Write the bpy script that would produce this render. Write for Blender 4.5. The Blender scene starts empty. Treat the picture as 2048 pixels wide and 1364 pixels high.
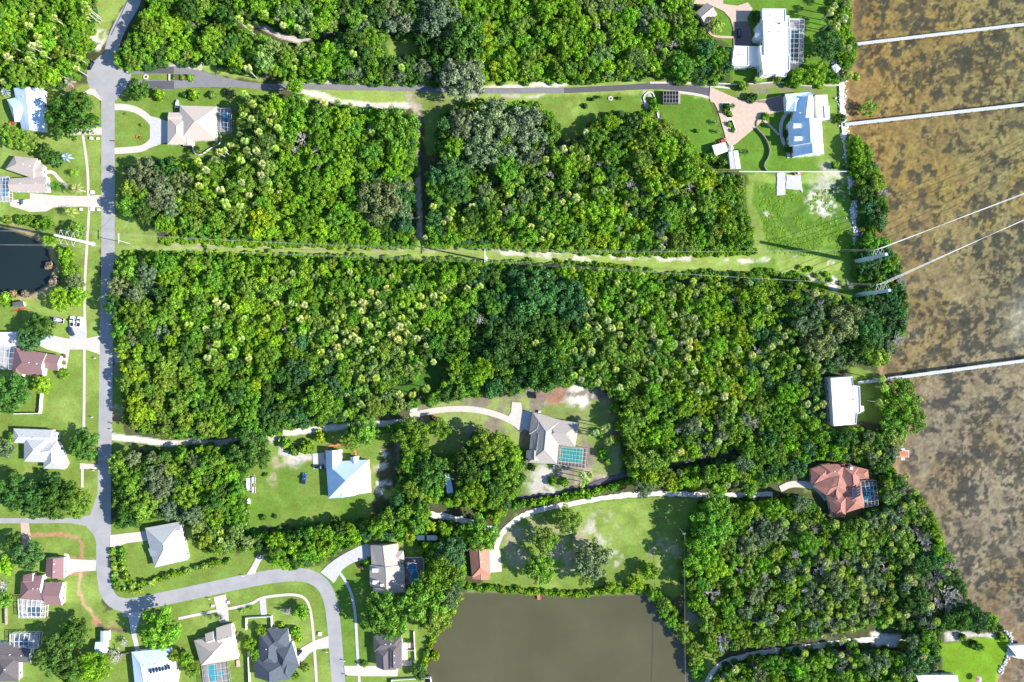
import bpy, bmesh, math, random
import numpy as np
from mathutils import Vector, Matrix
R = math.radians
random.seed(7); RNG = np.random.default_rng(7)
SC = bpy.context.scene
COL = SC.collection

# ------------------------------------------------------------------ camera, sky, sun, exposure
CAMH = 346.0
cam_d = bpy.data.cameras.new("camera"); cam = bpy.data.objects.new("camera", cam_d); COL.objects.link(cam)
cam.location = (0, 0, CAMH); cam.rotation_euler = (0, 0, 0)
cam_d.sensor_width = 36; cam_d.lens = 36*CAMH/512.0; cam_d.clip_start = 1; cam_d.clip_end = 8000
SC.camera = cam
SUN_EL, SUN_AZ = 31.0, -11.7          # azimuth measured from +X (east), towards the south
wd = bpy.data.worlds.new("World"); SC.world = wd; wd.use_nodes = True
nt = wd.node_tree; bg = nt.nodes['Background']
sky = nt.nodes.new('ShaderNodeTexSky'); sky.sky_type = 'NISHITA'; sky.sun_disc = False
sky.sun_elevation = R(SUN_EL); sky.sun_rotation = R(90-SUN_AZ); sky.air_density = 1.0; sky.dust_density = 0.0; sky.ozone_density = 3.0
nt.links.new(sky.outputs[0], bg.inputs[0]); bg.inputs[1].default_value = 0.112
sd = bpy.data.lights.new("sun", 'SUN'); sd.energy = 5.0; sd.angle = R(0.53); sd.color = (1, 0.94, 0.84)
so = bpy.data.objects.new("sun", sd); COL.objects.link(so)
sv = Vector((math.cos(R(SUN_EL))*math.cos(R(SUN_AZ)), math.cos(R(SUN_EL))*math.sin(R(SUN_AZ)), math.sin(R(SUN_EL))))
so.rotation_euler = (-sv).to_track_quat('-Z', 'Y').to_euler()
so.location = (300, -60, 250)
SC.view_settings.view_transform = 'Standard'; SC.view_settings.look = 'None'; SC.view_settings.gamma = 1
SC.view_settings.exposure = 1.1
SC.cycles.max_bounces = 6; SC.cycles.diffuse_bounces = 3; SC.cycles.transparent_max_bounces = 12
SC.cycles.transmission_bounces = 3; SC.cycles.glossy_bounces = 2

# ------------------------------------------------------------------ helpers
def P(px, py, z=0.0):
    k = (CAMH-z)/CAMH/4.0
    return ((px-1024)*k, (682-py)*k, z)
def tag(o, label=None, cat=None, group=None, kind=None):
    if label: o['label'] = label
    if cat: o['category'] = cat
    if group: o['group'] = group
    if kind: o['kind'] = kind
    return o
def empty(name, loc, rz=0.0):
    o = bpy.data.objects.new(name, None); o.location = loc; o.rotation_euler = (0, 0, rz)
    o.empty_display_size = 1; COL.objects.link(o); return o
class MB:
    """collects faces; build() links one mesh object"""
    def __init__(s): s.v = []; s.f = []; s.m = []; s.uv = []
    def face(s, pts, m=0, uv=None):
        n = len(s.v); s.v += [tuple(p) for p in pts]; s.f.append(tuple(range(n, n+len(pts)))); s.m.append(m)
        s.uv.append(uv if uv else [(0, 0)]*len(pts)); return s
    def quadbox(s, base, z0, z1, m=0, mt=None):
        b = [tuple(p[:2]) for p in base]; n = len(b)
        a = sum(b[i][0]*b[(i+1) % n][1]-b[(i+1) % n][0]*b[i][1] for i in range(n))
        if a < 0: b = b[::-1]
        s.face([(x, y, z1) for x, y in b], m if mt is None else mt, [(x, y) for x, y in b])
        s.face([(x, y, z0) for x, y in b[::-1]], m)
        for i in range(n):
            p, q = b[i], b[(i+1) % n]; L = math.dist(p, q)
            s.face([(p[0], p[1], z0), (q[0], q[1], z0), (q[0], q[1], z1), (p[0], p[1], z1)], m, [(0, z0), (L, z0), (L, z1), (0, z1)])
        return s
    def box(s, c, d, rz=0.0, m=0):
        cx, cy, cz = c; dx, dy, dz = d[0]/2, d[1]/2, d[2]/2; ca, sa = math.cos(rz), math.sin(rz)
        pts = [(cx+ca*x-sa*y, cy+sa*x+ca*y) for x, y in ((-dx, -dy), (dx, -dy), (dx, dy), (-dx, dy))]
        return s.quadbox(pts, cz-dz, cz+dz, m)
    def tube(s, p, q, r0, r1=None, n=6, m=0, cap=True):
        if r1 is None: r1 = r0
        p, q = Vector(p), Vector(q); d = (q-p)
        if d.length < 1e-6: return s
        d.normalize(); a = d.orthogonal().normalized(); b = d.cross(a)
        r = [p+(a*math.cos(t)+b*math.sin(t))*r0 for t in [2*math.pi*i/n for i in range(n)]]
        t2 = [q+(a*math.cos(t)+b*math.sin(t))*r1 for t in [2*math.pi*i/n for i in range(n)]]
        for i in range(n):
            j = (i+1) % n; s.face([r[i], r[j], t2[j], t2[i]], m)
        if cap: s.face(r[::-1], m); s.face(t2, m)
        return s
    def dome(s, c, rx, ry, rz, n=12, k=4, m=0):
        rings = []
        for j in range(k+1):
            a = math.pi/2*j/k
            rings.append([(c[0]+rx*math.cos(a)*math.cos(2*math.pi*i/n), c[1]+ry*math.cos(a)*math.sin(2*math.pi*i/n), c[2]+rz*math.sin(a)) for i in range(n)])
        for j in range(k):
            for i in range(n):
                i2 = (i+1) % n
                if j == k-1: s.face([rings[j][i], rings[j][i2], (c[0], c[1], c[2]+rz)], m)
                else: s.face([rings[j][i], rings[j][i2], rings[j+1][i2], rings[j+1][i]], m)
        return s
    def build(s, name, mats, parent=None, smooth=False):
        me = bpy.data.meshes.new(name); me.from_pydata(s.v, [], s.f)
        if not isinstance(mats, (list, tuple)): mats = [mats]
        for m in mats: me.materials.append(m)
        me.polygons.foreach_set('material_index', s.m)
        u = me.uv_layers.new(name='UVMap'); u.data.foreach_set('uv', [c for f in s.uv for p in f for c in p])
        if smooth: me.polygons.foreach_set('use_smooth', [True]*len(s.f))
        me.update()
        o = bpy.data.objects.new(name, me); COL.objects.link(o)
        if parent: o.parent = parent; o.matrix_parent_inverse = Matrix.Identity(4)
        return o

# ------------------------------------------------------------------ materials
def newmat(name):
    m = bpy.data.materials.new(name); m.use_nodes = True
    return m, m.node_tree.nodes, m.node_tree.links, m.node_tree.nodes['Principled BSDF']
def mat(name, col, rough=0.8, spec=0.3, nscale=0.6, namt=0.18, nscale2=4.0, metal=0.0, lines=None, linedark=0.85, bump=0.0):
    m, N, L, b = newmat(name)
    b.inputs['Roughness'].default_value = rough; b.inputs['Specular IOR Level'].default_value = spec; b.inputs['Metallic'].default_value = metal
    tc = N.new('ShaderNodeTexCoord'); geo = N.new('ShaderNodeNewGeometry')
    n1 = N.new('ShaderNodeTexNoise'); n1.inputs['Scale'].default_value = nscale; n1.inputs['Detail'].default_value = 6; n1.inputs['Roughness'].default_value = 0.65
    L.new(geo.outputs['Position'], n1.inputs['Vector'])
    mr = N.new('ShaderNodeMapRange'); mr.inputs['From Min'].default_value = 0.3; mr.inputs['From Max'].default_value = 0.7
    mr.inputs['To Min'].default_value = 1-namt; mr.inputs['To Max'].default_value = 1+namt
    L.new(n1.outputs[0], mr.inputs['Value'])
    mx = N.new('ShaderNodeVectorMath'); mx.operation = 'SCALE'; mx.inputs[0].default_value = col[:3]
    L.new(mr.outputs[0], mx.inputs['Scale']); out = mx.outputs[0]
    if lines:                                   # (uv axis, spacing m): seams or courses
        sp = N.new('ShaderNodeSeparateXYZ'); L.new(tc.outputs['UV'], sp.inputs[0])
        mm = N.new('ShaderNodeMath'); mm.operation = 'MULTIPLY'; mm.inputs[1].default_value = 1/lines[1]
        L.new(sp.outputs[lines[0]], mm.inputs[0])
        fr = N.new('ShaderNodeMath'); fr.operation = 'FRACT'; L.new(mm.outputs[0], fr.inputs[0])
        gt = N.new('ShaderNodeMath'); gt.operation = 'GREATER_THAN'; gt.inputs[1].default_value = 1-lines[2]; L.new(fr.outputs[0], gt.inputs[0])
        m2 = N.new('ShaderNodeMapRange'); m2.inputs['To Min'].default_value = 1; m2.inputs['To Max'].default_value = linedark; L.new(gt.outputs[0], m2.inputs['Value'])
        v2 = N.new('ShaderNodeVectorMath'); v2.operation = 'SCALE'; L.new(out, v2.inputs[0]); L.new(m2.outputs[0], v2.inputs['Scale']); out = v2.outputs[0]
    L.new(out, b.inputs['Base Color'])
    if bump:
        bp = N.new('ShaderNodeBump'); bp.inputs['Strength'].default_value = bump; L.new(n1.outputs[0], bp.inputs['Height']); L.new(bp.outputs[0], b.inputs['Normal'])
    return m
M = {}
M['asphalt'] = mat('worn_asphalt', (0.315, 0.315, 0.325), 0.9, 0.2, 0.12, 0.13)
M['dark_asphalt'] = mat('new_asphalt', (0.10, 0.098, 0.115), 0.9, 0.2, 0.5, 0.12)
M['mid_asphalt'] = mat('lane_asphalt', (0.20, 0.20, 0.215), 0.9, 0.2, 0.4, 0.12)
M['concrete'] = mat('concrete', (0.52, 0.475, 0.43), 0.9, 0.2, 0.5, 0.10)
M['concrete_grey'] = mat('grey_concrete', (0.46, 0.46, 0.48), 0.9, 0.2, 0.8, 0.12)
M['sandroad'] = mat('shell_road', (0.58, 0.55, 0.51), 0.95, 0.1, 0.5, 0.2)
M['paver'] = mat('pink_pavers', (0.50, 0.38, 0.31), 0.9, 0.2, 0.6, 0.1)
M['paver_dark'] = mat('brown_pavers', (0.20, 0.155, 0.15), 0.9, 0.2, 0.6, 0.12)
M['brickwalk'] = mat('brick_walk', (0.36, 0.16, 0.10), 0.9, 0.2, 0.9, 0.2)
M['white_paint'] = mat('white_paint', (0.78, 0.78, 0.76), 0.6, 0.3, 0.6, 0.06)
M['cream_wall'] = mat('cream_stucco', (0.70, 0.66, 0.58), 0.9, 0.2, 0.8, 0.06)
M['white_wall'] = mat('white_stucco', (0.78, 0.77, 0.74), 0.9, 0.2, 0.8, 0.05)
M['glass'] = mat('window_glass', (0.03, 0.05, 0.07), 0.08, 0.6, 1, 0.1)
M['black'] = mat('black_rubber', (0.02, 0.02, 0.022), 0.7, 0.3)
M['chrome'] = mat('bright_metal', (0.6, 0.6, 0.62), 0.3, 0.5, metal=0.8)
M['steel_blue'] = mat('galvanised_pole', (0.34, 0.44, 0.54), 0.6, 0.4, metal=0.0)
M['steel'] = mat('pale_steel', (0.62, 0.63, 0.64), 0.5, 0.4)
M['wire'] = mat('conductor_aluminium', (0.33, 0.33, 0.33), 0.5, 0.4)
M['wood'] = mat('weathered_wood', (0.30, 0.26, 0.21), 0.9, 0.2)
M['dock'] = mat('white_dock_boards', (0.44, 0.46, 0.47), 0.8, 0.2, 0.7, 0.1, lines=(0, 1.2, 0.18), linedark=0.82)
M['bark'] = mat('tree_bark', (0.16, 0.13, 0.10), 0.95, 0.1)
M['palmbark'] = mat('palm_trunk', (0.42, 0.40, 0.36), 0.95, 0.1)
M['deadwood'] = mat('bleached_deadwood', (0.42, 0.41, 0.37), 0.95, 0.1)
M['rock'] = mat('pale_rock', (0.62, 0.61, 0.60), 0.95, 0.1, 1.2, 0.25)
M['pool_deck'] = mat('pool_deck_paving', (0.36, 0.34, 0.33), 0.9, 0.2, 0.7, 0.12)
M['solar'] = mat('solar_cells', (0.02, 0.025, 0.045), 0.15, 0.6, lines=(0, 0.5, 0.06), linedark=3.0)
M['red'] = mat('red_paint', (0.55, 0.05, 0.04), 0.5, 0.5)
M['blue'] = mat('blue_paint', (0.02, 0.07, 0.32), 0.3, 0.6)
M['black_paint'] = mat('black_car_paint', (0.012, 0.015, 0.025), 0.2, 0.6)
M['navy_paint'] = mat('dark_blue_car_paint', (0.03, 0.05, 0.10), 0.2, 0.6)
M['silver_paint'] = mat('silver_car_paint', (0.5, 0.52, 0.55), 0.3, 0.6)
M['car_white'] = mat('white_car_paint', (0.78, 0.78, 0.78), 0.3, 0.6)
M['orange'] = mat('orange_stain', (0.55, 0.20, 0.10), 0.8, 0.2)
M['mulch'] = mat('brown_mulch', (0.16, 0.09, 0.06), 0.95, 0.1, 1.5, 0.3)
M['green_bin'] = mat('green_plastic', (0.01, 0.12, 0.08), 0.5, 0.4)
def shingle(name, col, amt=0.14, lines=(1, 0.45, 0.12), ld=0.9): return mat(name, col, 0.9, 0.15, 1.3, amt, lines=lines, linedark=ld)
RF = {
 'beige': shingle('beige_shingles', (0.50, 0.43, 0.38), 0.06),
 'pinkbeige': shingle('tan_shingles', (0.42, 0.36, 0.33), 0.08),
 'grey': shingle('grey_shingles', (0.45, 0.46, 0.47), 0.10),
 'slate': shingle('slate_shingles', (0.088, 0.103, 0.13), 0.18),
 'brown': shingle('brown_shingles', (0.125, 0.112, 0.12), 0.18),
 'maroon': shingle('maroon_shingles', (0.25, 0.15, 0.155), 0.10),
 'terracotta': mat('terracotta_tiles', (0.33, 0.16, 0.135), 0.85, 0.2, 0.8, 0.2, lines=(0, 0.45, 0.3), linedark=0.8),
 'orange': mat('orange_tiles', (0.44, 0.21, 0.15), 0.85, 0.2, 0.9, 0.12, lines=(0, 0.45, 0.3), linedark=0.82),
 'tan': shingle('warm_grey_shingles', (0.37, 0.335, 0.31), 0.10),
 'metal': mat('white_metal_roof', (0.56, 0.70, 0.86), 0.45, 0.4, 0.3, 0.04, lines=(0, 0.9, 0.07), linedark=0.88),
 'white': mat('white_membrane_roof', (0.66, 0.68, 0.69), 0.7, 0.3, 0.4, 0.05),
 'shedgrey': mat('faded_metal_sheet', (0.60, 0.58, 0.58), 0.6, 0.3, 0.9, 0.1, lines=(0, 0.7, 0.1), linedark=0.85),
}
# leaves: colour from the tree's own species tint, varied per leaf cluster
def leafmat(name, trans=0.3):
    m, N, L, b = newmat(name); N.remove(b)
    at = N.new('ShaderNodeAttribute'); at.attribute_type = 'INSTANCER'; at.attribute_name = 'tint'
    lv = N.new('ShaderNodeAttribute'); lv.attribute_type = 'GEOMETRY'; lv.attribute_name = 'lv'
    oi = N.new('ShaderNodeObjectInfo')
    hs = N.new('ShaderNodeHueSaturation')
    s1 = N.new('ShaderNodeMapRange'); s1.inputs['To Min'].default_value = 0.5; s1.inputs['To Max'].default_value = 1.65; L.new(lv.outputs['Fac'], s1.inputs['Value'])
    s2 = N.new('ShaderNodeMapRange'); s2.inputs['To Min'].default_value = 0.497; s2.inputs['To Max'].default_value = 0.515; L.new(oi.outputs['Random'], s2.inputs['Value'])
    L.new(at.outputs['Vector'], hs.inputs['Color']); L.new(s1.outputs[0], hs.inputs['Value']); L.new(s2.outputs[0], hs.inputs['Hue'])
    d = N.new('ShaderNodeBsdfDiffuse'); t = N.new('ShaderNodeBsdfTranslucent'); mx = N.new('ShaderNodeMixShader'); mx.inputs[0].default_value = trans
    g = N.new('ShaderNodeBsdfGlossy'); g.inputs['Roughness'].default_value = 0.55; g.inputs['Color'].default_value = (1, 1, 1, 1); mg = N.new('ShaderNodeMixShader'); mg.inputs[0].default_value = 0.012
    L.new(hs.outputs[0], d.inputs[0]); L.new(hs.outputs[0], t.inputs[0]); L.new(d.outputs[0], mx.inputs[1]); L.new(t.outputs[0], mx.inputs[2])
    L.new(mx.outputs[0], mg.inputs[1]); L.new(g.outputs[0], mg.inputs[2])
    L.new(mg.outputs[0], N['Material Output'].inputs[0]); return m
M['leaf'] = leafmat('leaves', 0.22); M['frond'] = leafmat('palm_fronds', 0.25)
def screenmat(name, a, col):
    m, N, L, b = newmat(name); N.remove(b)
    t = N.new('ShaderNodeBsdfTransparent'); d = N.new('ShaderNodeBsdfDiffuse'); d.inputs[0].default_value = (*col, 1)
    mx = N.new('ShaderNodeMixShader'); mx.inputs[0].default_value = a
    L.new(t.outputs[0], mx.inputs[1]); L.new(d.outputs[0], mx.inputs[2]); L.new(mx.outputs[0], N['Material Output'].inputs[0]); return m
M['screen'] = screenmat('insect_screen', 0.22, (0.06, 0.06, 0.06))
M['screen_pale'] = screenmat('pale_insect_screen', 0.18, (0.3, 0.3, 0.3))
M['screen_dark'] = screenmat('shade_cloth', 0.88, (0.02, 0.02, 0.025))
def poolmat(name, col):
    return mat(name, col, 0.08, 0.5, 1.2, 0.2)
M['pool'] = poolmat('blue_pool_water', (0.02, 0.19, 0.36)); M['pool_aqua'] = poolmat('aqua_pool_water', (0.06, 0.42, 0.52))
M['pool_green'] = poolmat('green_pool_water', (0.035, 0.36, 0.33)); M['pool_deep'] = poolmat('deep_pool_water', (0.012, 0.09, 0.13))

# ------------------------------------------------------------------ numpy noise and polygon tests
_T = np.random.default_rng(3).random((256, 256))
def vnoise(x, y, s, seed=0):
    x = x/s+seed*17.3; y = y/s+seed*9.1
    xi = np.floor(x).astype(int); yi = np.floor(y).astype(int); fx = x-xi; fy = y-yi
    fx = fx*fx*(3-2*fx); fy = fy*fy*(3-2*fy)
    a = _T[xi & 255, yi & 255]; b = _T[(xi+1) & 255, yi & 255]; c = _T[xi & 255, (yi+1) & 255]; d = _T[(xi+1) & 255, (yi+1) & 255]
    return (a*(1-fx)+b*fx)*(1-fy)+(c*(1-fx)+d*fx)*fy
def fbm(x, y, s, seed=0, o=4):
    t = 0; a = 0.5; w = 0
    for k in range(o): t = t+a*vnoise(x, y, s/2**k, seed+k); w += a; a *= 0.55
    return t/w
def inside(x, y, poly):
    c = np.zeros(np.shape(x), bool); n = len(poly); j = n-1
    for i in range(n):
        xi, yi = poly[i]; xj, yj = poly[j]
        if yi != yj:
            t = ((yi > y) != (yj > y)) & (x < (xj-xi)*(y-yi)/(yj-yi)+xi); c ^= t
        j = i
    return c
def dist_poly(x, y, pts, closed=True):
    d = np.full(np.shape(x), 1e9); n = len(pts)
    for i in range(n if closed else n-1):
        ax, ay = pts[i]; bx, by = pts[(i+1) % n]; dx, dy = bx-ax, by-ay; q = dx*dx+dy*dy+1e-9
        t = np.clip(((x-ax)*dx+(y-ay)*dy)/q, 0, 1); d = np.minimum(d, np.hypot(x-ax-t*dx, y-ay-t*dy))
    return d
def ss(a, b, v): t = np.clip((v-a)/(b-a), 0, 1); return t*t*(3-2*t)

# ------------------------------------------------------------------ water outlines (photo pixels at ground level)
COAST = [(1690,-900),(1690,0),(1686,40),(1694,70),(1692,100),(1684,130),(1688,160),(1690,200),(1695,240),(1699,280),(1703,330),(1710,380),(1716,440),(1720,480),(1730,530),(1742,600),(1752,680),(1760,740),(1782,800),(1782,860),(1788,920),(1792,960),(1812,1020),(1842,1080),(1862,1130),(1884,1180),(1915,1232),(1960,1252),(2008,1268),(2024,1282),(2020,1300),(2008,1328),(1996,1350),(1992,1400),(1990,2600)]
BAY = COAST+[(9000,2600),(9000,-900)]
POND_L = [(-60,452),(0,452),(25,461),(70,478),(95,500),(104,540),(95,570),(60,588),(25,590),(0,586),(-60,580)]
POND_S = [(925,1187),(1000,1186),(1080,1191),(1150,1196),(1230,1190),(1292,1190),(1335,1232),(1366,1272),(1385,1320),(1390,1450),(840,1450),(856,1300),(880,1262),(905,1228)]
ISLET = [(858,1303),(866,1298),(872,1308),(880,1316),(872,1324),(860,1324)]

# ------------------------------------------------------------------ ground: one sheet, land and bed of the waters
def axis(lo, hi, step, far):
    a = np.arange(lo, hi+step, step); o = []; d = step*2; v = hi+step
    while v < far: v += d; o.append(v); d *= 1.35
    lft = [-(q-hi)+lo for q in o]
    return np.array(sorted(lft)+list(a)+o)
gx = axis(-268, 268, 0.75, 3000); gy = axis(-182, 182, 0.75, 3000)
GX, GY = np.meshgrid(gx, gy, indexing='ij')
PX = GX*4+1024; PY = 682-GY*4
jx = (fbm(PX, PY, 14, 1)-0.5)*14+(fbm(PX, PY, 60, 5, 2)-.5)*10; jy = (fbm(PX, PY, 14, 9)-0.5)*14+(fbm(PX, PY, 60, 15, 2)-.5)*10
BX = PX+jx; BY = PY+jy
C = np.zeros(PX.shape+(3,))
f1 = fbm(PX, PY, 40, 2)[..., None]; f2 = fbm(PX, PY, 120, 4)[..., None]; f3 = fbm(PX, PY, 8, 6, 3)[..., None]
C[:] = (0.07, 0.075, 0.035); C *= (0.7+0.8*f1)
c_soil = C.copy()
LAWN = np.array((0.150, 0.230, 0.043)); LUSH = np.array((0.094, 0.195, 0.024)); DRY = np.array((0.235, 0.325, 0.075)); SAND = np.array((0.60, 0.56, 0.50)); TAN = np.array((0.40, 0.33, 0.24)); RUST = np.array((0.40, 0.225, 0.13)); GREYSOIL = np.array((0.20, 0.175, 0.13)); PALE = np.array((0.48, 0.45, 0.40))
def paint(poly, col, s=1.0, thr=None, ns=30, seed=3, soft=0.12, j=1.0, vary=0.35):
    if poly is None: w = np.ones(PX.shape)
    else:
        w = np.zeros(PX.shape)
        for k, (ox, oy) in enumerate(((0, 0), (2, 1), (-1, 2), (-2, -1), (1, -2))):
            w += inside(PX+jx*j+ox, PY+jy*j+oy, poly)/5.0
    if thr is not None: w = w*ss(thr-soft, thr+soft, fbm(PX, PY, ns, seed))
    w = (w*s)[..., None]
    c = np.array(col)*(1-vary/2+vary*f1)*(1-vary/4+vary/2*f3)
    C[:] = C*(1-w)+c*w
def band(pts, wd, col, s=1.0, thr=None, ns=20, seed=8, soft=.12, j=.6, vary=.3):
    d = dist_poly(PX+jx*j, PY+jy*j, pts, False); w = 1-ss(wd*0.5-1.5, wd*0.5+1.5, d)
    if thr is not None: w = w*ss(thr-soft, thr+soft, fbm(PX, PY, ns, seed))
    w = (w*s)[..., None]; C[:] = C*(1-w)+np.array(col)*(1-vary/2+vary*f1)*w
def spot(x, y, r, col, s=1.0, thr=0.5, ns=12, seed=4):
    d = np.hypot(BX-x, BY-y); w = (1-ss(r*.6, r*1.1, d))
    if thr is not None: w = w*ss(thr-.12, thr+.12, fbm(PX, PY, ns, seed))
    w = (w*s)[..., None]; C[:] = C*(1-w)+np.array(col)*w
# residential west strip
paint([(-200,165),(204,165),(204,1500),(-200,1500)], LAWN)
paint([(-200,165),(204,165),(204,1500),(-200,1500)], DRY, 0.7, 0.56, 60)
paint([(180,-60),(262,-60),(262,0),(235,25),(215,60),(210,92),(182,92),(174,60),(188,20)], DRY)
spot(195, 78, 22, SAND, 1, .42); spot(195, 92, 12, SAND, 1, .4); spot(160, 140, 14, TAN, .8, .4); spot(135, 170, 22, (0.2,.12,.1), .8, .4)
paint([(226,195),(252,195),(250,330),(245,520),(245,640),(244,700),(252,900),(222,900),(226,300)], LAWN)
spot(236,715,14,PALE,.8,.45); spot(234,820,14,TAN,.9,.4); spot(232,835,10,(0.35,.16,.13),.8,.4); spot(232,740,14,GREYSOIL,.8,.4)
# NW villa yard
paint([(230,165),(300,176),(520,172),(560,190),(480,205),(478,300),(430,312),(380,330),(250,332),(230,332)], LAWN)
paint([(300,176),(480,178),(478,300),(430,312),(380,330),(300,330)], LUSH, .6, .4)
paint([(262,120),(345,120),(440,128),(500,150),(530,168),(440,150),(400,138),(340,130),(270,132)], DRY)
band([(340,132),(400,138)], 8, PALE, .9)
paint([(258,144),(342,144),(342,166),(258,166)], LAWN, 1, j=.2)
paint([(345,125),(405,128),(400,140),(345,134)], PALE, .9, .4)
# verge of the long lane and clearings
paint([(560,155),(1000,158),(1300,155),(1450,168),(1450,195),(1300,215),(1080,235),(960,210),(840,215),(600,200)], DRY)
band([(590,176),(640,190),(680,203),(740,212),(800,212),(850,216)], 12, SAND, .9)
band([(640,163),(800,168),(930,178),(1060,170),(1130,168)], 9, SAND, .95, .35)
band([(940,190),(1100,192)], 7, PALE, .9, .4)
spot(860,210,45,GREYSOIL,.7,.45)
paint([(845,195),(930,195),(945,250),(890,320),(848,310)], LAWN, .9); spot(890,215,25,GREYSOIL,.8,.45)
band([(815,190),(835,230),(830,300),(836,400),(843,480)], 13, TAN, .95); band([(833,320),(838,400),(843,470)], 8, PALE, .6, .5)
paint([(1050,195),(1290,188),(1320,195),(1310,225),(1200,228),(1180,262),(1130,282),(1090,250)], LAWN)
paint([(1180,190),(1320,186),(1325,225),(1200,228)], LUSH, .6)
spot(1150,215,20,DRY,.8,.4)
paint([(1250,150),(1340,150),(1410,165),(1300,168)], LAWN)
paint([(765,75),(840,70),(840,112),(780,112)], LAWN); spot(800,95,20,DRY,.9,.4)
paint([(1310,178),(1420,195),(1450,300),(1400,330),(1340,260),(1310,200)], LUSH)
band([(1290,185),(1288,200),(1298,215)], 7, PALE); band([(1300,185),(1310,200),(1316,235)], 4, PALE)
# forest tracks in the north
band([(400,35),(440,32),(480,42),(520,50),(560,72),(600,82),(640,70),(680,55),(730,45)], 11, PALE, 1)
band([(380,60),(400,35)], 10, GREYSOIL)
# power line corridor
paint([(228,428),(300,430),(318,476),(500,480),(820,488),(830,478),(850,480),(900,484),(1510,498),(1530,470),(1760,480),(1740,600),(1650,575),(1600,548),(1500,552),(1400,548),(1300,552),(1250,530),(980,524),(700,514),(250,505),(228,520)], DRY)
paint([(228,428),(300,430),(318,500),(228,520)], LAWN, .6, .45)
paint([(1500,460),(1730,470),(1730,600),(1500,552)], LUSH, .75, .42)
band([(335,491),(500,493),(700,499),(830,501),(960,502),(1100,510)], 9, TAN, .65, .46, 30)
band([(950,500),(1100,508),(1200,513),(1300,516),(1400,521),(1480,523),(1535,519)], 11, SAND, .9, .49, 20)
band([(1060,512),(1200,522)], 4, SAND, .7, .4)
band([(1530,555),(1620,560),(1680,578)], 16, PALE, .75, .45)
spot(1666,568,12,SAND,1,.25); spot(1590,520,10,SAND,1,.5); spot(1662,526,7,SAND,1,.4); spot(1540,490,16,PALE,.8,.48)
# NE estates
paint([(1420,-60),(1670,-60),(1672,60),(1690,165),(1700,345),(1480,345),(1400,330),(1450,290),(1420,180),(1460,160),(1465,100),(1420,70)], LUSH)
paint([(1430,175),(1690,165),(1700,345),(1630,330),(1640,210),(1560,185),(1480,200)], LAWN, .8)
band([(1480,190),(1560,180),(1620,178),(1640,190)], 9, GREYSOIL, .8, .42); band([(1500,175),(1560,170)], 8, (0.26,.2,.17), .8, .4)
paint([(1490,340),(1702,340),(1722,500),(1535,505),(1500,430)], LUSH)
paint([(1490,345),(1702,345),(1702,362),(1500,365)], DRY, .8)
paint([(1490,370),(1512,365),(1504,400),(1530,470),(1550,520),(1500,520)], DRY, .6)
paint([(1510,365),(1702,365),(1722,500),(1535,505)], DRY, .35, .56, 11); paint([(1510,365),(1702,365),(1722,500),(1535,505)], (.04,.12,.02), .55, .60, 14, 12)
spot(1645,405,38,SAND,.95,.60,8); spot(1640,425,12,SAND,1,.45,8); spot(1695,385,16,SAND,1,.5,9); spot(1535,430,10,PALE,1,.45); spot(1655,360,40,PALE,.7,.5)
paint([(1740,1262),(1815,1272),(1802,1292),(1745,1292)], SAND)
# centre: house with the green pool and the yard west of it
paint([(830,795),(1060,775),(1205,772),(1245,820),(1240,950),(1110,985),(1035,1002),(800,1010),(790,900),(820,840)], GREYSOIL)
paint([(840,800),(1060,790),(1060,900),(1000,870),(940,850),(840,850)], DRY, .8, .42)
paint([(1085,800),(1240,800),(1240,950),(1080,980)], TAN, .8, .46); paint([(1085,810),(1200,800),(1210,900),(1120,985),(1040,990)], LAWN, .85, .47); paint([(1180,800),(1245,800),(1245,950),(1180,950)], LAWN, .8, .45); paint([(840,850),(1000,870),(1050,900),(1000,1000),(820,1000)], LAWN, .8, .45)
spot(1160,790,32,SAND,.95,.42); spot(1110,790,24,(0.34,.175,.10),.85,.42); spot(866,836,14,RUST,.9,.35); spot(1090,965,40,PALE,.9,.45); spot(960,970,10,RUST,1,.3)
spot(755,920,26,SAND,.95,.5); spot(770,975,26,SAND,.9,.55); spot(820,930,25,PALE,.8,.5); spot(785,990,18,DRY,.9,.35); spot(900,880,50,LAWN,.6,.5)
# lawn around the blue and white roof
paint([(480,880),(560,862),(690,852),(795,860),(760,900),(752,1000),(740,1045),(495,1058),(485,960)], LAWN)
paint([(495,960),(640,900),(740,1000),(700,1045),(500,1055)], LUSH, .6, .42)
spot(590,912,26,PALE,.9,.42); spot(560,925,22,TAN,.7,.45); spot(545,960,14,TAN,.6,.5); spot(745,940,14,TAN,.8,.4); spot(552,870,22,PALE,.9,.4)
# white shell track
band([(222,873),(262,878),(330,886),(400,887),(470,882),(560,866),(640,857),(700,852),(790,846),(826,842)], 12, SAND, 1, None, j=.3)
band([(562,868),(565,905),(600,915),(640,915)], 11, PALE, .9)
paint([(226,888),(470,892),(470,915),(226,925)], LAWN, .9); spot(278,912,18,(0.30,.2,.14),.9,.3); spot(320,918,14,GREYSOIL,.8,.4)
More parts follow.
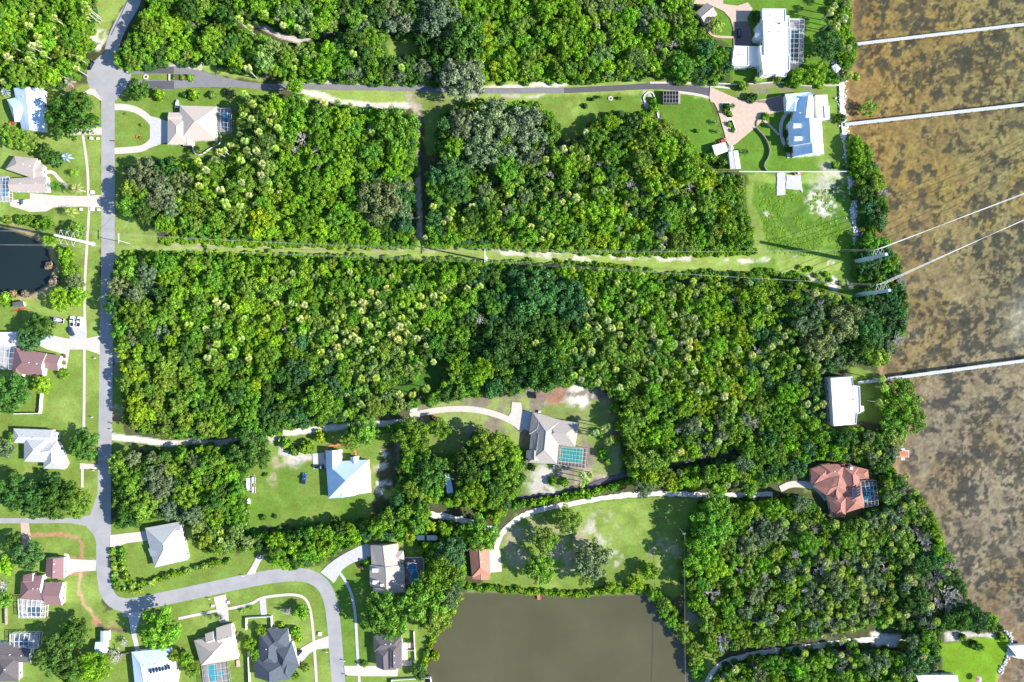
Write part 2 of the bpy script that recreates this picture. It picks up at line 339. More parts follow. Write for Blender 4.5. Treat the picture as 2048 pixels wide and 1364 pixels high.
# south-west block of lawns
paint([(220,1040),(350,1035),(420,1045),(470,1110),(560,1060),(600,1150),(250,1205),(218,1180)], LAWN)
paint([(235,1215),(640,1130),(760,1075),(860,1075),(925,1190),(860,1300),(856,1500),(200,1500),(200,1230)], LAWN)
paint([(235,1215),(640,1130),(760,1075),(860,1075),(925,1190),(860,1300),(856,1500),(200,1500),(200,1230)], DRY, .6, .58, 50)
paint([(640,1120),(860,1100),(860,1190),(740,1200),(740,1330),(660,1330)], LUSH, .75, .4)
band([(62,1070),(120,1070),(150,1073),(162,1088),(163,1116)], 7, RUST, .95); band([(140,1118),(192,1120)], 6, RUST, .9, .4); band([(135,1150),(180,1146)], 7, RUST, .9, .4)
band([(160,1148),(160,1180),(168,1208),(186,1234),(200,1246)], 6, (0.48,.32,.2), .95); spot(190,1243,12,RUST,.9,.4); spot(225,1252,10,RUST,.9,.4)
band([(196,1250),(215,1258),(250,1262)], 7, (0.14,.09,.08), .9)
# lawn by the big pond
paint([(0,0),(1,0),(0,1)], LAWN)
paint([(985,1075),(1035,1030),(1120,1008),(1240,992),(1400,992),(1405,1090),(1380,1190),(1300,1195),(1100,1190),(930,1188),(985,1150)], LAWN)
paint([(1120,1010),(1290,1000),(1310,1080),(1200,1110)], DRY, .6, .42)
spot(1060,1090,60,TAN,.7,.45,25); spot(1135,1095,55,TAN,.8,.45,20); spot(1200,1060,40,PALE,.75,.56,12); spot(1330,1110,40,TAN,.6,.5); spot(1100,1160,40,DRY,.7,.4,30); spot(1230,1120,20,PALE,.8,.5)
paint([(1375,1200),(1410,1200),(1440,1330),(1430,1450),(1385,1450)], LAWN, .9); spot(1395,1230,25,(0.3,.25,.24),.8,.4)
# east gaps
paint([(1698,733),(1765,742),(1772,845),(1716,845)], LAWN); paint([(1600,962),(1640,965),(1650,990),(1610,985)], LAWN)
paint([(1880,1285),(1960,1278),(2012,1262),(2026,1285),(2000,1345),(1990,1420),(1890,1420)], (0.14,0.27,0.018))
paint([(1890,1264),(1990,1264),(1990,1274),(1890,1280)], PALE, .9)
paint([(790,768),(835,755),(860,700),(900,720),(880,775),(800,800),(745,800)], (0.05,0.12,0.02))  # forest clearing: tree shade painted in as a darker grass green
# land beyond the frame keeps the woodland floor; wet margins
PONDCOL = np.array((0.10,0.095,0.055))
db = dist_poly(PX, PY, BAY); db = np.where(inside(PX+jx*.5, PY+jy*.5, BAY), db, -db)/4.0
d1 = dist_poly(PX, PY, POND_L); d1 = np.where(inside(PX+jx*.4, PY+jy*.4, POND_L), d1, -d1)/4.0
d2 = dist_poly(PX, PY, POND_S); d2 = np.where(inside(PX+jx*.4, PY+jy*.4, POND_S), d2, -d2)/4.0
isl = inside(PX, PY, ISLET); d2 = np.where(isl, -dist_poly(PX, PY, ISLET)/4-1.2, d2)
GZ = -1.7*ss(-1.2, 3.5, db)-1.7*ss(-1.0, 2.5, np.maximum(d1, d2))
GZ = GZ+np.where(db > 3, (f1[..., 0]-.5)*0.3, 0)
rim = ss(-5, -1, d1)*(PX > 20)*(PY < 600); C[:] = C*(1-rim[..., None]*.8)+np.array((0.42,.30,.19))*rim[..., None]*.8
w = ss(-1.5, 0.2, np.maximum(d1, d2))[..., None]; C[:] = C*(1-w)+PONDCOL*w
# bay bed: ochre sand, seagrass meadows and algae
t = np.clip((PY-350)/500, 0, 1)[..., None]; e = np.clip((PX-1750)/300, 0, 1)[..., None]
och = np.array((0.375,0.245,0.090)); oly = np.array((0.29,0.245,0.135)); mauve = np.array((0.36,0.285,0.205)); shore = np.array((0.34,0.215,0.125))
bed = (och*(1-e)+oly*e)*(1-t)+mauve*t
bed = bed*(0.72+0.56*fbm(PX, PY, 60, 21)[..., None])*(0.75+0.5*fbm(PX, PY, 9, 31)[..., None])
yl = ss(.5, .66, fbm(PX, PY, 90, 23))[..., None]*.45; bed = bed*(1-yl)+np.array((0.42,0.285,0.075))*(1-.35*t)*yl
near = (1-ss(3, 16, db+(f1[..., 0]-.5)*14))[..., None]; bed = bed*(1-near*.75)+shore*near*.75
fine = ss(.53, .60, fbm(PX, PY, 7, 41, 3))*ss(.38, .56, fbm(PX, PY, 60, 43)); bed = bed*(1-.70*fine[..., None]*(1-near*.8))
big = ss(.56, .61, fbm(PX, PY, 27, 51)*.62+fbm(PX, PY, 8, 53)*.38); big = big*(1-near[..., 0])
bed = bed*(1-.88*big[..., None])+np.array((0.05,0.052,0.05))*.88*big[..., None]
mid = ss(.57, .62, fbm(PX, PY, 18, 61))*ss(.36, .52, fbm(PX, PY, 110, 63))*(1-near[..., 0]); bed = bed*(1-.78*mid[..., None])+np.array((0.06,0.055,0.048))*.78*mid[..., None]
glare = np.exp(-(((PX-2045)/26)**2+((PY-640)/50)**2))[..., None]*fbm(PX, PY, 5, 71, 3)[..., None]*.8
bed = bed*(1-glare)+np.array((.62,.6,.58))*glare  # pale water glare painted into the bed colour
bed = bed*(np.array((.78, .78, .54))*(1-t)+np.array((.74, .74, .66))*t)*(.82+.36*ss(.35, .6, fbm(PX, PY, 4.5, 81, 2)))[..., None]
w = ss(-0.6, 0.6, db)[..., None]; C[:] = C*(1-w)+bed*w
nx, ny = len(gx), len(gy)
verts = np.stack([GX, GY, GZ], -1).reshape(-1, 3)
ii = (np.arange(nx-1)[:, None]*ny+np.arange(ny-1)[None]).reshape(-1)
faces = np.stack([ii, ii+ny, ii+ny+1, ii+1], -1)
def fastmesh(name, verts, faces):
    me = bpy.data.meshes.new(name); nf, k = faces.shape
    me.vertices.add(len(verts)); me.vertices.foreach_set('co', verts.astype(np.float32).ravel())
    me.loops.add(nf*k); me.loops.foreach_set('vertex_index', faces.astype(np.int32).ravel())
    me.polygons.add(nf); me.polygons.foreach_set('loop_start', np.arange(0, nf*k, k, dtype=np.int32))
    me.update(calc_edges=True); return me
me = fastmesh('ground', verts, faces)
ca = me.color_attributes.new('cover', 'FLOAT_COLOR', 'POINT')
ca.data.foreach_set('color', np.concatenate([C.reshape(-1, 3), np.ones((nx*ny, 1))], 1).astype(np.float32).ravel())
m, N, L, b = newmat('ground_cover'); b.inputs['Roughness'].default_value = 0.95; b.inputs['Specular IOR Level'].default_value = 0.08
at = N.new('ShaderNodeAttribute'); at.attribute_name = 'cover'; geo = N.new('ShaderNodeNewGeometry')
n1 = N.new('ShaderNodeTexNoise'); n1.inputs['Scale'].default_value = 0.9; n1.inputs['Detail'].default_value = 8; n1.inputs['Roughness'].default_value = .7; L.new(geo.outputs['Position'], n1.inputs[0])
mr = N.new('ShaderNodeMapRange'); mr.inputs['From Min'].default_value = .3; mr.inputs['From Max'].default_value = .7; mr.inputs['To Min'].default_value = .78; mr.inputs['To Max'].default_value = 1.22; L.new(n1.outputs[0], mr.inputs[0])
n2 = N.new('ShaderNodeTexNoise'); n2.inputs['Scale'].default_value = .16; n2.inputs['Detail'].default_value = 7; n2.inputs['Roughness'].default_value = .7; L.new(geo.outputs['Position'], n2.inputs[0])
m2 = N.new('ShaderNodeMapRange'); m2.inputs['From Min'].default_value = .3; m2.inputs['From Max'].default_value = .7; m2.inputs['To Min'].default_value = .8; m2.inputs['To Max'].default_value = 1.2; L.new(n2.outputs[0], m2.inputs[0])
mq = N.new('ShaderNodeMath'); mq.operation = 'MULTIPLY'; L.new(mr.outputs[0], mq.inputs[0]); L.new(m2.outputs[0], mq.inputs[1])
hq = N.new('ShaderNodeHueSaturation'); hm = N.new('ShaderNodeMapRange'); hm.inputs['From Min'].default_value = .3; hm.inputs['From Max'].default_value = .7; hm.inputs['To Min'].default_value = .478; hm.inputs['To Max'].default_value = .512; L.new(n2.outputs[0], hm.inputs[0]); L.new(hm.outputs[0], hq.inputs['Hue']); L.new(at.outputs['Color'], hq.inputs['Color'])
vm = N.new('ShaderNodeVectorMath'); vm.operation = 'SCALE'; L.new(hq.outputs[0], vm.inputs[0]); L.new(mq.outputs[0], vm.inputs['Scale']); L.new(vm.outputs[0], b.inputs['Base Color'])
bp = N.new('ShaderNodeBump'); bp.inputs['Strength'].default_value = .35; bp.inputs['Distance'].default_value = .15; L.new(n1.outputs[0], bp.inputs['Height']); L.new(bp.outputs[0], b.inputs['Normal'])
me.materials.append(m)
g = bpy.data.objects.new('ground', me); COL.objects.link(g); tag(g, kind='structure')

# waters
def watersheet(name, poly, z, m):
    mb = MB(); mb.face([P(x, y)[:2]+(z,) for x, y in poly][::-1]); o = mb.build(name, m)
    bm = bmesh.new(); bm.from_mesh(o.data); bmesh.ops.triangulate(bm, faces=bm.faces); bmesh.ops.recalc_face_normals(bm, faces=bm.faces)
    if bm.faces and sum(f.normal.z for f in bm.faces) < 0: bmesh.ops.reverse_faces(bm, faces=bm.faces)
    bm.to_mesh(o.data); bm.free(); tag(o, kind='structure'); return o
m, N, L, b = newmat('bay_water'); N.remove(b)
tr = N.new('ShaderNodeBsdfTransparent'); tr.inputs[0].default_value = (.90, .93, .92, 1); gl = N.new('ShaderNodeBsdfGlossy'); gl.inputs['Roughness'].default_value = .12
mx = N.new('ShaderNodeMixShader')
geo = N.new('ShaderNodeNewGeometry'); wv = N.new('ShaderNodeTexNoise'); wv.inputs['Scale'].default_value = 1.1; wv.inputs['Detail'].default_value = 5
mp = N.new('ShaderNodeMapping'); mp.inputs['Scale'].default_value = (1.6, .7, 1); mp.inputs['Rotation'].default_value = (0, 0, .5); L.new(geo.outputs['Position'], mp.inputs[0]); L.new(mp.outputs[0], wv.inputs[0])
bp = N.new('ShaderNodeBump'); bp.inputs['Strength'].default_value = .3; bp.inputs['Distance'].default_value = .2; L.new(wv.outputs[0], bp.inputs['Height'])
L.new(bp.outputs[0], gl.inputs['Normal'])
dt = N.new('ShaderNodeVectorMath'); dt.operation = 'DOT_PRODUCT'; L.new(bp.outputs[0], dt.inputs[0]); L.new(geo.outputs['Incoming'], dt.inputs[1])
def mth(op, a, b2=None):
    q = N.new('ShaderNodeMath'); q.operation = op
    for k, v in enumerate((a, b2)):
        if v is None: continue
        if isinstance(v, (int, float)): q.inputs[k].default_value = v
        else: L.new(v, q.inputs[k])
    return q.outputs[0]
fr = mth('ADD', mth('MULTIPLY', mth('POWER', mth('SUBTRACT', 1.0, mth('ABSOLUTE', dt.outputs['Value'])), 5.0), .9), .022)
df = N.new('ShaderNodeBsdfDiffuse'); df.inputs[0].default_value = (.23, .22, .17, 1); m3 = N.new('ShaderNodeMixShader'); m3.inputs[0].default_value = .07
L.new(tr.outputs[0], m3.inputs[1]); L.new(df.outputs[0], m3.inputs[2])
L.new(fr, mx.inputs[0]); L.new(m3.outputs[0], mx.inputs[1]); L.new(gl.outputs[0], mx.inputs[2]); L.new(mx.outputs[0], N['Material Output'].inputs[0])
watersheet('water', [(x-30, y) for x, y in COAST]+[(9000,2600),(9000,-900)], -0.55, m)
def pondmat(name, col):
    m, N, L, b = newmat(name); b.inputs['Roughness'].default_value = .12; b.inputs['Specular IOR Level'].default_value = .5
    geo = N.new('ShaderNodeNewGeometry'); a = N.new('ShaderNodeTexNoise'); a.inputs['Scale'].default_value = .035; a.inputs['Detail'].default_value = 3; L.new(geo.outputs['Position'], a.inputs[0])
    mr = N.new('ShaderNodeMapRange'); mr.inputs['To Min'].default_value = .7; mr.inputs['To Max'].default_value = 1.3; L.new(a.outputs[0], mr.inputs[0])
    v = N.new('ShaderNodeVectorMath'); v.operation = 'SCALE'; v.inputs[0].default_value = col; L.new(mr.outputs[0], v.inputs['Scale']); L.new(v.outputs[0], b.inputs['Base Color'])
    w = N.new('ShaderNodeTexNoise'); w.inputs['Scale'].default_value = 1.5; w.inputs['Detail'].default_value = 4; L.new(geo.outputs['Position'], w.inputs[0])
    bp = N.new('ShaderNodeBump'); bp.inputs['Strength'].default_value = .25; bp.inputs['Distance'].default_value = .1; L.new(w.outputs[0], bp.inputs['Height']); L.new(bp.outputs[0], b.inputs['Normal'])
    return m
def grow(poly, d):
    cx = sum(p[0] for p in poly)/len(poly); cy = sum(p[1] for p in poly)/len(poly)
    return [(x+(d if x > cx else -d), y+(d if y > cy else -d)) for x, y in poly]
watersheet('pond_water', grow(POND_S, 12), -0.6, pondmat('olive_pond', (0.085, 0.082, 0.042)))
watersheet('pond_water', grow(POND_L, 10), -0.6, pondmat('dark_pond', (0.012, 0.022, 0.022)))

# ------------------------------------------------------------------ roads, drives, walks: sheets each a little above the one below
ZS = [0.02]
def zsheet(): ZS[0] += 0.005; return ZS[0]
def sheet(name, poly, m, jit=0.0):
    z = zsheet(); pts = []
    n = len(poly)
    for i in range(n):
        a, b2 = poly[i], poly[(i+1) % n]; k = max(1, int(math.dist(a, b2)/5)) if jit else 1
        for s in range(k):
            t = s/k; pts.append((a[0]+(b2[0]-a[0])*t+(random.uniform(-jit, jit) if s else 0), a[1]+(b2[1]-a[1])*t+(random.uniform(-jit, jit) if s else 0)))
    w = [P(x, y)[:2]+(z,) for x, y in pts]
    mb = MB(); mb.face(w, 0, [(p[0], p[1]) for p in w]); o = mb.build(name, m)
    bm = bmesh.new(); bm.from_mesh(o.data); bmesh.ops.triangulate(bm, faces=bm.faces)
    for f in bm.faces:
        f.normal_update()
        if f.normal.z < 0: f.normal_flip()
    bm.to_mesh(o.data); bm.free(); tag(o, kind='structure'); return o
def smooth(pts, it=2):
    for _ in range(it):
        q = [pts[0]]
        for a, b2 in zip(pts[:-1], pts[1:]):
            q += [(a[0]*.75+b2[0]*.25, a[1]*.75+b2[1]*.25), (a[0]*.25+b2[0]*.75, a[1]*.25+b2[1]*.75)]
        pts = q+[pts[-1]]
    return pts
def offs(pts, d):
    out = []
    for i in range(len(pts)):
        a = pts[max(0, i-1)]; b2 = pts[min(len(pts)-1, i+1)]; dx, dy = b2[0]-a[0], b2[1]-a[1]; l = math.hypot(dx, dy) or 1
        out.append((pts[i][0]-dy/l*d, pts[i][1]+dx/l*d))
    return out
def ribbon(name, pts, w, m, it=2, jit=0.0):
    z = zsheet(); pts = smooth(pts, it); ws = w if callable(w) else (lambda t: w); n = len(pts)
    if jit:
        q = []
        for a, b2 in zip(pts[:-1], pts[1:]):
            k = max(1, int(math.dist(a, b2)/5)); q += [(a[0]+(b2[0]-a[0])*s/k, a[1]+(b2[1]-a[1])*s/k) for s in range(k)]
        pts = q+[pts[-1]]; n = len(pts)
    lft = []; rgt = []
    for i in range(n):
        a = pts[max(0, i-1)]; b2 = pts[min(n-1, i+1)]; dx, dy = b2[0]-a[0], b2[1]-a[1]; l = math.hypot(dx, dy) or 1; h = ws(i/(n-1))/2
        h1 = h+random.uniform(-jit, jit); h2 = h+random.uniform(-jit, jit)
        lft.append((pts[i][0]-dy/l*h1, pts[i][1]+dx/l*h1)); rgt.append((pts[i][0]+dy/l*h2, pts[i][1]-dx/l*h2))
    mb = MB(); s = 0
    for i in range(n-1):
        q = [lft[i], lft[i+1], rgt[i+1], rgt[i]]; d = math.dist(pts[i], pts[i+1])/4
        wq = [P(x, y)[:2]+(z,) for x, y in q]; mb.face(wq, 0, [(s, 0), (s+d, 0), (s+d, 1), (s, 1)]); s += d
    o = mb.build(name, m); bm = bmesh.new(); bm.from_mesh(o.data)
    bmesh.ops.remove_doubles(bm, verts=bm.verts, dist=1e-4)
    for f in bm.faces:
        f.normal_update()
        if f.normal.z < 0: f.normal_flip()
    bm.to_mesh(o.data); bm.free(); tag(o, kind='structure'); return o
ribbon('road', [(272,-40),(272,0),(243,45),(225,88),(218,130),(216,190),(216,300),(216,560),(213,640),(212,760),(210,900),(208,1000),(206,1080),(206,1150),(215,1195),(245,1213),(300,1203),(400,1182),(500,1160),(560,1150),(610,1148),(645,1165),(662,1200),(668,1250),(672,1300),(677,1364),(680,1420)], 27, M['asphalt'], 2)
sheet('road', [(189,122),(200,112),(232,92),(250,112),(258,136),(263,152),(256,166),(246,184),(233,200),(203,202),(180,177),(174,160),(174,141)], M['asphalt'])
sheet('road', [(-60,1036),(150,1036),(180,1030),(196,985),(222,980),(222,1085),(194,1092),(188,1070),(172,1052),(140,1046),(-60,1047)], M['asphalt'])
sheet('road', smooth([(253,1234),(285,1223),(287,1200),(246,1207),(246,1234)], 1), M['asphalt'])
ribbon('road_edge', [(263,-20),(246,22),(222,70)], 2.0, M['dark_asphalt'], 1)
# long asphalt lane with the island
sheet('lane', [(256,137),(345,133),(372,136),(402,142),(440,153),(488,163),(540,168),(600,167),(600,179),(540,180),(488,175),(400,174),(355,177),(330,181),(300,178),(256,172),(262,160),(386,160),(389,150),(340,148),(262,148)], M['mid_asphalt'])
sheet('lane', [(288,135.5),(348,133.2),(348,147.5),(288,147)], M['dark_asphalt']); sheet('lane', [(290,162),(348,161.5),(348,178),(310,179),(290,175)], M['dark_asphalt'])
ribbon('lane', [(596,173),(700,175),(800,176),(880,180),(960,182),(1060,181),(1130,181)], 11.5, M['mid_asphalt'], 1)
ribbon('lane', [(1128,181),(1228,176.5),(1290,172.5),(1330,172),(1375,177),(1421,185)], lambda t: 11+6*t*t, M['dark_asphalt'], 1)
ribbon('path', [(1300,165.5),(1370,165),(1420,172),(1460,176)], 4, M['concrete'], 1); ribbon('path', [(1355,184),(1395,189),(1421,196)], 5, M['concrete'], 1)
# circular drive
ribbon('driveway', [(229,214),(252,214),(280,222),(304,243),(312,262),(306,282),(288,297),(262,300),(229,302)], 13, M['concrete'], 2)
sheet('driveway', [(300,232),(312,235),(336,243),(336,285),(322,288),(300,296)], M['concrete_grey'])
# west driveways and walks
W = 5.6
sheet('driveway', [(180,177),(190,178),(204,201),(204,203),(185,190),(165,186)], M['concrete'])
sheet('driveway', [(135,253),(204,255),(204,270),(135,269)], M['concrete'])
sheet('driveway', [(60,386),(110,391),(165,392),(202,390),(202,415),(165,413),(108,415),(92,423),(60,424),(20,412),(20,400),(60,398)], M['concrete'])
ribbon('path', [(92,345),(106,343),(118,358),(134,372),(142,380)], 7, M['concrete'], 1)
sheet('driveway', [(103,671),(135,677),(172,677),(200,671),(200,709),(172,699),(140,699),(133,738),(127,738),(128,708),(95,699),(84,694),(84,671)], M['concrete'])
sheet('parking_pad', [(137,648),(140,640),(150,633),(170,634),(170,678),(140,677)], M['concrete_grey'], 1)
sheet('driveway', [(160,926),(197,929),(197,938),(160,938)], M['concrete'])
sheet('driveway', [(131,906),(140,926),(132,938),(126,930)], M['concrete'])
sheet('driveway', [(128,1106),(138,1108),(141,1118),(193,1120),(192,1141),(150,1144),(136,1150),(129,1157)], M['concrete'])
sheet('driveway', [(41,1044),(58,1046),(62,1075),(60,1098),(44,1098),(43,1075)], M['paver'])
sheet('driveway', [(220,1070),(290,1062),(296,1081),(255,1086),(232,1093),(220,1094)], M['concrete'])
sheet('driveway', [(256,1226),(284,1222),(272,1264),(280,1298),(270,1298),(262,1264)], M['concrete_grey'])
ribbon('sidewalk', [(166,270),(172,310),(176,345),(177,385),(179,400),(179,415),(177,445),(173,510),(170,560),(169,610),(171,660),(171,678)], W, M['concrete'], 1)
ribbon('sidewalk', [(169,698),(169,760),(168,858)], W, M['concrete'], 0); ribbon('sidewalk', [(165,937),(165,975)], W, M['concrete'], 0)
ribbon('sidewalk', [(357,1237),(400,1228),(436,1221),(480,1213),(505,1207),(520,1196),(550,1191),(590,1188),(612,1196),(622,1220),(627,1270),(630,1310),(634,1380)], W, M['concrete'], 2)
ribbon('sidewalk', [(678,1143),(694,1165),(706,1195),(712,1240),(714,1290),(717,1332)], W, M['concrete_grey'], 2); ribbon('sidewalk', [(718,1350),(720,1390)], W, M['concrete'], 0)
sheet('driveway', [(427,1194),(452,1188),(457,1222),(458,1243),(440,1246),(434,1222)], M['concrete'])
sheet('path', [(519,1199),(532,1197),(534,1230),(522,1231)], M['concrete_grey'])
sheet('driveway', [(657,1271),(658,1296),(635,1298),(620,1306),(604,1324),(584,1313),(604,1295),(626,1282)], M['concrete'])
sheet('driveway', smooth([(641,1144),(660,1126),(686,1108),(727,1088),(742,1088),(742,1117),(712,1122),(690,1134),(681,1144),(668,1168),(662,1160),(641,1144)], 1), M['concrete_grey'])
sheet('driveway', [(688,1331),(749,1331),(797,1337),(795,1352),(727,1352),(690,1350)], M['concrete'])
sheet('driveway', [(492,1150),(510,1148),(520,1125),(532,1108),(514,1112),(505,1130)], M['concrete'])
sheet('path', [(813,1285),(830,1284),(830,1296),(813,1296)], M['paver'])
# centre
ribbon('driveway', [(820,832),(860,822),(905,817),(950,818),(995,829),(1030,845),(1046,860)], 12, M['concrete'], 2)
sheet('driveway', [(1024,804),(1042,805),(1045,822),(1062,822),(1060,862),(1040,858),(1014,836),(1022,824)], M['concrete'])
sheet('driveway', [(1045,822),(1066,824),(1060,862),(1043,858)], M['concrete_grey'])
sheet('path', [(1047,858),(1054,860),(1050,884),(1064,887),(1063,890),(1044,887)], M['brickwalk'])
ribbon('lane', [(1020,990),(1060,999),(1110,992),(1160,981),(1210,960),(1260,945),(1340,928),(1420,912),(1485,905)], 10, M['dark_asphalt'], 1, 1)
ribbon('shell_road', [(1000,1128),(992,1110),(995,1085),(1008,1060),(1035,1036),(1075,1018),(1150,1006),(1230,991),(1330,986),(1430,991),(1545,988)], 10, M['sandroad'], 2, 1.2)
ribbon('shell_road', [(860,1028),(930,1040),(990,1062)], 12, M['sandroad'], 1, 2)
ribbon('shell_road', [(1560,978),(1580,968),(1605,968),(1625,972)], 13, M['concrete'], 1); ribbon('path', [(1605,968),(1625,972),(1640,985),(1652,1000)], 7, M['concrete_grey'], 1)
sheet('driveway', [(979,1098),(1000,1100),(1004,1143),(980,1145)], M['concrete'])
ribbon('shell_road', [(1404,1400),(1412,1365),(1428,1338),(1455,1320),(1520,1305),(1600,1296),(1700,1281),(1800,1276)], 11, M['sandroad'], 2, 1.2)
sheet('driveway', [(625,907),(652,905),(654,936),(627,938)], M['concrete'])
ribbon('path', [(650,918),(652,896),(665,890),(700,888),(710,893),(712,912)], 4.5, M['orange'], 1)
# north-east
sheet('driveway', [(1380,-30),(1446,-30),(1446,8),(1474,12),(1495,5),(1505,18),(1494,36),(1503,69),(1501,93),(1466,93),(1466,56),(1460,37),(1447,23),(1420,10),(1385,8)], M['paver'])
sheet('driveway', [(1466,44),(1496,43),(1503,69),(1501,93),(1466,93)], M['paver_dark'])
ribbon('path', [(1410,52),(1420,68),(1432,74),(1466,75)], 4.5, M['paver'], 1)
sheet('driveway', smooth([(1420,174),(1470,196),(1486,202),(1525,200),(1572,188),(1574,221),(1554,225),(1530,231),(1517,250),(1490,272),(1468,291),(1456,294),(1444,250),(1431,207),(1418,203),(1420,174)], 1), M['paver'])
sheet('driveway', [(1488,202),(1526,201),(1572,189),(1573,220),(1548,224),(1530,207)], M['paver_dark'])
ribbon('path', [(1524,238),(1540,252),(1557,270)], 4.5, M['paver'], 1)
ribbon('path', [(1574,225),(1563,240),(1560,262),(1566,285),(1574,300),(1578,316)], 7, M['concrete_grey'], 2)
sheet('slab', [(1554,346),(1571,346),(1570,390),(1553,391)], M['concrete_grey'], .8); sheet('slab', [(1572,350),(1601,349),(1605,386),(1600,380),(1572,378)], M['concrete_grey'], .8)

# ------------------------------------------------------------------ houses
def lerp(a, b, t): return tuple(a[i]+(b[i]-a[i])*t for i in range(len(a)))
def inpoly(p, poly):
    c = False; j = len(poly)-1
    for i in range(len(poly)):
        (xi, yi), (xj, yj) = poly[i][:2], poly[j][:2]
        if (yi > p[1]) != (yj > p[1]) and p[0] < (xj-xi)*(p[1]-yi)/(yj-yi)+xi: c = not c
        j = i
    return c
def wing(roof, wall, q, ends, pitch, z, oh=0.45, walls=True):
    """q: eave corners A,B,C,D (ridge runs from AD to BC), world xy; ends: h/g for AD side and BC side"""
    A, B, Cc, D = [Vector((p[0], p[1], z)) for p in q]
    hw = ((D-A).length+(Cc-B).length)/4; h = hw*pitch
    m1 = (A+D)/2; m2 = (B+Cc)/2; ax = (m2-m1); Lr = ax.length; ax.normalize()
    i1 = min(hw, Lr/2-.05) if ends[0] == 'h' else 0; i2 = min(hw, Lr/2-.05) if ends[1] == 'h' else 0
    up = Vector((0, 0, h)); r1 = m1+ax*i1+up; r2 = m2-ax*i2+up
    sl = math.hypot(hw, h); L = Lr
    roof.face([A, B, r2, r1], 0, [(0, 0), (L, 0), (L-i2, sl), (i1, sl)])
    roof.face([Cc, D, r1, r2], 0, [(0, 0), (L, 0), (L-i1, sl), (i2, sl)])
    if ends[0] == 'h': roof.face([D, A, r1], 0, [(0, 0), (2*hw, 0), (hw, sl)])
    if ends[1] == 'h': roof.face([B, Cc, r2], 0, [(0, 0), (2*hw, 0), (hw, sl)])
    # fascia and soffit
    dn = Vector((0, 0, -0.22)); ring = [A, B, Cc, D]
    for i in range(4):
        a, b2 = ring[i], ring[(i+1) % 4]; roof.face([a+dn, b2+dn, b2, a], 1)
    roof.face([A+dn, D+dn, Cc+dn, B+dn], 1)
    if ends[0] == 'g': roof.face([D, A, r1], 1)
    if ends[1] == 'g': roof.face([B, Cc, r2], 1)
    # ridge cap
    ridge = Vector((0, 0, .03))
    if (r2-r1).length > .5: roof.tube(r1+ridge, r2+ridge, .09, n=5, m=2)
    if ends[0] == 'h': roof.tube(A+ridge, r1+ridge, .07, n=4, m=2); roof.tube(D+ridge, r1+ridge, .07, n=4, m=2)
    if ends[1] == 'h': roof.tube(B+ridge, r2+ridge, .07, n=4, m=2); roof.tube(Cc+ridge, r2+ridge, .07, n=4, m=2)
    cx = (A+B+Cc+D)/4; ins = []
    for p in ring:
        d = cx-p; d.z = 0; ins.append(p+d.normalized()*oh*1.4)
    if walls: wall.quadbox([(p.x, p.y) for p in ins], -0.2, z-0.2)
    return ins, r1, r2
def flat(roof, wall, q, z, par=0.35):
    w = [(p[0], p[1]) for p in q]; wall.quadbox(w, -0.2, z-0.03)
    cx = sum(p[0] for p in w)/len(w); cy = sum(p[1] for p in w)/len(w)
    inn = []
    for p in w:
        d = Vector((cx-p[0], cy-p[1])); d.normalize(); inn.append((p[0]+d.x*.03, p[1]+d.y*.03))
    roof.quadbox(inn, z-0.02, z+.02)
    n = len(w)
    if par:
        k = []
        for p in w:
            d = Vector((cx-p[0], cy-p[1])); d.normalize(); k.append((p[0]+d.x*.35, p[1]+d.y*.35))
        for i in range(n):
            a, b2, c2, d2 = w[i], w[(i+1) % n], k[(i+1) % n], k[i]
            roof.face([(a[0], a[1], z+par), (b2[0], b2[1], z+par), (c2[0], c2[1], z+par), (d2[0], d2[1], z+par)], 1)
            roof.face([(c2[0], c2[1], z+.02), (d2[0], d2[1], z+.02), (d2[0], d2[1], z+par), (c2[0], c2[1], z+par)], 1)
            roof.face([(a[0], a[1], z-.02), (b2[0], b2[1], z-.02), (b2[0], b2[1], z+par), (a[0], a[1], z+par)], 1)
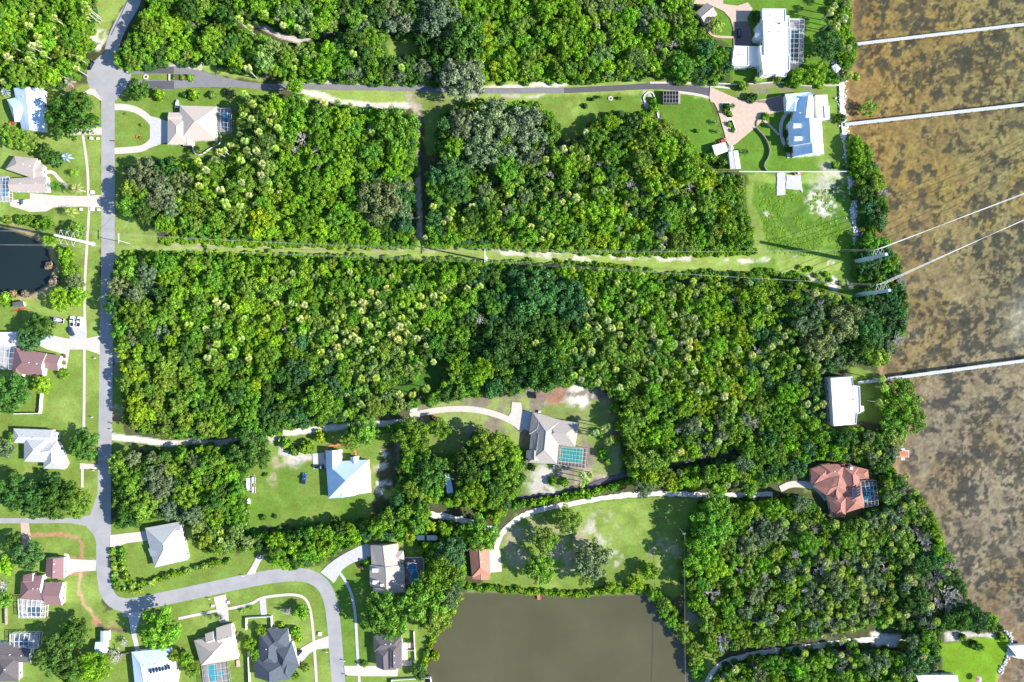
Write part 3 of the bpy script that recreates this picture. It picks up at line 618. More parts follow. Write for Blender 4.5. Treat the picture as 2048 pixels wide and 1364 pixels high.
def house(name, label, style, wings, wallm='cream_wall', garage=None, door=None, vents=(), dormers=(), solar=None, cat='house', windows=True, chimney=None, ridgem=None):
    allp = [p for w in wings for p in w[0]]
    cx, cy, _ = P(sum(p[0] for p in allp)/len(allp), sum(p[1] for p in allp)/len(allp), 3)
    e = empty(name, (cx, cy, 0)); tag(e, label, cat)
    roof, wall = MB(), MB(); insets = []; ridges = []
    for k, w in enumerate(wings):
        q = [tuple(a-b for a, b in zip(P(x, y, w[1])[:2], (cx, cy))) for x, y in w[0]]
        area = sum(q[i][0]*q[(i+1) % len(q)][1]-q[(i+1) % len(q)][0]*q[i][1] for i in range(len(q)))
        if w[2] == 'flat':
            flat(roof, wall, q if area > 0 else q[::-1], w[1]+.013*k, w[3] if len(w) > 3 else .35); ins = [Vector((p[0], p[1], w[1])) for p in (q if area > 0 else q[::-1])]
        else:
            if area < 0: q = [q[3], q[2], q[1], q[0]]
            ends = w[2]
            ins, r1, r2 = wing(roof, wall, q, ends, w[3] if len(w) > 3 else 0.42, w[1]+.017*k)
            ridges.append((r1, r2))
        insets.append((ins, w[1]))
    rm = RF[style]; roof.build('roof', [rm, M['white_paint'], ridgem or rm], e); wall.build('wall', M[wallm], e)
    # openings on the sides that face the middle of the site
    gl = M['glass']; best = {}
    for ins, z in insets:
        n = len(ins); c = sum(ins, Vector())/n
        for i in range(n):
            a, b2 = ins[i], ins[(i+1) % n]; L = (b2-a).length
            if L < 2.5: continue
            t = (b2-a).normalized(); nr = Vector((t.y, -t.x, 0)); mid = (a+b2)/2
            if nr.dot(mid-c) < 0: nr = -nr
            for key, pt in (('g', garage), ('d', door)):
                if pt:
                    w0 = Vector(P(pt[0], pt[1], 1)); d = (Vector((mid.x+cx, mid.y+cy, 0))-Vector((w0.x, w0.y, 0)))
                    tt = max(1.6, min(L-1.6, (Vector((w0.x-cx, w0.y-cy, 0))-Vector((a.x, a.y, 0))).dot(t)))
                    pos = Vector((a.x, a.y, 0))+t*tt; dd = (Vector((pos.x+cx, pos.y+cy, 0))-Vector((w0.x, w0.y, 0))).length
                    if L > (5.5 if key == 'g' else 2.6) and (key not in best or dd < best[key][0]): best[key] = (dd, pos, t, nr)
            facing = nr.x*-(cx+mid.x)+nr.y*-(cy+mid.y) > 0
            if not (facing and windows): continue
            k = max(1, int(L/4.2)); floors = [1.45] if z < 5 else [1.45, 4.6]
            for s in range(k):
                pos = Vector((a.x, a.y, 0))+t*(L*(s+.5)/k); tst = pos+nr*.6
                if any(inpoly(tst, o2[0]) for o2 in insets if o2[0] is not ins): continue
                for zf in floors:
                    ang = math.atan2(t.y, t.x)
                    fr = MB(); 
                    for du, dz2, su, sz in ((0, .66, 1.6, .12), (0, -.66, 1.6, .12), (-.74, 0, .12, 1.2), (.74, 0, .12, 1.2)):
                        pp = pos+t*du+nr*.05; fr.box((pp.x, pp.y, zf+dz2), (su, .12, sz), ang)
                    o = fr.build('window', M['white_paint'], e)
                    pn = MB(); pp = pos+nr*.03; pn.box((pp.x, pp.y, zf), (1.36, .07, 1.2), ang); pn.build('pane', gl, o)
    if 'g' in best:
        _, pos, t, nr = best['g']; mb = MB(); pp = pos+nr*.04; ang = math.atan2(t.y, t.x)
        mb.box((pp.x, pp.y, 1.1), (4.8, .1, 2.2), ang)
        for zz in (.55, 1.1, 1.65): pp2 = pos+nr*.1; mb.box((pp2.x, pp2.y, zz), (4.7, .03, .05), ang)
        mb.build('garage_door', M['white_paint'], e)
    if 'd' in best:
        _, pos, t, nr = best['d']; mb = MB(); pp = pos+nr*.04; mb.box((pp.x, pp.y, 1.05), (1.1, .1, 2.1), math.atan2(t.y, t.x)); o = mb.build('door', M['wood'], e)
        h = MB(); pp = pos+nr*.13+t*.4; h.box((pp.x, pp.y, 1.0), (.06, .1, .15)); h.build('handle', M['chrome'], o)
    if ridges and not vents and cat == 'house':
        for r1, r2 in ridges[:2]:
            for t in ((.3, .7) if (r2-r1).length > 4 else (.5,)):
                q = r1+(r2-r1)*t; mb = MB(); mb.box((q.x+.5, q.y+.3, q.z-.1), (.6, .5, .35)); mb.build('vent', M['steel'], e)
    for (x, y, z) in vents:
        p = P(x, y, z); mb = MB(); mb.tube((p[0]-cx, p[1]-cy, z-.6), (p[0]-cx, p[1]-cy, z+.25), .12, n=8); mb.box((p[0]-cx, p[1]-cy, z+.3), (.55, .55, .14)); mb.build('vent', M['steel'], e)
    for (x, y, z, ang, ln, wd) in dormers:          # gabled dormer pointing along ang
        p = P(x, y, z); q = []
        ca, sa = math.cos(R(ang)), math.sin(R(ang))
        for u, v in ((-ln/2, -wd/2), (ln/2, -wd/2), (ln/2, wd/2), (-ln/2, wd/2)): q.append((p[0]-cx+u*ca-v*sa, p[1]-cy+u*sa+v*ca))
        r2, w2 = MB(), MB(); wing(r2, w2, q, 'gg', .5, z, walls=False)
        r2.quadbox([(v[0]*.92+(p[0]-cx)*.08, v[1]*.92+(p[1]-cy)*.08) for v in q], z-1.7, z-.24, 1)
        o = r2.build('dormer', [RF['metal'] if style == 'metal' else RF['white'], M['white_paint'], RF['white']], e)
    if chimney:
        x, y, z = chimney; p = P(x, y, z); mb = MB(); mb.box((p[0]-cx, p[1]-cy, z-1), (1.0, 1.0, 3.0)); mb.box((p[0]-cx, p[1]-cy, z+.6), (1.25, 1.25, .15)); mb.build('chimney', M['white_wall'], e)
    if solar:
        for (quad, z4) in solar:
            pts = [(*[a-b for a, b in zip(P(x, y, z)[:2], (cx, cy))], z) for (x, y), z in zip(quad, z4)]
            mb = MB(); L1 = math.dist(pts[0], pts[1]); L2 = math.dist(pts[1], pts[2])
            mb.face(pts, 0, [(0, 0), (L1, 0), (L1, L2), (0, L2)])
            lo = [(a, b2, c2-.06) for a, b2, c2 in pts]
            for i in range(4): j = (i+1) % 4; mb.face([lo[i], lo[j], pts[j], pts[i]], 1)
            mb.build('solar_panel', [M['solar'], M['steel']], e)
    return e
def rect(x0, y0, x1, y1, vert=False):
    return [(x0, y0), (x0, y1), (x1, y1), (x1, y0)] if vert else [(x0, y0), (x1, y0), (x1, y1), (x0, y1)]

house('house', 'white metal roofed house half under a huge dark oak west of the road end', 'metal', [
    ([(27,176),(44,262),(88,263),(87,177)], 3.0, 'gg', .36), ([(14,199),(40,193),(52,243),(30,244)], 2.8, 'hg', .4), ([(44,262),(52,236),(88,238),(88,263)], 2.9, 'gg', .3)], 'white_wall', garage=(95,255), vents=((46,193,4.6),))
house('house', 'tan roofed house with white gable ends west of the road, caged pool behind', 'pinkbeige', [
    ([(29,312),(75,317),(67,357),(11,338)], 3.2, 'hg', .35), ([(19,357),(94,352),(96,384),(19,383)], 2.9, 'gg', .35), ([(66,325),(88,330),(87,356),(64,356)], 2.7, 'hg', .3)], 'white_wall', garage=(97,368))
house('house', 'dusty maroon roofed house with white eastern gables and red flower bed', 'maroon', [
    ([(31,695),(93,707),(86,754),(23,745)], 3.2, 'hg', .42), ([(23,745),(30,715),(50,720),(42,757)], 3.1, 'hg', .42), ([(92,707),(122,711),(117,742),(90,737)], 2.9, 'gg', .4)], 'cream_wall', garage=(124,726), door=(93,742))
house('lanai', 'white ribbed metal patio roof behind the maroon roofed house', 'shedgrey', [(rect(-4,664,33,692), 2.9, 'flat', 0)], 'white_wall', cat='patio roof', windows=False)
house('house', 'pale grey hipped roof house beside a dark oak west of the road', 'grey', [
    ([(27,857),(105,860),(104,887),(27,886)], 3.0, 'hg', .4), ([(48,872),(48,923),(100,925),(100,872)], 3.05, 'hh', .42), ([(84,880),(114,882),(130,912),(92,925)], 2.9, 'gh', .4), ([(88,905),(87,937),(129,939),(128,905)], 2.9, 'gh', .38), ([(100,862),(115,864),(114,882),(100,882)], 2.8, 'gg', .3)], 'white_wall', garage=(132,925), vents=((47,870,4.1),(67,876,4.4),(70,902,4.5)))
house('house', 'pale grey hipped roof house alone on the lawn inside the road bend', 'grey', [
    ([(290,1056),(309,1135),(376,1120),(361,1043)], 3.0, 'hh', .42), ([(290,1056),(361,1043),(366,1072),(297,1086)], 3.05, 'hg', .36), ([(296,1097),(302,1113),(332,1106),(326,1088)], 2.9, 'hg', .36)], 'white_wall', garage=(288,1070), vents=((331,1086,5),(321,1097,4.6),(326,1104,4.6)))
house('house', 'maroon roofed house with a white framed pool cage on its south side', 'maroon', [
    ([(93,1116),(91,1152),(128,1157),(128,1115)], 3.3, 'gg', .38), ([(42,1157),(86,1150),(85,1200),(40,1197)], 3.1, 'hg', .4), ([(92,1165),(126,1165),(124,1211),(90,1209)], 3.0, 'gg', .42), ([(47,1150),(66,1146),(70,1172),(50,1172)], 3.0, 'gg', .4)], 'white_wall', garage=(132,1130), door=(108,1162))
house('house', 'grey brown roofed house cut by the left photo edge below the cage', 'brown', [
    ([(-12,1284),(62,1298),(62,1325),(-12,1325)], 3.1, 'hg', .4), ([(-10,1310),(-10,1362),(38,1362),(38,1310)], 3.1, 'hh', .4)], 'cream_wall')
house('shed', 'white two part metal shed at the end of the bare dirt strip', 'metal', [(rect(201,1262,216,1285,True), 2.6, 'gg', .3), (rect(191,1284,214,1306), 2.4, 'gg', .3)], 'white_wall', cat='shed', windows=False)
house('house', 'pale metal roofed house with a row of dark solar panels', 'metal', [
    ([(263,1304),(341,1297),(355,1350),(272,1350)], 3.1, 'hh', .36), ([(263,1304),(272,1390),(322,1390),(300,1300)], 3.05, 'hh', .36), ([(300,1330),(357,1346),(350,1390),(300,1390)], 2.95, 'gh', .3)], 'white_wall',
    solar=[([(298+i*6.1,1338-i*1.35),(302.6+i*6.1,1336.9-i*1.35),(304.2+i*6.1,1346.2-i*1.35),(299.6+i*6.1,1347.2-i*1.35)], (5.0, 5.0, 4.75, 4.75)) for i in range(7)])
house('house', 'sandy beige roofed house with small turquoise pool at its south end', 'beige', [
    ([(388,1281),(402,1331),(477,1318),(462,1268)], 3.1, 'hh', .42), ([(432,1256),(463,1247),(474,1290),(443,1298)], 3.0, 'gg', .42), ([(410,1268),(426,1263),(434,1290),(420,1294)], 3.0, 'gg', .5)], 'cream_wall', garage=(450,1246))
house('house', 'dark slate blue roofed house between two driveways south of the bend', 'slate', [
    ([(534,1258),(576,1258),(582,1300),(530,1300)], 3.1, 'hh', .45), ([(518,1268),(518,1330),(560,1336),(565,1268)], 3.1, 'hh', .42), ([(507,1317),(509,1354),(579,1359),(580,1320)], 3.05, 'hg', .42), ([(545,1290),(584,1284),(599,1331),(560,1352)], 3.05, 'hh', .42), ([(556,1320),(560,1352),(578,1360),(598,1330)], 3.0, 'gh', .42)], 'cream_wall', garage=(590,1310), vents=((533,1298,4.6),(536,1299,4.6)))
house('house', 'tan two tone ridge roof house with two white dormers and brown roof patch', 'pinkbeige', [
    ([(741,1090),(746,1184),(811,1184),(794,1087)], 3.3, 'gg', .36), ([(765,1103),(807,1102),(809,1122),(765,1122)], 3.3, 'gh', .36), ([(739,1130),(740,1172),(811,1185),(808,1130)], 3.25, 'gg', .38)], 'cream_wall', garage=(739,1104), door=(738,1150), dormers=((750,1141,5.6,180,2.8,1.9),(751,1165,5.6,180,2.8,1.9)), chimney=(764,1170,6.5))
house('house', 'dark grey brown roofed house beside the brown pond\'s west bank', 'brown', [
    ([(747,1273),(803,1270),(804,1300),(747,1304)], 3.2, 'hh', .42), ([(770,1285),(772,1330),(804,1337),(804,1280)], 3.2, 'hg', .42), ([(750,1296),(753,1334),(785,1340),(783,1292)], 3.1, 'hg', .42), ([(772,1300),(770,1332),(792,1340),(790,1300)], 3.0, 'gg', .5)], 'white_wall', garage=(768,1337), door=(750,1320))
house('house', 'beige hipped roof villa with blue caged pool beside the circular drive', 'beige', [
    ([(359.5,211),(433,213),(432,281),(360,281)], 3.1, 'hh', .34), ([(335.5,234),(335,289),(377,289),(377,234)], 3.0, 'hh', .34), (rect(337,225,366,245), 2.9, 'gg', .3), ([(366,270),(366,291),(386,290),(386,270)], 2.9, 'gg', .2)], 'cream_wall', garage=(333,262), vents=((393.5,235,4.8),(393.5,250,4.8)))
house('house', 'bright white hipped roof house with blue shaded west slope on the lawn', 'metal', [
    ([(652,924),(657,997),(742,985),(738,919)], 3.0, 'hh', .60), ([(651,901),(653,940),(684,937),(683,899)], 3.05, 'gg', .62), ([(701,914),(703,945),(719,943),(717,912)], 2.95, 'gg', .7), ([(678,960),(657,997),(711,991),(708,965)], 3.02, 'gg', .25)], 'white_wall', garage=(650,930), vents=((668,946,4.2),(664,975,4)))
house('house', 'warm grey many gabled roof house beside the green caged pool', 'tan', [
    ([(1066,825),(1056,925),(1114,928),(1122,840)], 3.3, 'hh', .46), ([(1064.5,824.6),(1058,868),(1084,872),(1097,832)], 3.2, 'hh', .44), ([(1085,834),(1159,846),(1150,894),(1082,885)], 3.2, 'hh', .42), ([(1064,868),(1063,900),(1082,904),(1090,864)], 3.5, 'gg', .55), ([(1053,901),(1052,916),(1084,922),(1084,898)], 3.1, 'gg', .5)], 'cream_wall', garage=(1062,845), door=(1058,895), vents=((1139,874,4.9),))
house('house', 'small orange tile roofed house with a grey drive by the pond lawn', 'orange', [([(938,1096),(944,1154),(981,1150),(979,1097)], 3.0, 'gh', .46), ([(938,1096),(960,1080),(979,1097),(960,1112)], 3.0, 'gg', .3), ([(944,1145),(945,1158),(979,1159),(980,1147)], 2.6, 'gg', .2)], 'cream_wall', garage=(982,1120))
house('house', 'terracotta tiled many hipped roof mansion with solar panels near the bay', 'terracotta', [
    ([(1621,938),(1658,926),(1663,958),(1625,972)], 3.6, 'hh', .42), ([(1642,929),(1690,928),(1682,960),(1645,955)], 3.9, 'hh', .44), ([(1684,932),(1690,985),(1722,982),(1716,934)], 3.8, 'hh', .44), ([(1700,930),(1736,939),(1738,957),(1700,960)], 3.4, 'hh', .4), ([(1625,972),(1680,944),(1700,985),(1652,990)], 4.2, 'hh', .45), ([(1649,968),(1650,990),(1684,996),(1690,962)], 3.3, 'gg', .5), ([(1655,990),(1665,1034),(1690,1034),(1700,985)], 3.6, 'hh', .44), ([(1690,962),(1684,1010),(1727,1016),(1722,963)], 3.7, 'hh', .42), ([(1680,990),(1690,1026),(1728,1014),(1724,985)], 3.65, 'hh', .4), ([(1651,984),(1656,1004),(1688,990),(1680,975)], 3.5, 'hg', .5)], 'cream_wall', chimney=(1702,936,6.0), windows=True,
    ridgem=M['orange'], solar=[([(1704,979+i*5.4),(1721,970+i*5.4),(1721.4,974.4+i*5.4),(1704.4,983.4+i*5.4)], (6.3, 6.0, 6.0, 6.3)) for i in range(4)])
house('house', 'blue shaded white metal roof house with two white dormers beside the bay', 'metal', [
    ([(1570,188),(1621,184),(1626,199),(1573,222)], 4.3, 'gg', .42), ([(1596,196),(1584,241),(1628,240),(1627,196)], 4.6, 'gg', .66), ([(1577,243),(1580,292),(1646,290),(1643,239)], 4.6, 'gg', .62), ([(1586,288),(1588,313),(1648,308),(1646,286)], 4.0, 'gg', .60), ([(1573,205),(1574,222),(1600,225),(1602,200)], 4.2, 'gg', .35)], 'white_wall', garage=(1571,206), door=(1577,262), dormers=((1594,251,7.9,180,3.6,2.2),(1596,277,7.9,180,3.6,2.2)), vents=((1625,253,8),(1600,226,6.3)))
house('lanai', 'pale blue white flat lanai roof on the bay side of the dormered house', 'shedgrey', [([(1631,190),(1655,189),(1659,240),(1636,238)], 3.0, 'flat', 0), ([(1648,212),(1659,212),(1660,236),(1650,236)], 3.3, 'flat', .1)], 'white_wall', cat='patio roof', windows=False)
house('shed', 'white roofed shed beside the pink drive, closer to the red car', 'white', [([(1424,291),(1450,284),(1456,302),(1430,312)], 2.8, 'gg', .2)], 'white_wall', cat='shed', windows=False)
house('shed', 'grey white oblong shed against the long white boundary wall', 'shedgrey', [([(1457,303),(1461,338),(1482,337),(1476,301)], 2.8, 'gg', .16)], 'white_wall', cat='shed', windows=False)
house('garden_pavilion', 'pale hut under trees near the big white modern villa\'s shore', 'white', [([(1663,133),(1672,127),(1682,137),(1672,147)], 3.0, 'hh', .3)], 'white_wall', cat='hut', windows=False)
house('house', 'small grey gabled cottage tilted beside the pink brick entrance drive', 'tan', [([(1391,25),(1414,5),(1435,29),(1410,49)], 3.2, 'gg', .42)], 'cream_wall')
house('house', 'large white flat roofed modern villa with a round turret and pool', 'white', [
    (rect(1524.6,18,1571,44), 6.6, 'flat'), ([(1526,40),(1580,56),(1580,110),(1528,110)], 7.2, 'flat'), ([(1519,92),(1580,92),(1579,141),(1526,148)], 6.8, 'flat'), ([(1560,32),(1578,32),(1579,60),(1560,60)], 5.6, 'flat'), ([(1468,92),(1497,93),(1497,132),(1463,132)], 4.6, 'flat'), ([(1496,93),(1524,93),(1524,132),(1496,130)], 3.6, 'flat'), ([(1522,130),(1548,135),(1531,150),(1521,148)], 4.0, 'flat', .1), ([(1552,135),(1576,140),(1572,154),(1552,152)], 3.4, 'flat', .2), ([(1514,50),(1530,44),(1532,76),(1522,80)], 5.2, 'flat', .2)], 'white_wall', garage=(1480,91), vents=((1543,63,7.6),(1563,64,7.6),(1536,102,7.4),(1544,30,7),(1481,109,5)))
house('house', 'plain white flat roofed house among trees at the long southern boardwalk', 'white', [
    ([(1661,756),(1704,753),(1706,771),(1719,772),(1721,826),(1714,827),(1712,848),(1667,852)], 8.4, 'flat', .4), ([(1716,812),(1727,812),(1728,822),(1716,826)], 7.0, 'flat', .2)], 'white_wall', vents=((1664,788,8.9),(1712,800,8.9)))
house('house', 'pale roofed house cut by the bottom photo edge near the bright lawn', 'shedgrey', [([(1832,1350),(1915,1350),(1915,1400),(1845,1400)], 3.0, 'gg', .3)], 'cream_wall')
house('mobile_home', 'narrow white trailer home under trees south of the curved drive', 'metal', [([(889,948),(894,987),(907,985),(899,947)], 3.0, 'gg', .15)], 'white_wall', cat='trailer home')
house('shed', 'small white square shed at the gate of the curved concrete drive', 'white', [(rect(820,810,834,824), 2.6, 'gg', .2)], 'white_wall', cat='shed', windows=False)
house('shed', 'dark red brick shed by the orange dirt patch', 'maroon', [([(1072,786),(1087,789),(1087,801),(1073,800)], 2.6, 'gg', .25)], 'brickwalk', cat='shed', windows=False)
house('shed', 'dark purplish shed at the edge of the dark pond', 'brown', [([(25,605),(47,602),(49,613),(27,616)], 2.4, 'gg', .2)], 'wood', cat='shed', windows=False)
house('shed', 'white carport shed beside the pink driveway north of the maroon roof', 'metal', [([(82,672),(103,670),(101,694),(81,693)], 2.6, 'gg', .12)], 'white_wall', cat='shed', windows=False)
e = house('boathouse', 'white boathouse roof over the water at the bottom right shore', 'white', [([(2017,1292),(2060,1290),(2060,1322),(2034,1314)], 2.6, 'gg', .12)], 'white_wall', cat='boathouse', windows=False)
# turret of the modern villa
tz = 5.6; p = P(1519, 70, tz); mb = MB(); mb.tube((0, 0, 0), (0, 0, tz), 1.9, n=18)
t = empty('turret', (p[0], p[1], 0)); tag(t, 'round white turret with shallow cone roof at the modern villa entrance', 'turret'); mb.build('wall', M['white_wall'], t)
mb = MB(); mb.tube((0, 0, tz), (0, 0, tz+1.1), 2.3, .05, n=18); mb.build('roof', RF['white'], t)

# ------------------------------------------------------------------ pools and cages
def pool(label, poly, m, deck=None, deckm='pool_deck'):
    if deck: sheet('pool_deck', deck, M[deckm])
    c = P(sum(p[0] for p in poly)/len(poly), sum(p[1] for p in poly)/len(poly)); e = empty('swimming_pool', (c[0], c[1], 0)); tag(e, label, 'pool')
    w = [(P(x, y)[0]-c[0], P(x, y)[1]-c[1]) for x, y in poly]; z = zsheet()+.01; zsheet(); zsheet(); zsheet()
    o = [(x*1.0+(.35 if x > 0 else -.35), y*1.0+(.35 if y > 0 else -.35)) for x, y in w]
    mb = MB(); n = len(w); a = sum(w[i][0]*w[(i+1) % n][1]-w[(i+1) % n][0]*w[i][1] for i in range(n))
    if a < 0: w = w[::-1]; o = o[::-1]
    mb.quadbox(o, -.1, z+.01); mb.build('coping', M['concrete'], e)
    mb = MB(); mb.quadbox(w, -.05, z+.018); mb.build('water', M[m], e); return e
def cage(label, poly, z, nx, ny, barm='white_paint', scr='screen', bw=.11, mans=.5, cat='pool cage'):
    """screen enclosure: posts, a beam grid and stretched insect screen"""
    c = P(sum(p[0] for p in poly)/4, sum(p[1] for p in poly)/4, z); e = empty('pool_cage', (c[0], c[1], 0)); tag(e, label, cat)
    q = [Vector((P(x, y, z)[0]-c[0], P(x, y, z)[1]-c[1], 0)) for x, y in poly]
    def G(u, v): return (q[0]*(1-u)+q[1]*u)*(1-v)+(q[3]*(1-u)+q[2]*u)*v
    fr = MB(); zz = lambda u, v: Vector((0, 0, z+mans*min(1, 4*min(u, 1-u), 4*min(v, 1-v))))
    for i in range(nx+1):
        for j in range(6): u = i/nx; fr.tube(G(u, j/6)+zz(u, j/6), G(u, (j+1)/6)+zz(u, (j+1)/6), bw/2, n=4, cap=False)
        for v in (0, 1): fr.tube(G(i/nx, v), G(i/nx, v)+zz(i/nx, v), bw/2, n=4)
    for j in range(ny+1):
        for i in range(6): v = j/ny; fr.tube(G(i/6, v)+zz(i/6, v), G((i+1)/6, v)+zz((i+1)/6, v), bw/2, n=4, cap=False)
        for u in (0, 1): fr.tube(G(u, j/ny), G(u, j/ny)+zz(u, j/ny), bw/2, n=4)
    for a in (0, 1):
        fr.tube(G(0, a)+Vector((0, 0, 1)), G(1, a)+Vector((0, 0, 1)), bw/2, n=4); fr.tube(G(a, 0)+Vector((0, 0, 1)), G(a, 1)+Vector((0, 0, 1)), bw/2, n=4)
    fr.build('frame', M[barm], e)
    s = MB(); d = Vector((0, 0, -.03)); k = 6
    for i in range(k):
        for j in range(k):
            s.face([G(i/k, j/k)+zz(i/k, j/k)+d, G((i+1)/k, j/k)+zz((i+1)/k, j/k)+d, G((i+1)/k, (j+1)/k)+zz((i+1)/k, (j+1)/k)+d, G(i/k, (j+1)/k)+zz(i/k, (j+1)/k)+d])
    for (u0, v0, u1, v1) in ((0, 0, 1, 0), (1, 0, 1, 1), (1, 1, 0, 1), (0, 1, 0, 0)):
        s.face([G(u0, v0)*.995, G(u1, v1)*.995, G(u1, v1)*.995+Vector((0, 0, z-.05)), G(u0, v0)*.995+Vector((0, 0, z-.05))])
    s.build('screen', M[scr], e); return e
def oval(cx, cy, rx, ry, n=14, wob=0.0, s=0): 
    rr = random.Random(s); return [(cx+rx*math.cos(2*math.pi*i/n)*(1+rr.uniform(-wob, wob)), cy+ry*math.sin(2*math.pi*i/n)*(1+rr.uniform(-wob, wob))) for i in range(n)]
pool('deep blue pool inside the cage of the beige villa', [(443,224),(458,224),(459,236),(457,243),(459,252),(456,260),(446,260),(443,250),(445,240),(442,232)], 'pool', rect(433,215,462,264))
cage('grey framed pool cage on the east side of the beige villa', [(434,216),(463,219),(463,265),(434,262)], 3.0, 4, 5, 'steel')
pool('blue pool at the left photo edge inside a pale cage', [(2,357),(17,357),(17,392),(4,394)], 'pool', rect(-8,352,19,402))
cage('pale pool cage cut by the left photo edge', rect(-8,354,19,402), 3.0, 4, 6, 'white_paint', 'screen_pale')
pool('small blue grey pool under the pale cage behind the maroon roofed house', [(14,700),(28,696),(25,715),(16,716)], 'pool', rect(-10,690,31,738), 'concrete_grey')
cage('pale pool cage beside the ribbed patio roof', [(-10,690),(31,694),(26,740),(-10,734)], 3.0, 4, 4, 'white_paint', 'screen_pale')
pool('small kidney pool under the white cage south of the maroon roof', [(57,1214),(80,1213),(86,1222),(80,1232),(66,1230),(56,1224)], 'pool_deep', rect(38,1199,90,1234), 'concrete_grey')
cage('white framed pool cage below the twin maroon roofs', [(36,1198),(92,1202),(90,1236),(38,1236)], 2.9, 6, 3, 'white_paint', 'screen_pale', .2)
pool('blue pool under a white barrel cage in the lower left corner', [(30,1275),(58,1273),(60,1292),(30,1294)], 'pool', rect(20,1268,78,1296), 'concrete_grey')
cage('white barred pool cage above the grey brown roof', [(20,1268),(80,1266),(76,1297),(20,1297)], 3.0, 6, 2, 'white_paint', 'screen_pale', .2)
pool('turquoise pool peeking below the solar panel roof at the photo edge', [(326,1358),(352,1355),(358,1380),(322,1380)], 'pool_aqua')
pool('bright turquoise pool south of the beige roofed house', [(416,1330),(433,1328),(436,1360),(422,1362),(416,1345)], 'pool_aqua', [(404,1330),(452,1322),(458,1380),(408,1380)])
pool('round turquoise hot tub beside the bright turquoise pool', oval(444,1346,5,5,12), 'pool_aqua')
cage('thin grey pool cage south of the beige roofed house', [(403,1330),(454,1322),(460,1372),(408,1376)], 2.9, 4, 4, 'steel')
pool('irregular dark blue pool behind the house with two white dormers', [(818,1126),(834,1127),(832,1138),(837,1148),(836,1162),(826,1167),(820,1158),(824,1146),(815,1138)], 'pool', [(811,1118),(846,1114),(848,1168),(812,1170)], 'paver_dark')
pool('green pool in the black caged enclosure beside the many gabled roof', [(1122,895),(1165,898),(1163,925),(1120,922)], 'pool_green', [(1119,892),(1173,897),(1169,936),(1115,929)], 'paver_dark')
cage('dark framed pool cage over the green pool', [(1120,892),(1174,897),(1170,937),(1116,929)], 3.0, 8, 5, 'steel')
pool('long dark teal pool on the bay side of the modern white villa', [(1582,62),(1597,62),(1596,122),(1581,122)], 'pool_deep', [(1575,38),(1608,38),(1606,124),(1590,140),(1575,140)], 'concrete_grey')
cage('grey framed pool cage beside the modern white villa', [(1577,39),(1609,39),(1606,126),(1577,126)], 3.2, 3, 9, 'steel')
pool('blue pool below the white cage of the terracotta mansion', [(1723,972),(1744,972),(1746,998),(1726,1000)], 'pool', [(1721,963),(1750,963),(1758,994),(1748,1012),(1729,1015)], 'pool_deck')
cage('white framed pool cage against the terracotta roof', [(1721,962),(1752,961),(1757,1010),(1729,1015)], 3.2, 4, 5, 'white_paint', 'screen')
cage('black mesh roofed carport frame on the estate lawn', rect(1327,182,1357,206), 2.6, 5, 3, 'steel', 'screen_dark', .09, .05, 'carport')
sheet('slab', rect(1333,186,1360,208), M['pool_deck'])
sheet('patio', [(473,1320),(480,1318),(482,1332),(474,1333)], M['paver']); sheet('patio', rect(804,1284,816,1331), M['concrete']); sheet('patio', rect(800,1320,824,1330), M['paver'])

# ------------------------------------------------------------------ fences and walls
def fence(label, pts, h, m, th=.12, posts=3.0, name='fence', cat='fence'):
    c = P(*pts[0]); e = empty(name, (c[0], c[1], 0)); tag(e, label, cat); mb = MB(); pm = MB()
    for a, b2 in zip(pts[:-1], pts[1:]):
        A = Vector(P(*a))-Vector(c); B = Vector(P(*b2))-Vector(c); d = B-A; L = d.length; ang = math.atan2(d.y, d.x); mid = (A+B)/2
        mb.box((mid.x, mid.y, h/2), (L, th, h), ang)
        if posts:
            for k in range(int(L/posts)+1): q = A+d*(k*posts/L); pm.box((q.x, q.y, h/2+.06), (th+.09, th+.09, h+.12), ang)
    mb.build('panel', m, e)
    if posts: pm.build('post', m, e)
    return e
WP = M['white_paint']
fence('white vinyl fence corner with dark shadow on the lawn west of the sidewalk', [(86,787),(83,826),(32,827)], 1.9, WP, .3)
fence('white fence around the dark pool with the angled corner', [(811,1114),(838,1114),(843,1112),(848,1118),(849,1152)], 1.5, WP, .2)
fence('white garden wall with open side north of the slate roof', [(494,1257),(494,1234),(544,1231),(545,1257)], 1.6, WP, .25)
fence('white fence running south beside the slate roofed house', [(498,1302),(501,1380)], 1.8, WP, .25)
fence('thin white fence behind the dark grey brown roof by the pond', [(828,1262),(831,1320)], 1.4, WP, .15); fence('short white fence joining the patio east of the dark roof', [(816,1299),(830,1299)], 1.4, WP, .15)
fence('white fence around the yard at the bottom photo edge by the pond', [(784,1380),(784,1358),(861,1353),(866,1380)], 1.6, WP, .2)
fence('long white boundary wall between the lawns, running to the shore', [(1476,344),(1560,344.5),(1700,344)], 1.6, WP, .22, 0, 'boundary_wall', 'wall')
fence('weathered wooden fence continuing the white wall into the trees', [(1398,349),(1430,345),(1474,344)], 1.5, M['wood'], .15)
fence('pale stone wall between the two northern estates', [(1425,168),(1480,170),(1520,168),(1560,165),(1600,172),(1622,174)], 1.2, M['concrete'], .5, 0, 'stone_wall', 'wall'); fence('pale stone wall piece meeting the shore rocks', [(1622,166),(1650,172),(1682,171)], 1.0, M['concrete'], .6, 0, 'stone_wall', 'wall')
fence('curved retaining wall, coloured dark for shade, snaking through the estate lawn', smooth([(1512,257),(1516,262),(1527,273),(1535,288),(1539,303),(1535,317),(1527,328),(1528,337),(1533,343)], 2), 1.5, M['wood'], .3, 0, 'retaining_wall', 'wall')  # dark wall colour stands in for the deep shade beside it
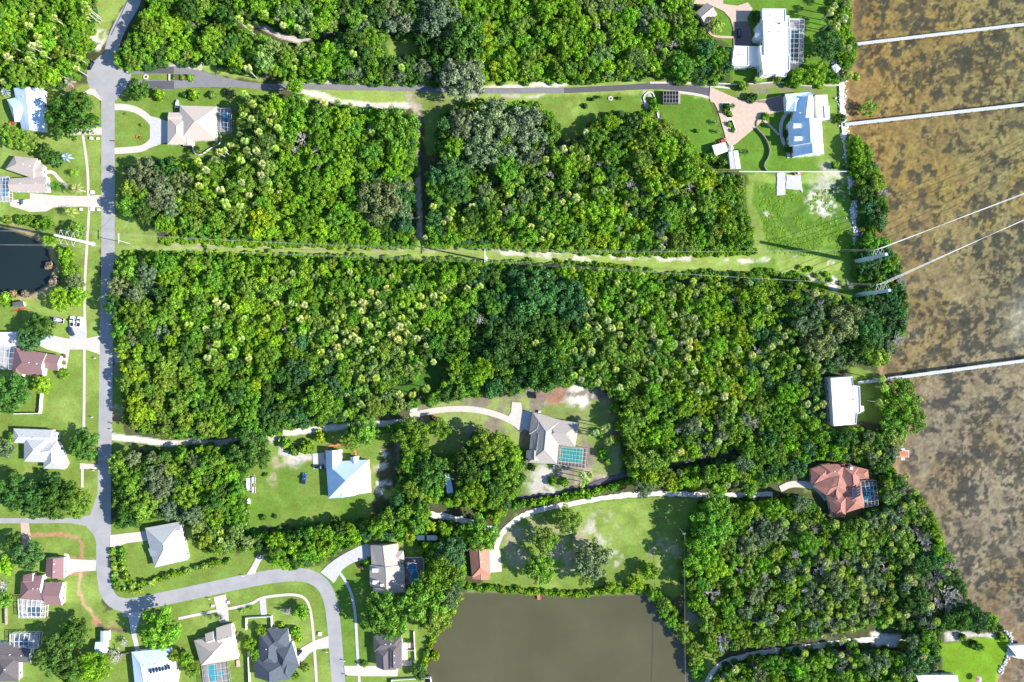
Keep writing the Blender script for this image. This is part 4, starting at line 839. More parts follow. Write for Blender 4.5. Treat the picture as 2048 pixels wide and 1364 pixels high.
fence('short pale garden wall at the circle of the estate path', smooth([(1513,254),(1512,245),(1520,234),(1530,230)], 1), .8, M['wood'], .4, 0, 'retaining_wall', 'wall')
fence('white fence along the woods left of the trailers and boat', [(493,1012),(495,1052)], 1.3, WP, .2)
fence('grey fence near the left photo edge beside the maroon roofed house', [(14,1210),(15,1248)], 1.6, M['wood'], .3)
fence('pale timber fence behind the shed in the lower left', [(238,1309),(265,1302)], 1.5, M['wood'], .15)
fence('thin fence crossing the yard behind the beige villa', smooth([(386,290),(388,304),(395,312),(408,308),(420,298),(440,290),(445,276),(440,266)], 1), 1.1, WP, .08, 0)
fence('low curved stone border around the planting by the asphalt lane', smooth([(1289,214),(1290,206),(1286,196),(1292,186),(1304,184),(1310,196),(1314,225),(1318,242)], 2), .5, M['rock'], .5, 0, 'stone_border', 'wall')

# ------------------------------------------------------------------ boardwalks and docks
def boardwalk(label, a, b2, w=1.6, z=1.25, n=16, m='dock', rail=True):
    A = Vector(P(a[0], a[1], z)); B = Vector(P(b2[0], b2[1], z)); e = empty('boardwalk', (A.x, A.y, 0)); tag(e, label, 'boardwalk', 'boardwalks over the bay')
    d = B-A; L = d.length; t = d.normalized(); nr = Vector((-t.y, t.x, 0)); mb = MB(); k = int(L/3)
    for s in range(k):
        p0 = t*(L*s/k); p1 = t*(L*(s+1)/k); hw = w/2
        q = [p0-nr*hw, p1-nr*hw, p1+nr*hw, p0+nr*hw]; u0, u1 = L*s/k, L*(s+1)/k
        mb.face([(v.x, v.y, z) for v in q], 0, [(u0, 0), (u1, 0), (u1, 1), (u0, 1)])
        mb.face([(v.x, v.y, z-.18) for v in q[::-1]], 1)
        for i, j in ((0, 1), (2, 3)): mb.face([(q[i].x, q[i].y, z-.18), (q[j].x, q[j].y, z-.18), (q[j].x, q[j].y, z), (q[i].x, q[i].y, z)], 1)
    mb.build('deck', [M[m], M['wood']], e)
    for s in range(n):
        for sg in (-1, 1):
            p = t*(L*(s+.5)/n)+nr*sg*(w/2+.08); pm = MB(); pm.tube((p.x, p.y, -2), (p.x, p.y, z+.35), .14, n=6); pm.build('pile', M['wood'], e)
boardwalk('northernmost white boardwalk reaching into the bay from the dark shore tree', (1713,88), (2120,40))
boardwalk('white boardwalk leaving the bay from the dormered house\'s rocky shore', (1690,249), (2120,201), 1.7)
boardwalk('southern white boardwalk from the flat roofed house, passing under a palm', (1716,766), (2120,712), 1.6)
boardwalk('short white jetty leading to the orange roofed dock hut', (1772,916), (1800,911), 1.3, 1.0, 4)
p = P(1808, 909, 3); e = empty('dock_hut', (p[0], p[1], 0)); tag(e, 'tiny orange roofed dock hut standing in the shallows', 'dock hut')
r_, w_ = MB(), MB(); wing(r_, w_, [(-2.2, -1.5), (2.2, -1.5), (2.2, 1.5), (-2.2, 1.5)], 'gg', .35, 2.6, walls=False)
r_.build('roof', [M['orange'], M['white_paint'], M['orange']], e)
pm = MB(); pm.box((0, 0, .95), (7.4, 3.6, .15)); pm.build('deck', M['dock'], e)
pm = MB(); pm.box((.6, -.2, 1.02), (2, 6, .12)); pm.build('walkway', M['dock'], e)
for x in (-1.9, 1.9):
    for y in (-1.2, 1.2): pm = MB(); pm.tube((x, y, -2), (x, y, 2.5), .1); pm.build('post', M['wood'], e)
p = P(1077, 1191, 1); e = empty('pond_dock', (p[0], p[1], 0), R(8)); tag(e, 'small orange brown fishing dock on the pond\'s north bank', 'dock')
pm = MB()
for k in range(16): pm.box((0, -2.3+k*.3, .12), (1.6, .26, .08))
pm.build('deck', M['orange'], e)
for x in (-.7, .7):
    for y in (-2, 1.5): pm = MB(); pm.tube((x, y, -2), (x, y, .5), .09); pm.build('pile', M['wood'], e)

# shore rocks
def rocks(pts, w, n, name, label, smin=.35, smax=1.0):
    segs = []; V = []; F = []
    L = [math.dist(a, b2) for a, b2 in zip(pts[:-1], pts[1:])]; T = sum(L)
    base = [(-.5, -.5, 0), (.5, -.5, 0), (.5, .5, 0), (-.5, .5, 0), (-.32, -.35, .6), (.35, -.3, .55), (.3, .35, .65), (-.35, .3, .5)]
    fs = [(4, 5, 6, 7), (0, 1, 5, 4), (1, 2, 6, 5), (2, 3, 7, 6), (3, 0, 4, 7)]
    rr = random.Random(5)
    for _ in range(n):
        u = rr.random()*T; k = 0
        while u > L[k] and k < len(L)-1: u -= L[k]; k += 1
        t = u/L[k]; x = pts[k][0]+(pts[k+1][0]-pts[k][0])*t+rr.gauss(0, w/3); y = pts[k][1]+(pts[k+1][1]-pts[k][1])*t+rr.gauss(0, w/3)
        c = P(x, y); s = rr.uniform(smin, smax)**1.3; a = rr.random()*6.28; ca, sa = math.cos(a), math.sin(a); q = len(V)
        for bx, by, bz in base:
            bx *= s*rr.uniform(.8, 1.3); by *= s*rr.uniform(.8, 1.3); V.append((c[0]+bx*ca-by*sa, c[1]+bx*sa+by*ca, -.45+(bz+.45)*s*rr.uniform(.8, 1.3)))
        F += [tuple(q+i for i in f) for f in fs]
    me = bpy.data.meshes.new(name); me.from_pydata(V, [], F); me.materials.append(M['rock']); o = bpy.data.objects.new(name, me); COL.objects.link(o); tag(o, label, 'rocks', kind='stuff')
rocks([(1664,112),(1676,130),(1684,160),(1684,200),(1688,250),(1693,300),(1699,345),(1704,380),(1711,400),(1706,430),(1712,460),(1714,490)], 10, 1700, 'shore_rocks', 'pale riprap rocks lining the bay shore')
rocks([(2012,1262),(2022,1275),(2022,1295),(2010,1325),(1996,1348)], 5, 260, 'shore_rocks', 'pale riprap rocks around the bright lawn\'s edge')
rocks([(1690,55),(1692,75),(1690,90)], 8, 60, 'shore_rocks', 'few pale rocks below the northern shore trees')
rocks([(1620,395),(1650,400),(1665,420),(1650,440)], 36, 80, 'lawn_rubble', 'white rubble scattered on the rough green lot', .2, .7)
band_ = ribbon('path', [(1681,165),(1682,205),(1686,250),(1690,300),(1697,345)], 8, M['rock'], 1, 1)

# ------------------------------------------------------------------ vehicles and boats
def loft(mb, secs, m=0):
    """secs: (x, halfwidth bottom, halfwidth top, z0, z1)"""
    def ring(s): x, hb, ht, z0, z1 = s; return [(x, -hb, z0), (x, hb, z0), (x, ht, z1), (x, -ht, z1)]
    rs = [ring(s) for s in secs]
    for a, b2 in zip(rs[:-1], rs[1:]):
        for i in range(4): j = (i+1) % 4; mb.face([a[i], b2[i], b2[j], a[j]], m)
    mb.face(rs[0], m); mb.face(rs[-1][::-1], m)
def car(label, px, py, ang, paint, kind='suv', L=4.8, group=None, cat=None, z=0.06):
    c = P(px, py); e = empty({'pickup': 'pickup_truck'}.get(kind, 'parked_car'), (c[0], c[1], z), R(ang)); tag(e, label, cat or {'pickup': 'pickup truck'}.get(kind, 'car'), group)
    h = L/2; W2 = .93; pm = M[paint]; top = 1.75 if kind != 'sedan' else 1.42; b = MB()
    loft(b, [(-h, .75, .7, .45, .78), (-h+.18, W2, .86, .32, .95), (-h*.5, W2, .9, .30, 1.02), (h*.35, W2, .9, .30, 1.02), (h-.35, W2, .84, .32, .90), (h, .72, .66, .42, .72)])
    if kind == 'pickup':
        b.box((-h*.52, 0, 1.0), (h*.78, 1.84, .1)); 
    b.build('body', pm, e)
    gx0, gx1 = (-h*.08, h*.45) if kind == 'pickup' else (-h*.82 if kind == 'suv' else -h*.55, h*.42)
    g = MB(); loft(g, [(gx0, .84, .70, 1.0, 1.02), (gx0+.25, .84, .70, 1.0, top-.05), (gx1-.55, .84, .70, 1.0, top-.05), (gx1+.25, .84, .72, 1.0, 1.02)]); g.build('window', M['glass'], e)
    r = MB(); loft(r, [(gx0+.22, .70, .62, top-.05, top), (gx1-.6, .70, .62, top-.05, top)]); r.build('roof', pm, e)
    if kind == 'pickup':
        d = MB(); d.box((-h*.52, 0, 1.06), (h*.68, 1.5, .03)); d.build('cargo_bed', M['black'], e)
    for x in (-h*.62, h*.62):
        for s in (-1, 1):
            w = MB(); w.tube((x, s*.74, .34), (x, s*.96, .34), .34, n=14); wo = w.build('wheel', M['black'], e)
            w = MB(); w.tube((x, s*.955, .34), (x, s*.975, .34), .2, n=10); w.build('rim', M['chrome'], wo)
    for s in (-1, 1):
        w = MB(); w.box((h-.1, s*.58, .72), (.2, .3, .14)); w.build('headlight', M['white_wall'], e)
    return e
car('dark car parked at the edge of the turning circle', 183, 131, 62, 'black_paint', 'sedan', 5.0)
car('dark car with pale roof parked by the modern white villa', 1477, 67, 90, 'black_paint', 'suv', 5.0)
car('dark sedan parked below two pickups on the gravel pad', 144, 663, -65, 'navy_paint', 'sedan', 4.9)
car('white pickup truck parked beside the boat trailer', 146, 643, 90, 'car_white', 'pickup', 5.4, 'pickups on the gravel pad')
car('white pickup truck closest to the sidewalk on the gravel pad', 160, 644, 85, 'car_white', 'pickup', 5.4, 'pickups on the gravel pad')
car('blue pickup truck standing alone on the grass', 609, 957, 85, 'blue', 'pickup', 5.6)
car('dark suv on the concrete apron of the white hipped roof house', 640, 933, 0, 'black_paint', 'suv', 4.8)
car('dark car in the driveway beside the slate roofed house', 597, 1306, 48, 'black_paint', 'sedan', 4.9)
car('small red car beside the white roofed shed', 1444, 283, 25, 'red', 'sedan', 3.9)
def boat(label, px, py, ang, L, w, hull='car_white', deck='concrete', z=.5, canopy=None, name='boat', cat='boat'):
    c = P(px, py); e = empty(name, (c[0], c[1], z), R(ang)); tag(e, label, cat); b = MB(); h = L/2
    loft(b, [(-h, w*.36, w*.46, 0, .8), (0, w*.38, w*.5, 0, .85), (h*.55, w*.24, w*.40, .05, .95), (h*.85, w*.06, w*.18, .25, 1.05), (h, .02, .04, .7, 1.1)])
    b.build('hull', M[hull], e); d = MB(); loft(d, [(-h*.9, w*.4, w*.4, .86, .9), (0, w*.42, w*.42, .88, .92), (h*.5, w*.3, w*.3, .95, .99), (h*.8, w*.1, w*.1, 1.0, 1.04)]); d.build('deck', M[deck], e)
    k = MB(); k.box((-h*.1, 0, 1.25), (.9, w*.4, .7)); k.build('console', M['white_paint'], e)
    if canopy:
        q = MB(); q.box((-h*.15, 0, 2.2), (L*.35, w*.8, .08)); q.build('canopy', M[canopy], e)
    m_ = MB(); m_.box((-h-.25, 0, .8), (.5, .5, .9)); m_.build('outboard_motor', M['black'], e)
    return e
def trailer(label, px, py, ang, L=6, w=2.2, m='steel', load=None):
    c = P(px, py); e = empty('trailer', (c[0], c[1], 0.02), R(ang)); tag(e, label, 'trailer'); b = MB()
    b.box((0, 0, .6), (L, w, .12)); b.build('platform', M[m], e)
    s = MB()
    for y in (-w/2, w/2): s.box((0, y, .85), (L, .07, .4))
    s.box((-L/2, 0, .85), (.07, w, .4)); s.build('side_rail', M['steel'], e)
    t = MB(); t.tube((L/2, .5, .6), (L/2+1.3, 0, .5), .05); t.tube((L/2, -.5, .6), (L/2+1.3, 0, .5), .05); t.build('tow_bar', M['steel'], e)
    for y in (-w/2-.12, w/2+.12): t = MB(); t.tube((-.3, y-.1, .33), (-.3, y+.1, .33), .33, n=12); t.build('wheel', M['black'], e)
trailer('dark flat trailer carrying a boat on the gravel pad', 116, 640, 170, 7, 2.4, 'black')
boat('small blue grey boat on the dark trailer beside the pickups', 120, 640, -10, 4.4, 1.8, 'car_white', 'steel_blue', .7)
boat('white boat parked on the drive of the tan roofed house', 62, 406, 3, 8.4, 2.8, 'car_white', 'white_paint', .3, 'car_white')
trailer('long grey trailer loaded with boxes at the edge of the lawn woods', 499, 968, 90, 6.4, 2.3); trailer('short pale trailer east of the long loaded trailer', 509, 960, 90, 3.2, 1.7, 'concrete')
trailer('narrow pale trailer south of the short one by the woods', 509, 979, 88, 3.0, 1.5, 'concrete')
boat('white skiff lying by the woods at the lawn\'s west side', 499, 1003, 90, 3.8, 1.9, 'car_white', 'steel', .2)
boat('white boat moored beside the boathouse in the corner', 2030, 1308, -20, 9, 3.4, 'car_white', 'white_paint', -.7, 'steel_blue')
boat('small white boat beside the beige villa\'s north west corner', 356, 209, 80, 4.2, 1.7, 'car_white', 'steel_blue', .2)
car('red car half hidden by the white metal roof', 31, 246, 10, 'red', 'sedan', 4.3)
boat('red wooden rowing boat beside the pale slabs by the wall', 1596, 348, 5, 4.5, 1.5, 'red', 'wood', .1)
for (x, y, a, lb) in ((31, 622, 12, 'long red kayak lying south of the pondside shed'), (46, 618, 5, 'shorter red kayak touching the pondside shed')):
    c = P(x, y); e = MB(); loft(e, [(-2.2, .02, .03, .2, .3), (-1.2, .22, .3, .02, .38), (1.2, .22, .3, .02, .38), (2.2, .02, .03, .2, .3)]); o = e.build('kayak', M['red']); o.location = (c[0], c[1], .03); o.rotation_euler = (0, 0, R(a)); tag(o, lb, 'kayak')
c = P(854, 1075, 1); e = empty('pontoon_boat', (c[0], c[1], 0.1), R(-1)); tag(e, 'long pale blue white covered pontoon boat stored among the trees', 'boat')
b = MB(); loft(b, [(-5.2, .6, .7, .3, 1.3), (-4.4, 1.1, 1.25, .2, 1.5), (4.4, 1.1, 1.25, .2, 1.5), (5.2, .5, .6, .3, 1.3)]); b.build('cover', M['shedw'] if 'shedw' in M else M['white_paint'], e)
b = MB(); b.box((-.6, 0, 1.6), (.9, 2.4, .5)); b.build('console', M['black'], e)
c = P(1957, 1359, 2); e = empty('parasol', (c[0], c[1], 0)); tag(e, 'pink beach parasol on the bright lawn near the boathouse', 'parasol')
b = MB(); b.tube((0, 0, 2.0), (0, 0, 2.7), 1.7, .03, n=10, cap=False); b.build('canopy', mat('pink_cloth', (.55, .28, .32)), e); b = MB(); b.tube((0, 0, 0), (0, 0, 2.65), .04); b.build('pole', M['steel'], e)
def tank():
    c = P(1461, 297, 2); e = empty('water_tank', (c[0], c[1], 0)); tag(e, 'round grey water tank between the two pale sheds', 'tank')
    b = MB(); b.tube((0, 0, 0), (0, 0, 2.6), 1.35, n=20); b.build('body', M['steel'], e); b = MB(); b.tube((0, 0, 2.6), (0, 0, 3.0), 1.35, .3, n=20); b.build('lid', M['concrete_grey'], e)
tank()

def mailbox(x, y, label, m='white_paint'):
    c = P(x, y); e = empty('mailbox', (c[0], c[1], 0)); tag(e, label, 'mailbox'); b = MB(); b.box((0, 0, .55), (.14, .14, 1.1)); b.build('post', M['wood'], e)
    b = MB(); b.box((0, 0, 1.2), (.75, .45, .35)); b.tube((-.375, 0, 1.36), (.375, 0, 1.36), .225, n=10); b.build('box', M[m], e)
mailbox(193, 716, 'white mailbox south of the pink driveway by the road'); mailbox(187, 834, 'white mailbox on the verge north of the grey roofed house')
mailbox(190, 940, 'white mailbox beside the short drive under the oak'); mailbox(421, 1196, 'white mailbox at the drive of the beige roofed house', )
mailbox(690, 1320, 'white mailbox across the road from the slate roof driveway'); mailbox(655, 1302, 'white mailbox by the slate roofed house\'s driveway')
mailbox(488, 1150, 'white mailbox at the narrow drive north of the curved road'); mailbox(226, 846, 'dark mailbox at the start of the shell track', 'green_bin')
mailbox(226, 859, 'white mailbox at the start of the shell track'); mailbox(225, 909, 'pale mailbox across from the oak shaded drive'); mailbox(230, 283, 'dark mailbox at the south mouth of the circular drive', 'black')
mailbox(258, 146, 'white gate post box at the west tip of the lane island'); mailbox(693, 1349, 'dark mailbox at the drive south of the curb', 'black')
def utilbox(x, y, label, m, s=(1.1, 1.1, .9), name='utility_box', cat='utility box'):
    c = P(x, y); e = empty(name, (c[0], c[1], 0)); tag(e, label, cat); b = MB(); b.box((0, 0, s[2]/2), s); b.build('body', M[m], e); b = MB(); b.box((0, 0, s[2]+.05), (s[0]+.1, s[1]+.1, .1)); b.build('lid', M[m], e)
utilbox(200, 250, 'green wheeled bin at the roadside beside the great oak', 'green_bin', (.7, .8, 1.1), 'wheelie_bin', 'bin'); utilbox(184, 277, 'white utility box on the verge below the oak shaded drive', 'white_paint'); utilbox(197, 278, 'white low box beside the road south of the oak shaded drive', 'white_paint', (1.3, .9, .6))
utilbox(186, 385, 'white double box north of the wide pink driveway', 'white_paint', (1.5, 1.6, .7)); utilbox(186, 418, 'pale box south of the wide pink driveway', 'white_paint', (1.6, 1.7, .6)); utilbox(198, 420, 'small white box at the road south of the wide driveway', 'white_paint', (1.2, 1, .6)); utilbox(163, 419, 'small pale box beside the date palm', 'white_paint', (1, 1.1, .6))
utilbox(640, 1267, 'white box with dark top by the slate house drive', 'white_paint', (1.5, 1.6, .6)); utilbox(426, 1211, 'pale concrete box with dark lid west of the beige house drive', 'concrete', (1.4, 1.4, .5)); utilbox(457, 1204, 'pale concrete box on the lawn east of the beige house drive', 'concrete', (1.3, 1.5, .5))
utilbox(426, 291, 'grey air conditioning unit', 'steel', (1, 1, .9)) if False else None
utilbox(371, 292, 'first dark air conditioner south of the beige villa', 'black', (1, 1, 1), 'air_conditioner', 'air conditioner'); utilbox(378, 293, 'second dark air conditioner nearer the villa corner path', 'black', (1, 1, 1), 'air_conditioner', 'air conditioner')
utilbox(1079, 823, 'grey air conditioner behind the many gabled roof', 'steel', (1, 1, 1), 'air_conditioner', 'air conditioner')
# planters on the estate drive
for q, lb in (([(1454,241),(1464,240),(1472,262),(1463,264)], 'long white kerbed planter bed on the pink drive'), ([(1447,206),(1459,206),(1463,236),(1452,236)], 'dark planted bed at the north of the pink drive')):
    c = P(*q[0]); e = empty('planter_bed', (c[0], c[1], 0)); tag(e, lb, 'planter'); w = [(P(*v)[0]-c[0], P(*v)[1]-c[1]) for v in q]
    cc = (sum(v[0] for v in w)/4, sum(v[1] for v in w)/4); b = MB()
    for i in range(4): a_, b_ = w[i], w[(i+1) % 4]; d = math.dist(a_, b_); b.box(((a_[0]+b_[0])/2, (a_[1]+b_[1])/2, .2), (d, .3, .4), math.atan2(b_[1]-a_[1], b_[0]-a_[0]))
    b.build('kerb', M['white_paint'], e); b = MB(); b.quadbox(w, 0, .3); b.build('soil', M['brickwalk'], e)
c = P(377, 155); 
# lane island planting bed, fountain ring, round fire ring
sheet('mulch_bed', [(340,150),(384,151),(388,155),(384,160),(340,161)], M['mulch']); sheet('path', [(338,149),(342,149),(342,162),(338,162)], M['concrete'])
def ring(x, y, r, label, m='rock', name='stone_ring', cat='stone ring'):
    c = P(x, y); e = empty(name, (c[0], c[1], 0)); tag(e, label, cat); b = MB()
    for k in range(14): a = 2*math.pi*k/14; b.box((r*math.cos(a), r*math.sin(a), .18), (.5, .35, .36+.05*(k % 3)), a)
    b.build('stones', M[m], e); b = MB(); b.tube((0, 0, 0), (0, 0, .12), r-.15, n=14); b.build('bed', M['mulch'], e)
ring(1221, 197, .9, 'round stone fire ring alone on the northern lawn'); ring(292, 154, 1.0, 'small stone ringed bed on the lane island lawn')
ring(277, 274, .9, 'stone ringed flower bed on the oval lawn', 'orange')

# ------------------------------------------------------------------ power poles and lines
def steelpole(label, base, h, m, arms, r0=.62, r1=.32, sides=(1,), bow=True):
    c = P(*base); e = empty('transmission_pole', (c[0], c[1], 0)); tag(e, label, 'power pole'); b = MB(); k = 8
    b.tube((0, 0, -.3), (0, 0, h), r0, r1, n=12); b.tube((0, 0, 0), (0, 0, .25), r0+.35, n=12); b.build('shaft', M[m], e); tips = {}
    for sgn in sides:
        for zi in arms:
            a = MB(); tip = Vector((0, sgn*3.1, zi+.3))
            for dz in (-1.9, 1.9):
                pts = [Vector((0, sgn*.3, zi+dz))+(tip-Vector((0, sgn*.3, zi+dz)))*t+Vector((0, 0, .35 if bow else 0))*math.sin(math.pi*t)*(1 if dz > 0 else 1) for t in (0, .33, .66, 1)]
                for p0, p1 in zip(pts[:-1], pts[1:]): a.tube(p0, p1, .075 if bow else .05, n=5)
            a.build('arm', M['steel'], e); i_ = MB(); i_.tube(tip, tip-Vector((0, 0, 1.3)), .09, n=6); i_.build('insulator', M['concrete_grey'], e)
            tips[(sgn, zi)] = Vector(c)+tip-Vector((0, 0, 1.3))
    return tips
T1 = steelpole('blue grey steel pole with curved arms at the shore, northern of the pair', (1710,523), 29, 'steel_blue', (18, 21.5, 25), 1.05, .75)
T2 = steelpole('blue grey steel pole with curved arms at the shore, southern of the pair', (1716,589), 29, 'steel_blue', (18, 21.5, 25), 1.05, .75)
T3 = steelpole('tall white pole with crossed arms standing by the west sidewalk', (186,488), 29, 'steel', (15.5, 20, 24.5), r0=.8, r1=.5, sides=(1, -1), bow=False)
c = P(973, 521); e = empty('utility_pole', (c[0], c[1], 0)); tag(e, 'white pole with a long crossarm in the middle of the grass corridor', 'power pole')
b = MB(); b.tube((0, 0, -.3), (0, 0, 21), .55, .25, n=10); b.build('shaft', M['steel'], e)
b = MB(); b.box((0, 0, 20), (.3, 6.6, .3)); b.tube((0, 2.4, 20), (0, 0, 18), .08); b.tube((0, -2.4, 20), (0, 0, 18), .08); b.build('crossarm', M['white_paint'], e)
b = MB(); b.face([(0.2, 0, 20.2), (1.6, -1.4, 20.0), (0.2, -1.4, 20.2)]); b.face([(0.2, 0, 20.1), (0.2, -1.4, 20.1), (1.6, -1.4, 19.9)]); b.build('brace', M['white_paint'], e)
T4 = {}
for k, y in enumerate((3.1, 2.3, 1.5, -1.5, -2.3, -3.1)):
    i_ = MB(); i_.tube((0, y, 20.15), (0, y, 20.7), .08, n=6); i_.build('insulator', M['concrete_grey'], e); T4[k] = Vector(c)+Vector((0, y, 20.7))
c = P(259, 487); e = empty('utility_pole', (c[0], c[1], 0)); tag(e, 'short pale pole with narrow crossarm at the west end of the corridor', 'power pole')
b = MB(); b.tube((0, 0, -.3), (0, 0, 10), .22, .14, n=8); b.build('shaft', M['steel'], e); b = MB(); b.box((0, 1.2, 9.6), (.25, 4.8, .25)); b.build('crossarm', M['white_paint'], e)
T5 = [Vector(c)+Vector((0, y, 9.9)) for y in (-.9, 3.2)]
c = P(1360, 1058); e = empty('utility_pole', (c[0], c[1], 0)); tag(e, 'slender pole in the shade east of the pond lawn', 'power pole')
b = MB(); b.tube((0, 0, -.3), (0, 0, 9), .2, .12, n=8); b.build('shaft', M['steel'], e); b = MB(); b.box((0, 0, 8.7), (1.6, .15, .15)); b.build('crossarm', M['white_paint'], e); b = MB(); b.tube((.5, .2, 7.9), (.5, .2, 8.6), .25, n=10); b.build('transformer', M['steel'], e)
T6 = Vector(c)+Vector((0, 0, 8.8))
def wire(a, b2, sag, label, group, r=.03, n=18, m='wire'):
    mb = MB(); a, b2 = Vector(a), Vector(b2); o_ = Vector((a.x, a.y, 0))
    pts = [a*(1-t)+b2*t-Vector((0, 0, sag*4*t*(1-t)))-o_ for t in [i/n for i in range(n+1)]]
    for p0, p1 in zip(pts[:-1], pts[1:]): mb.tube(p0, p1, r, n=4, cap=False)
    o = mb.build('power_line', M[m]); o.location = o_; tag(o, label, 'wire', group)
for k, zi in enumerate((18, 21.5, 25)):
    zt = (15.5, 20, 24.5)[k]; h_ = ('lowest', 'middle', 'highest')[k]
    wire(T1[(1, zi)], T4[k], 5, h_+' sagging wire over the grass corridor between centre pole and northern shore pole', 'northern corridor wires')
    wire(T2[(1, zi)], T4[3+k], 5, h_+' sagging wire over the trees between centre pole and southern shore pole', 'southern corridor wires')
    wire(T3[(1, zt)], T4[k], 5, h_+' sagging wire along the north forest edge between white west pole and centre pole', 'north west wires')
    wire(T3[(-1, zt)], T4[3+k], 5, h_+' sagging wire along the south forest edge between white west pole and centre pole', 'south west wires')
    a = P(2330, 285, 22+k*2); wire(T1[(1, zi)], (a[0], a[1]+k*.8, a[2]), 3, h_+' wire over the bay leaving the northern shore pole', 'northern bay wires', .09, m='steel')
    a = P(2330, 320, 22+k*2); wire(T2[(1, zi)], (a[0], a[1]+k*.8, a[2]), 3, h_+' wire over the bay leaving the southern shore pole', 'southern bay wires', .09, m='steel')
    a = P(-120, 456+k*2, 18+k*3); wire(T3[(1, zt)], a, 1.5, h_+' wire crossing the dark pond on the upper side', 'upper pond wires')
    a = P(-120, 486+k*2, 18+k*3); wire(T3[(-1, zt)], a, 1.5, h_+' wire crossing the dark pond on the lower side', 'lower pond wires')
for k in (0, 1):
    a = P(262-3*k, 437, 8); wire(T5[1]+Vector((k*.8, 0, 0)), a, .2, ('west', 'east')[1-k]+'ern thin wire running north from the short corridor pole', 'short pole wires', .02)
    a = P(1371+k*1.2, 1420, 8.8); wire(T6+Vector((k*.3, 0, 0)), a, .8, ('west', 'east')[k]+'ern thin wire running south along the pond from the slender pole', 'pond side wires', .025)

# ------------------------------------------------------------------ vegetation prototypes (unit size, scaled per plant)
def leafmesh(name, pos, nrm, size, lv, m, rng, bend=0.25):
    """one bent leaf-cluster quad per point"""
    n = len(pos); t = rng.normal(size=(n, 3)); t -= (t*nrm).sum(1)[:, None]*nrm; t /= np.linalg.norm(t, axis=1)[:, None]+1e-9
    b2 = np.cross(nrm, t); s = size[:, None]
    asp = rng.uniform(.55, 1.0, (n, 1))
    a = pos-t*s; c = pos+t*s; off = nrm*s*bend
    v = np.stack([a-off, pos-b2*s*asp, c-off, pos+b2*s*asp], 1).reshape(-1, 3)
    f = np.arange(4*n).reshape(-1, 4)
    me = fastmesh(name, v, f); at = me.attributes.new('lv', 'FLOAT', 'POINT'); at.data.foreach_set('value', np.repeat(lv, 4).astype(np.float32)); me.materials.append(m)
    return me
def crownmesh(name, nl, per, leaf, seed, flatn=0.55, spread=.72, lobe=(.26, .42), m=None, hole=0.0):
    rng = np.random.default_rng(seed); P_ = []; N_ = []; S_ = []; V_ = []
    cs = []
    for k in range(nl):
        r = spread*math.sqrt((k+.5)/nl)*rng.uniform(.85, 1.1); a = k*2.39996+rng.uniform(-.5, .5)
        z = flatn*math.sqrt(max(0, 1-r*r))*rng.uniform(.3, 1.35)-.12; cs.append((r*math.cos(a), r*math.sin(a), z, rng.uniform(*lobe)))
    cs = np.array(cs)
    for k in range(nl):
        if rng.random() < hole: continue
        n = int(per*(cs[k, 3]/np.mean(lobe))**2); d = rng.normal(size=(n*2, 3)); d /= np.linalg.norm(d, axis=1)[:, None]; d = d[d[:, 2] > -.45][:n]
        lob = 1+.28*np.sin(d[:, 0]*7+k)*np.sin(d[:, 1]*6+2*k)
        p = cs[k, :3]+d*(cs[k, 3]*lob*rng.uniform(.78, 1.12, len(d)))[:, None]*np.array([1, 1, .85])
        keep = np.ones(len(p), bool)
        for j in range(nl):
            if j != k: keep &= ((p-cs[j, :3])**2).sum(1) > (cs[j, 3]*.72)**2
        p = p[keep]; d = d[keep]; nn = d+rng.normal(size=d.shape)*.45; nn /= np.linalg.norm(nn, axis=1)[:, None]
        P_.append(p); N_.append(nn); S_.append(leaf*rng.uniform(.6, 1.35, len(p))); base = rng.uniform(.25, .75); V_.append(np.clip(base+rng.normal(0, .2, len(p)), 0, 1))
    n = int(per*1.2); q = rng.uniform(-1, 1, (n*3, 3)); q = q[(q**2).sum(1) < 1][:n]*np.array([.8, .8, .33])
    nn = rng.normal(size=q.shape); nn[:, 2] = abs(nn[:, 2])+.6; nn /= np.linalg.norm(nn, axis=1)[:, None]
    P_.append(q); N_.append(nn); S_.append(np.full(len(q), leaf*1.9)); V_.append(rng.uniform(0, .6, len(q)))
    return leafmesh(name, np.concatenate(P_), np.concatenate(N_), np.concatenate(S_), np.concatenate(V_), m or M['leaf'], rng)
CR = {'small': [crownmesh('crown', 10, 80, .105, 10+i, .7, .78, (.22, .40)) for i in range(4)],
      'mid': [crownmesh('crown', 22, 85, .066, 20+i, .62, .84, (.14, .29)) for i in range(5)],
      'big': [crownmesh('crown', 52, 95, .040, 40+i, .52, .88, (.08, .20)) for i in range(4)],
      'shrub': [crownmesh('foliage', 6, 45, .17, 60+i, .6) for i in range(3)],
      'wispy': [crownmesh('crown', 20, 40, .07, 70+i, .5, .78, (.16, .28), hole=.25) for i in range(3)]}
def trunkmesh(name, limbs, seed, m):
    rr = random.Random(seed); mb = MB(); mb.tube((0, 0, -.02), (0, 0, .18), .055, .042, n=8); mb.tube((0, 0, .18), (.01, .01, .62), .042, .032, n=8)
    for k in range(limbs):
        a = 2*math.pi*k/limbs+rr.uniform(-.3, .3); z0 = rr.uniform(.42, .62); r = rr.uniform(.22, .38)
        mid = (r*.5*math.cos(a), r*.5*math.sin(a), z0+.18); mb.tube((0, 0, z0), mid, .024, .018, n=6); mb.tube(mid, (r*math.cos(a), r*math.sin(a), z0+.36), .018, .006, n=5)
    o = mb.build(name, m, None); me = o.data; bpy.data.objects.remove(o); return me
TRUNK = trunkmesh('trunk', 6, 1, M['bark'])
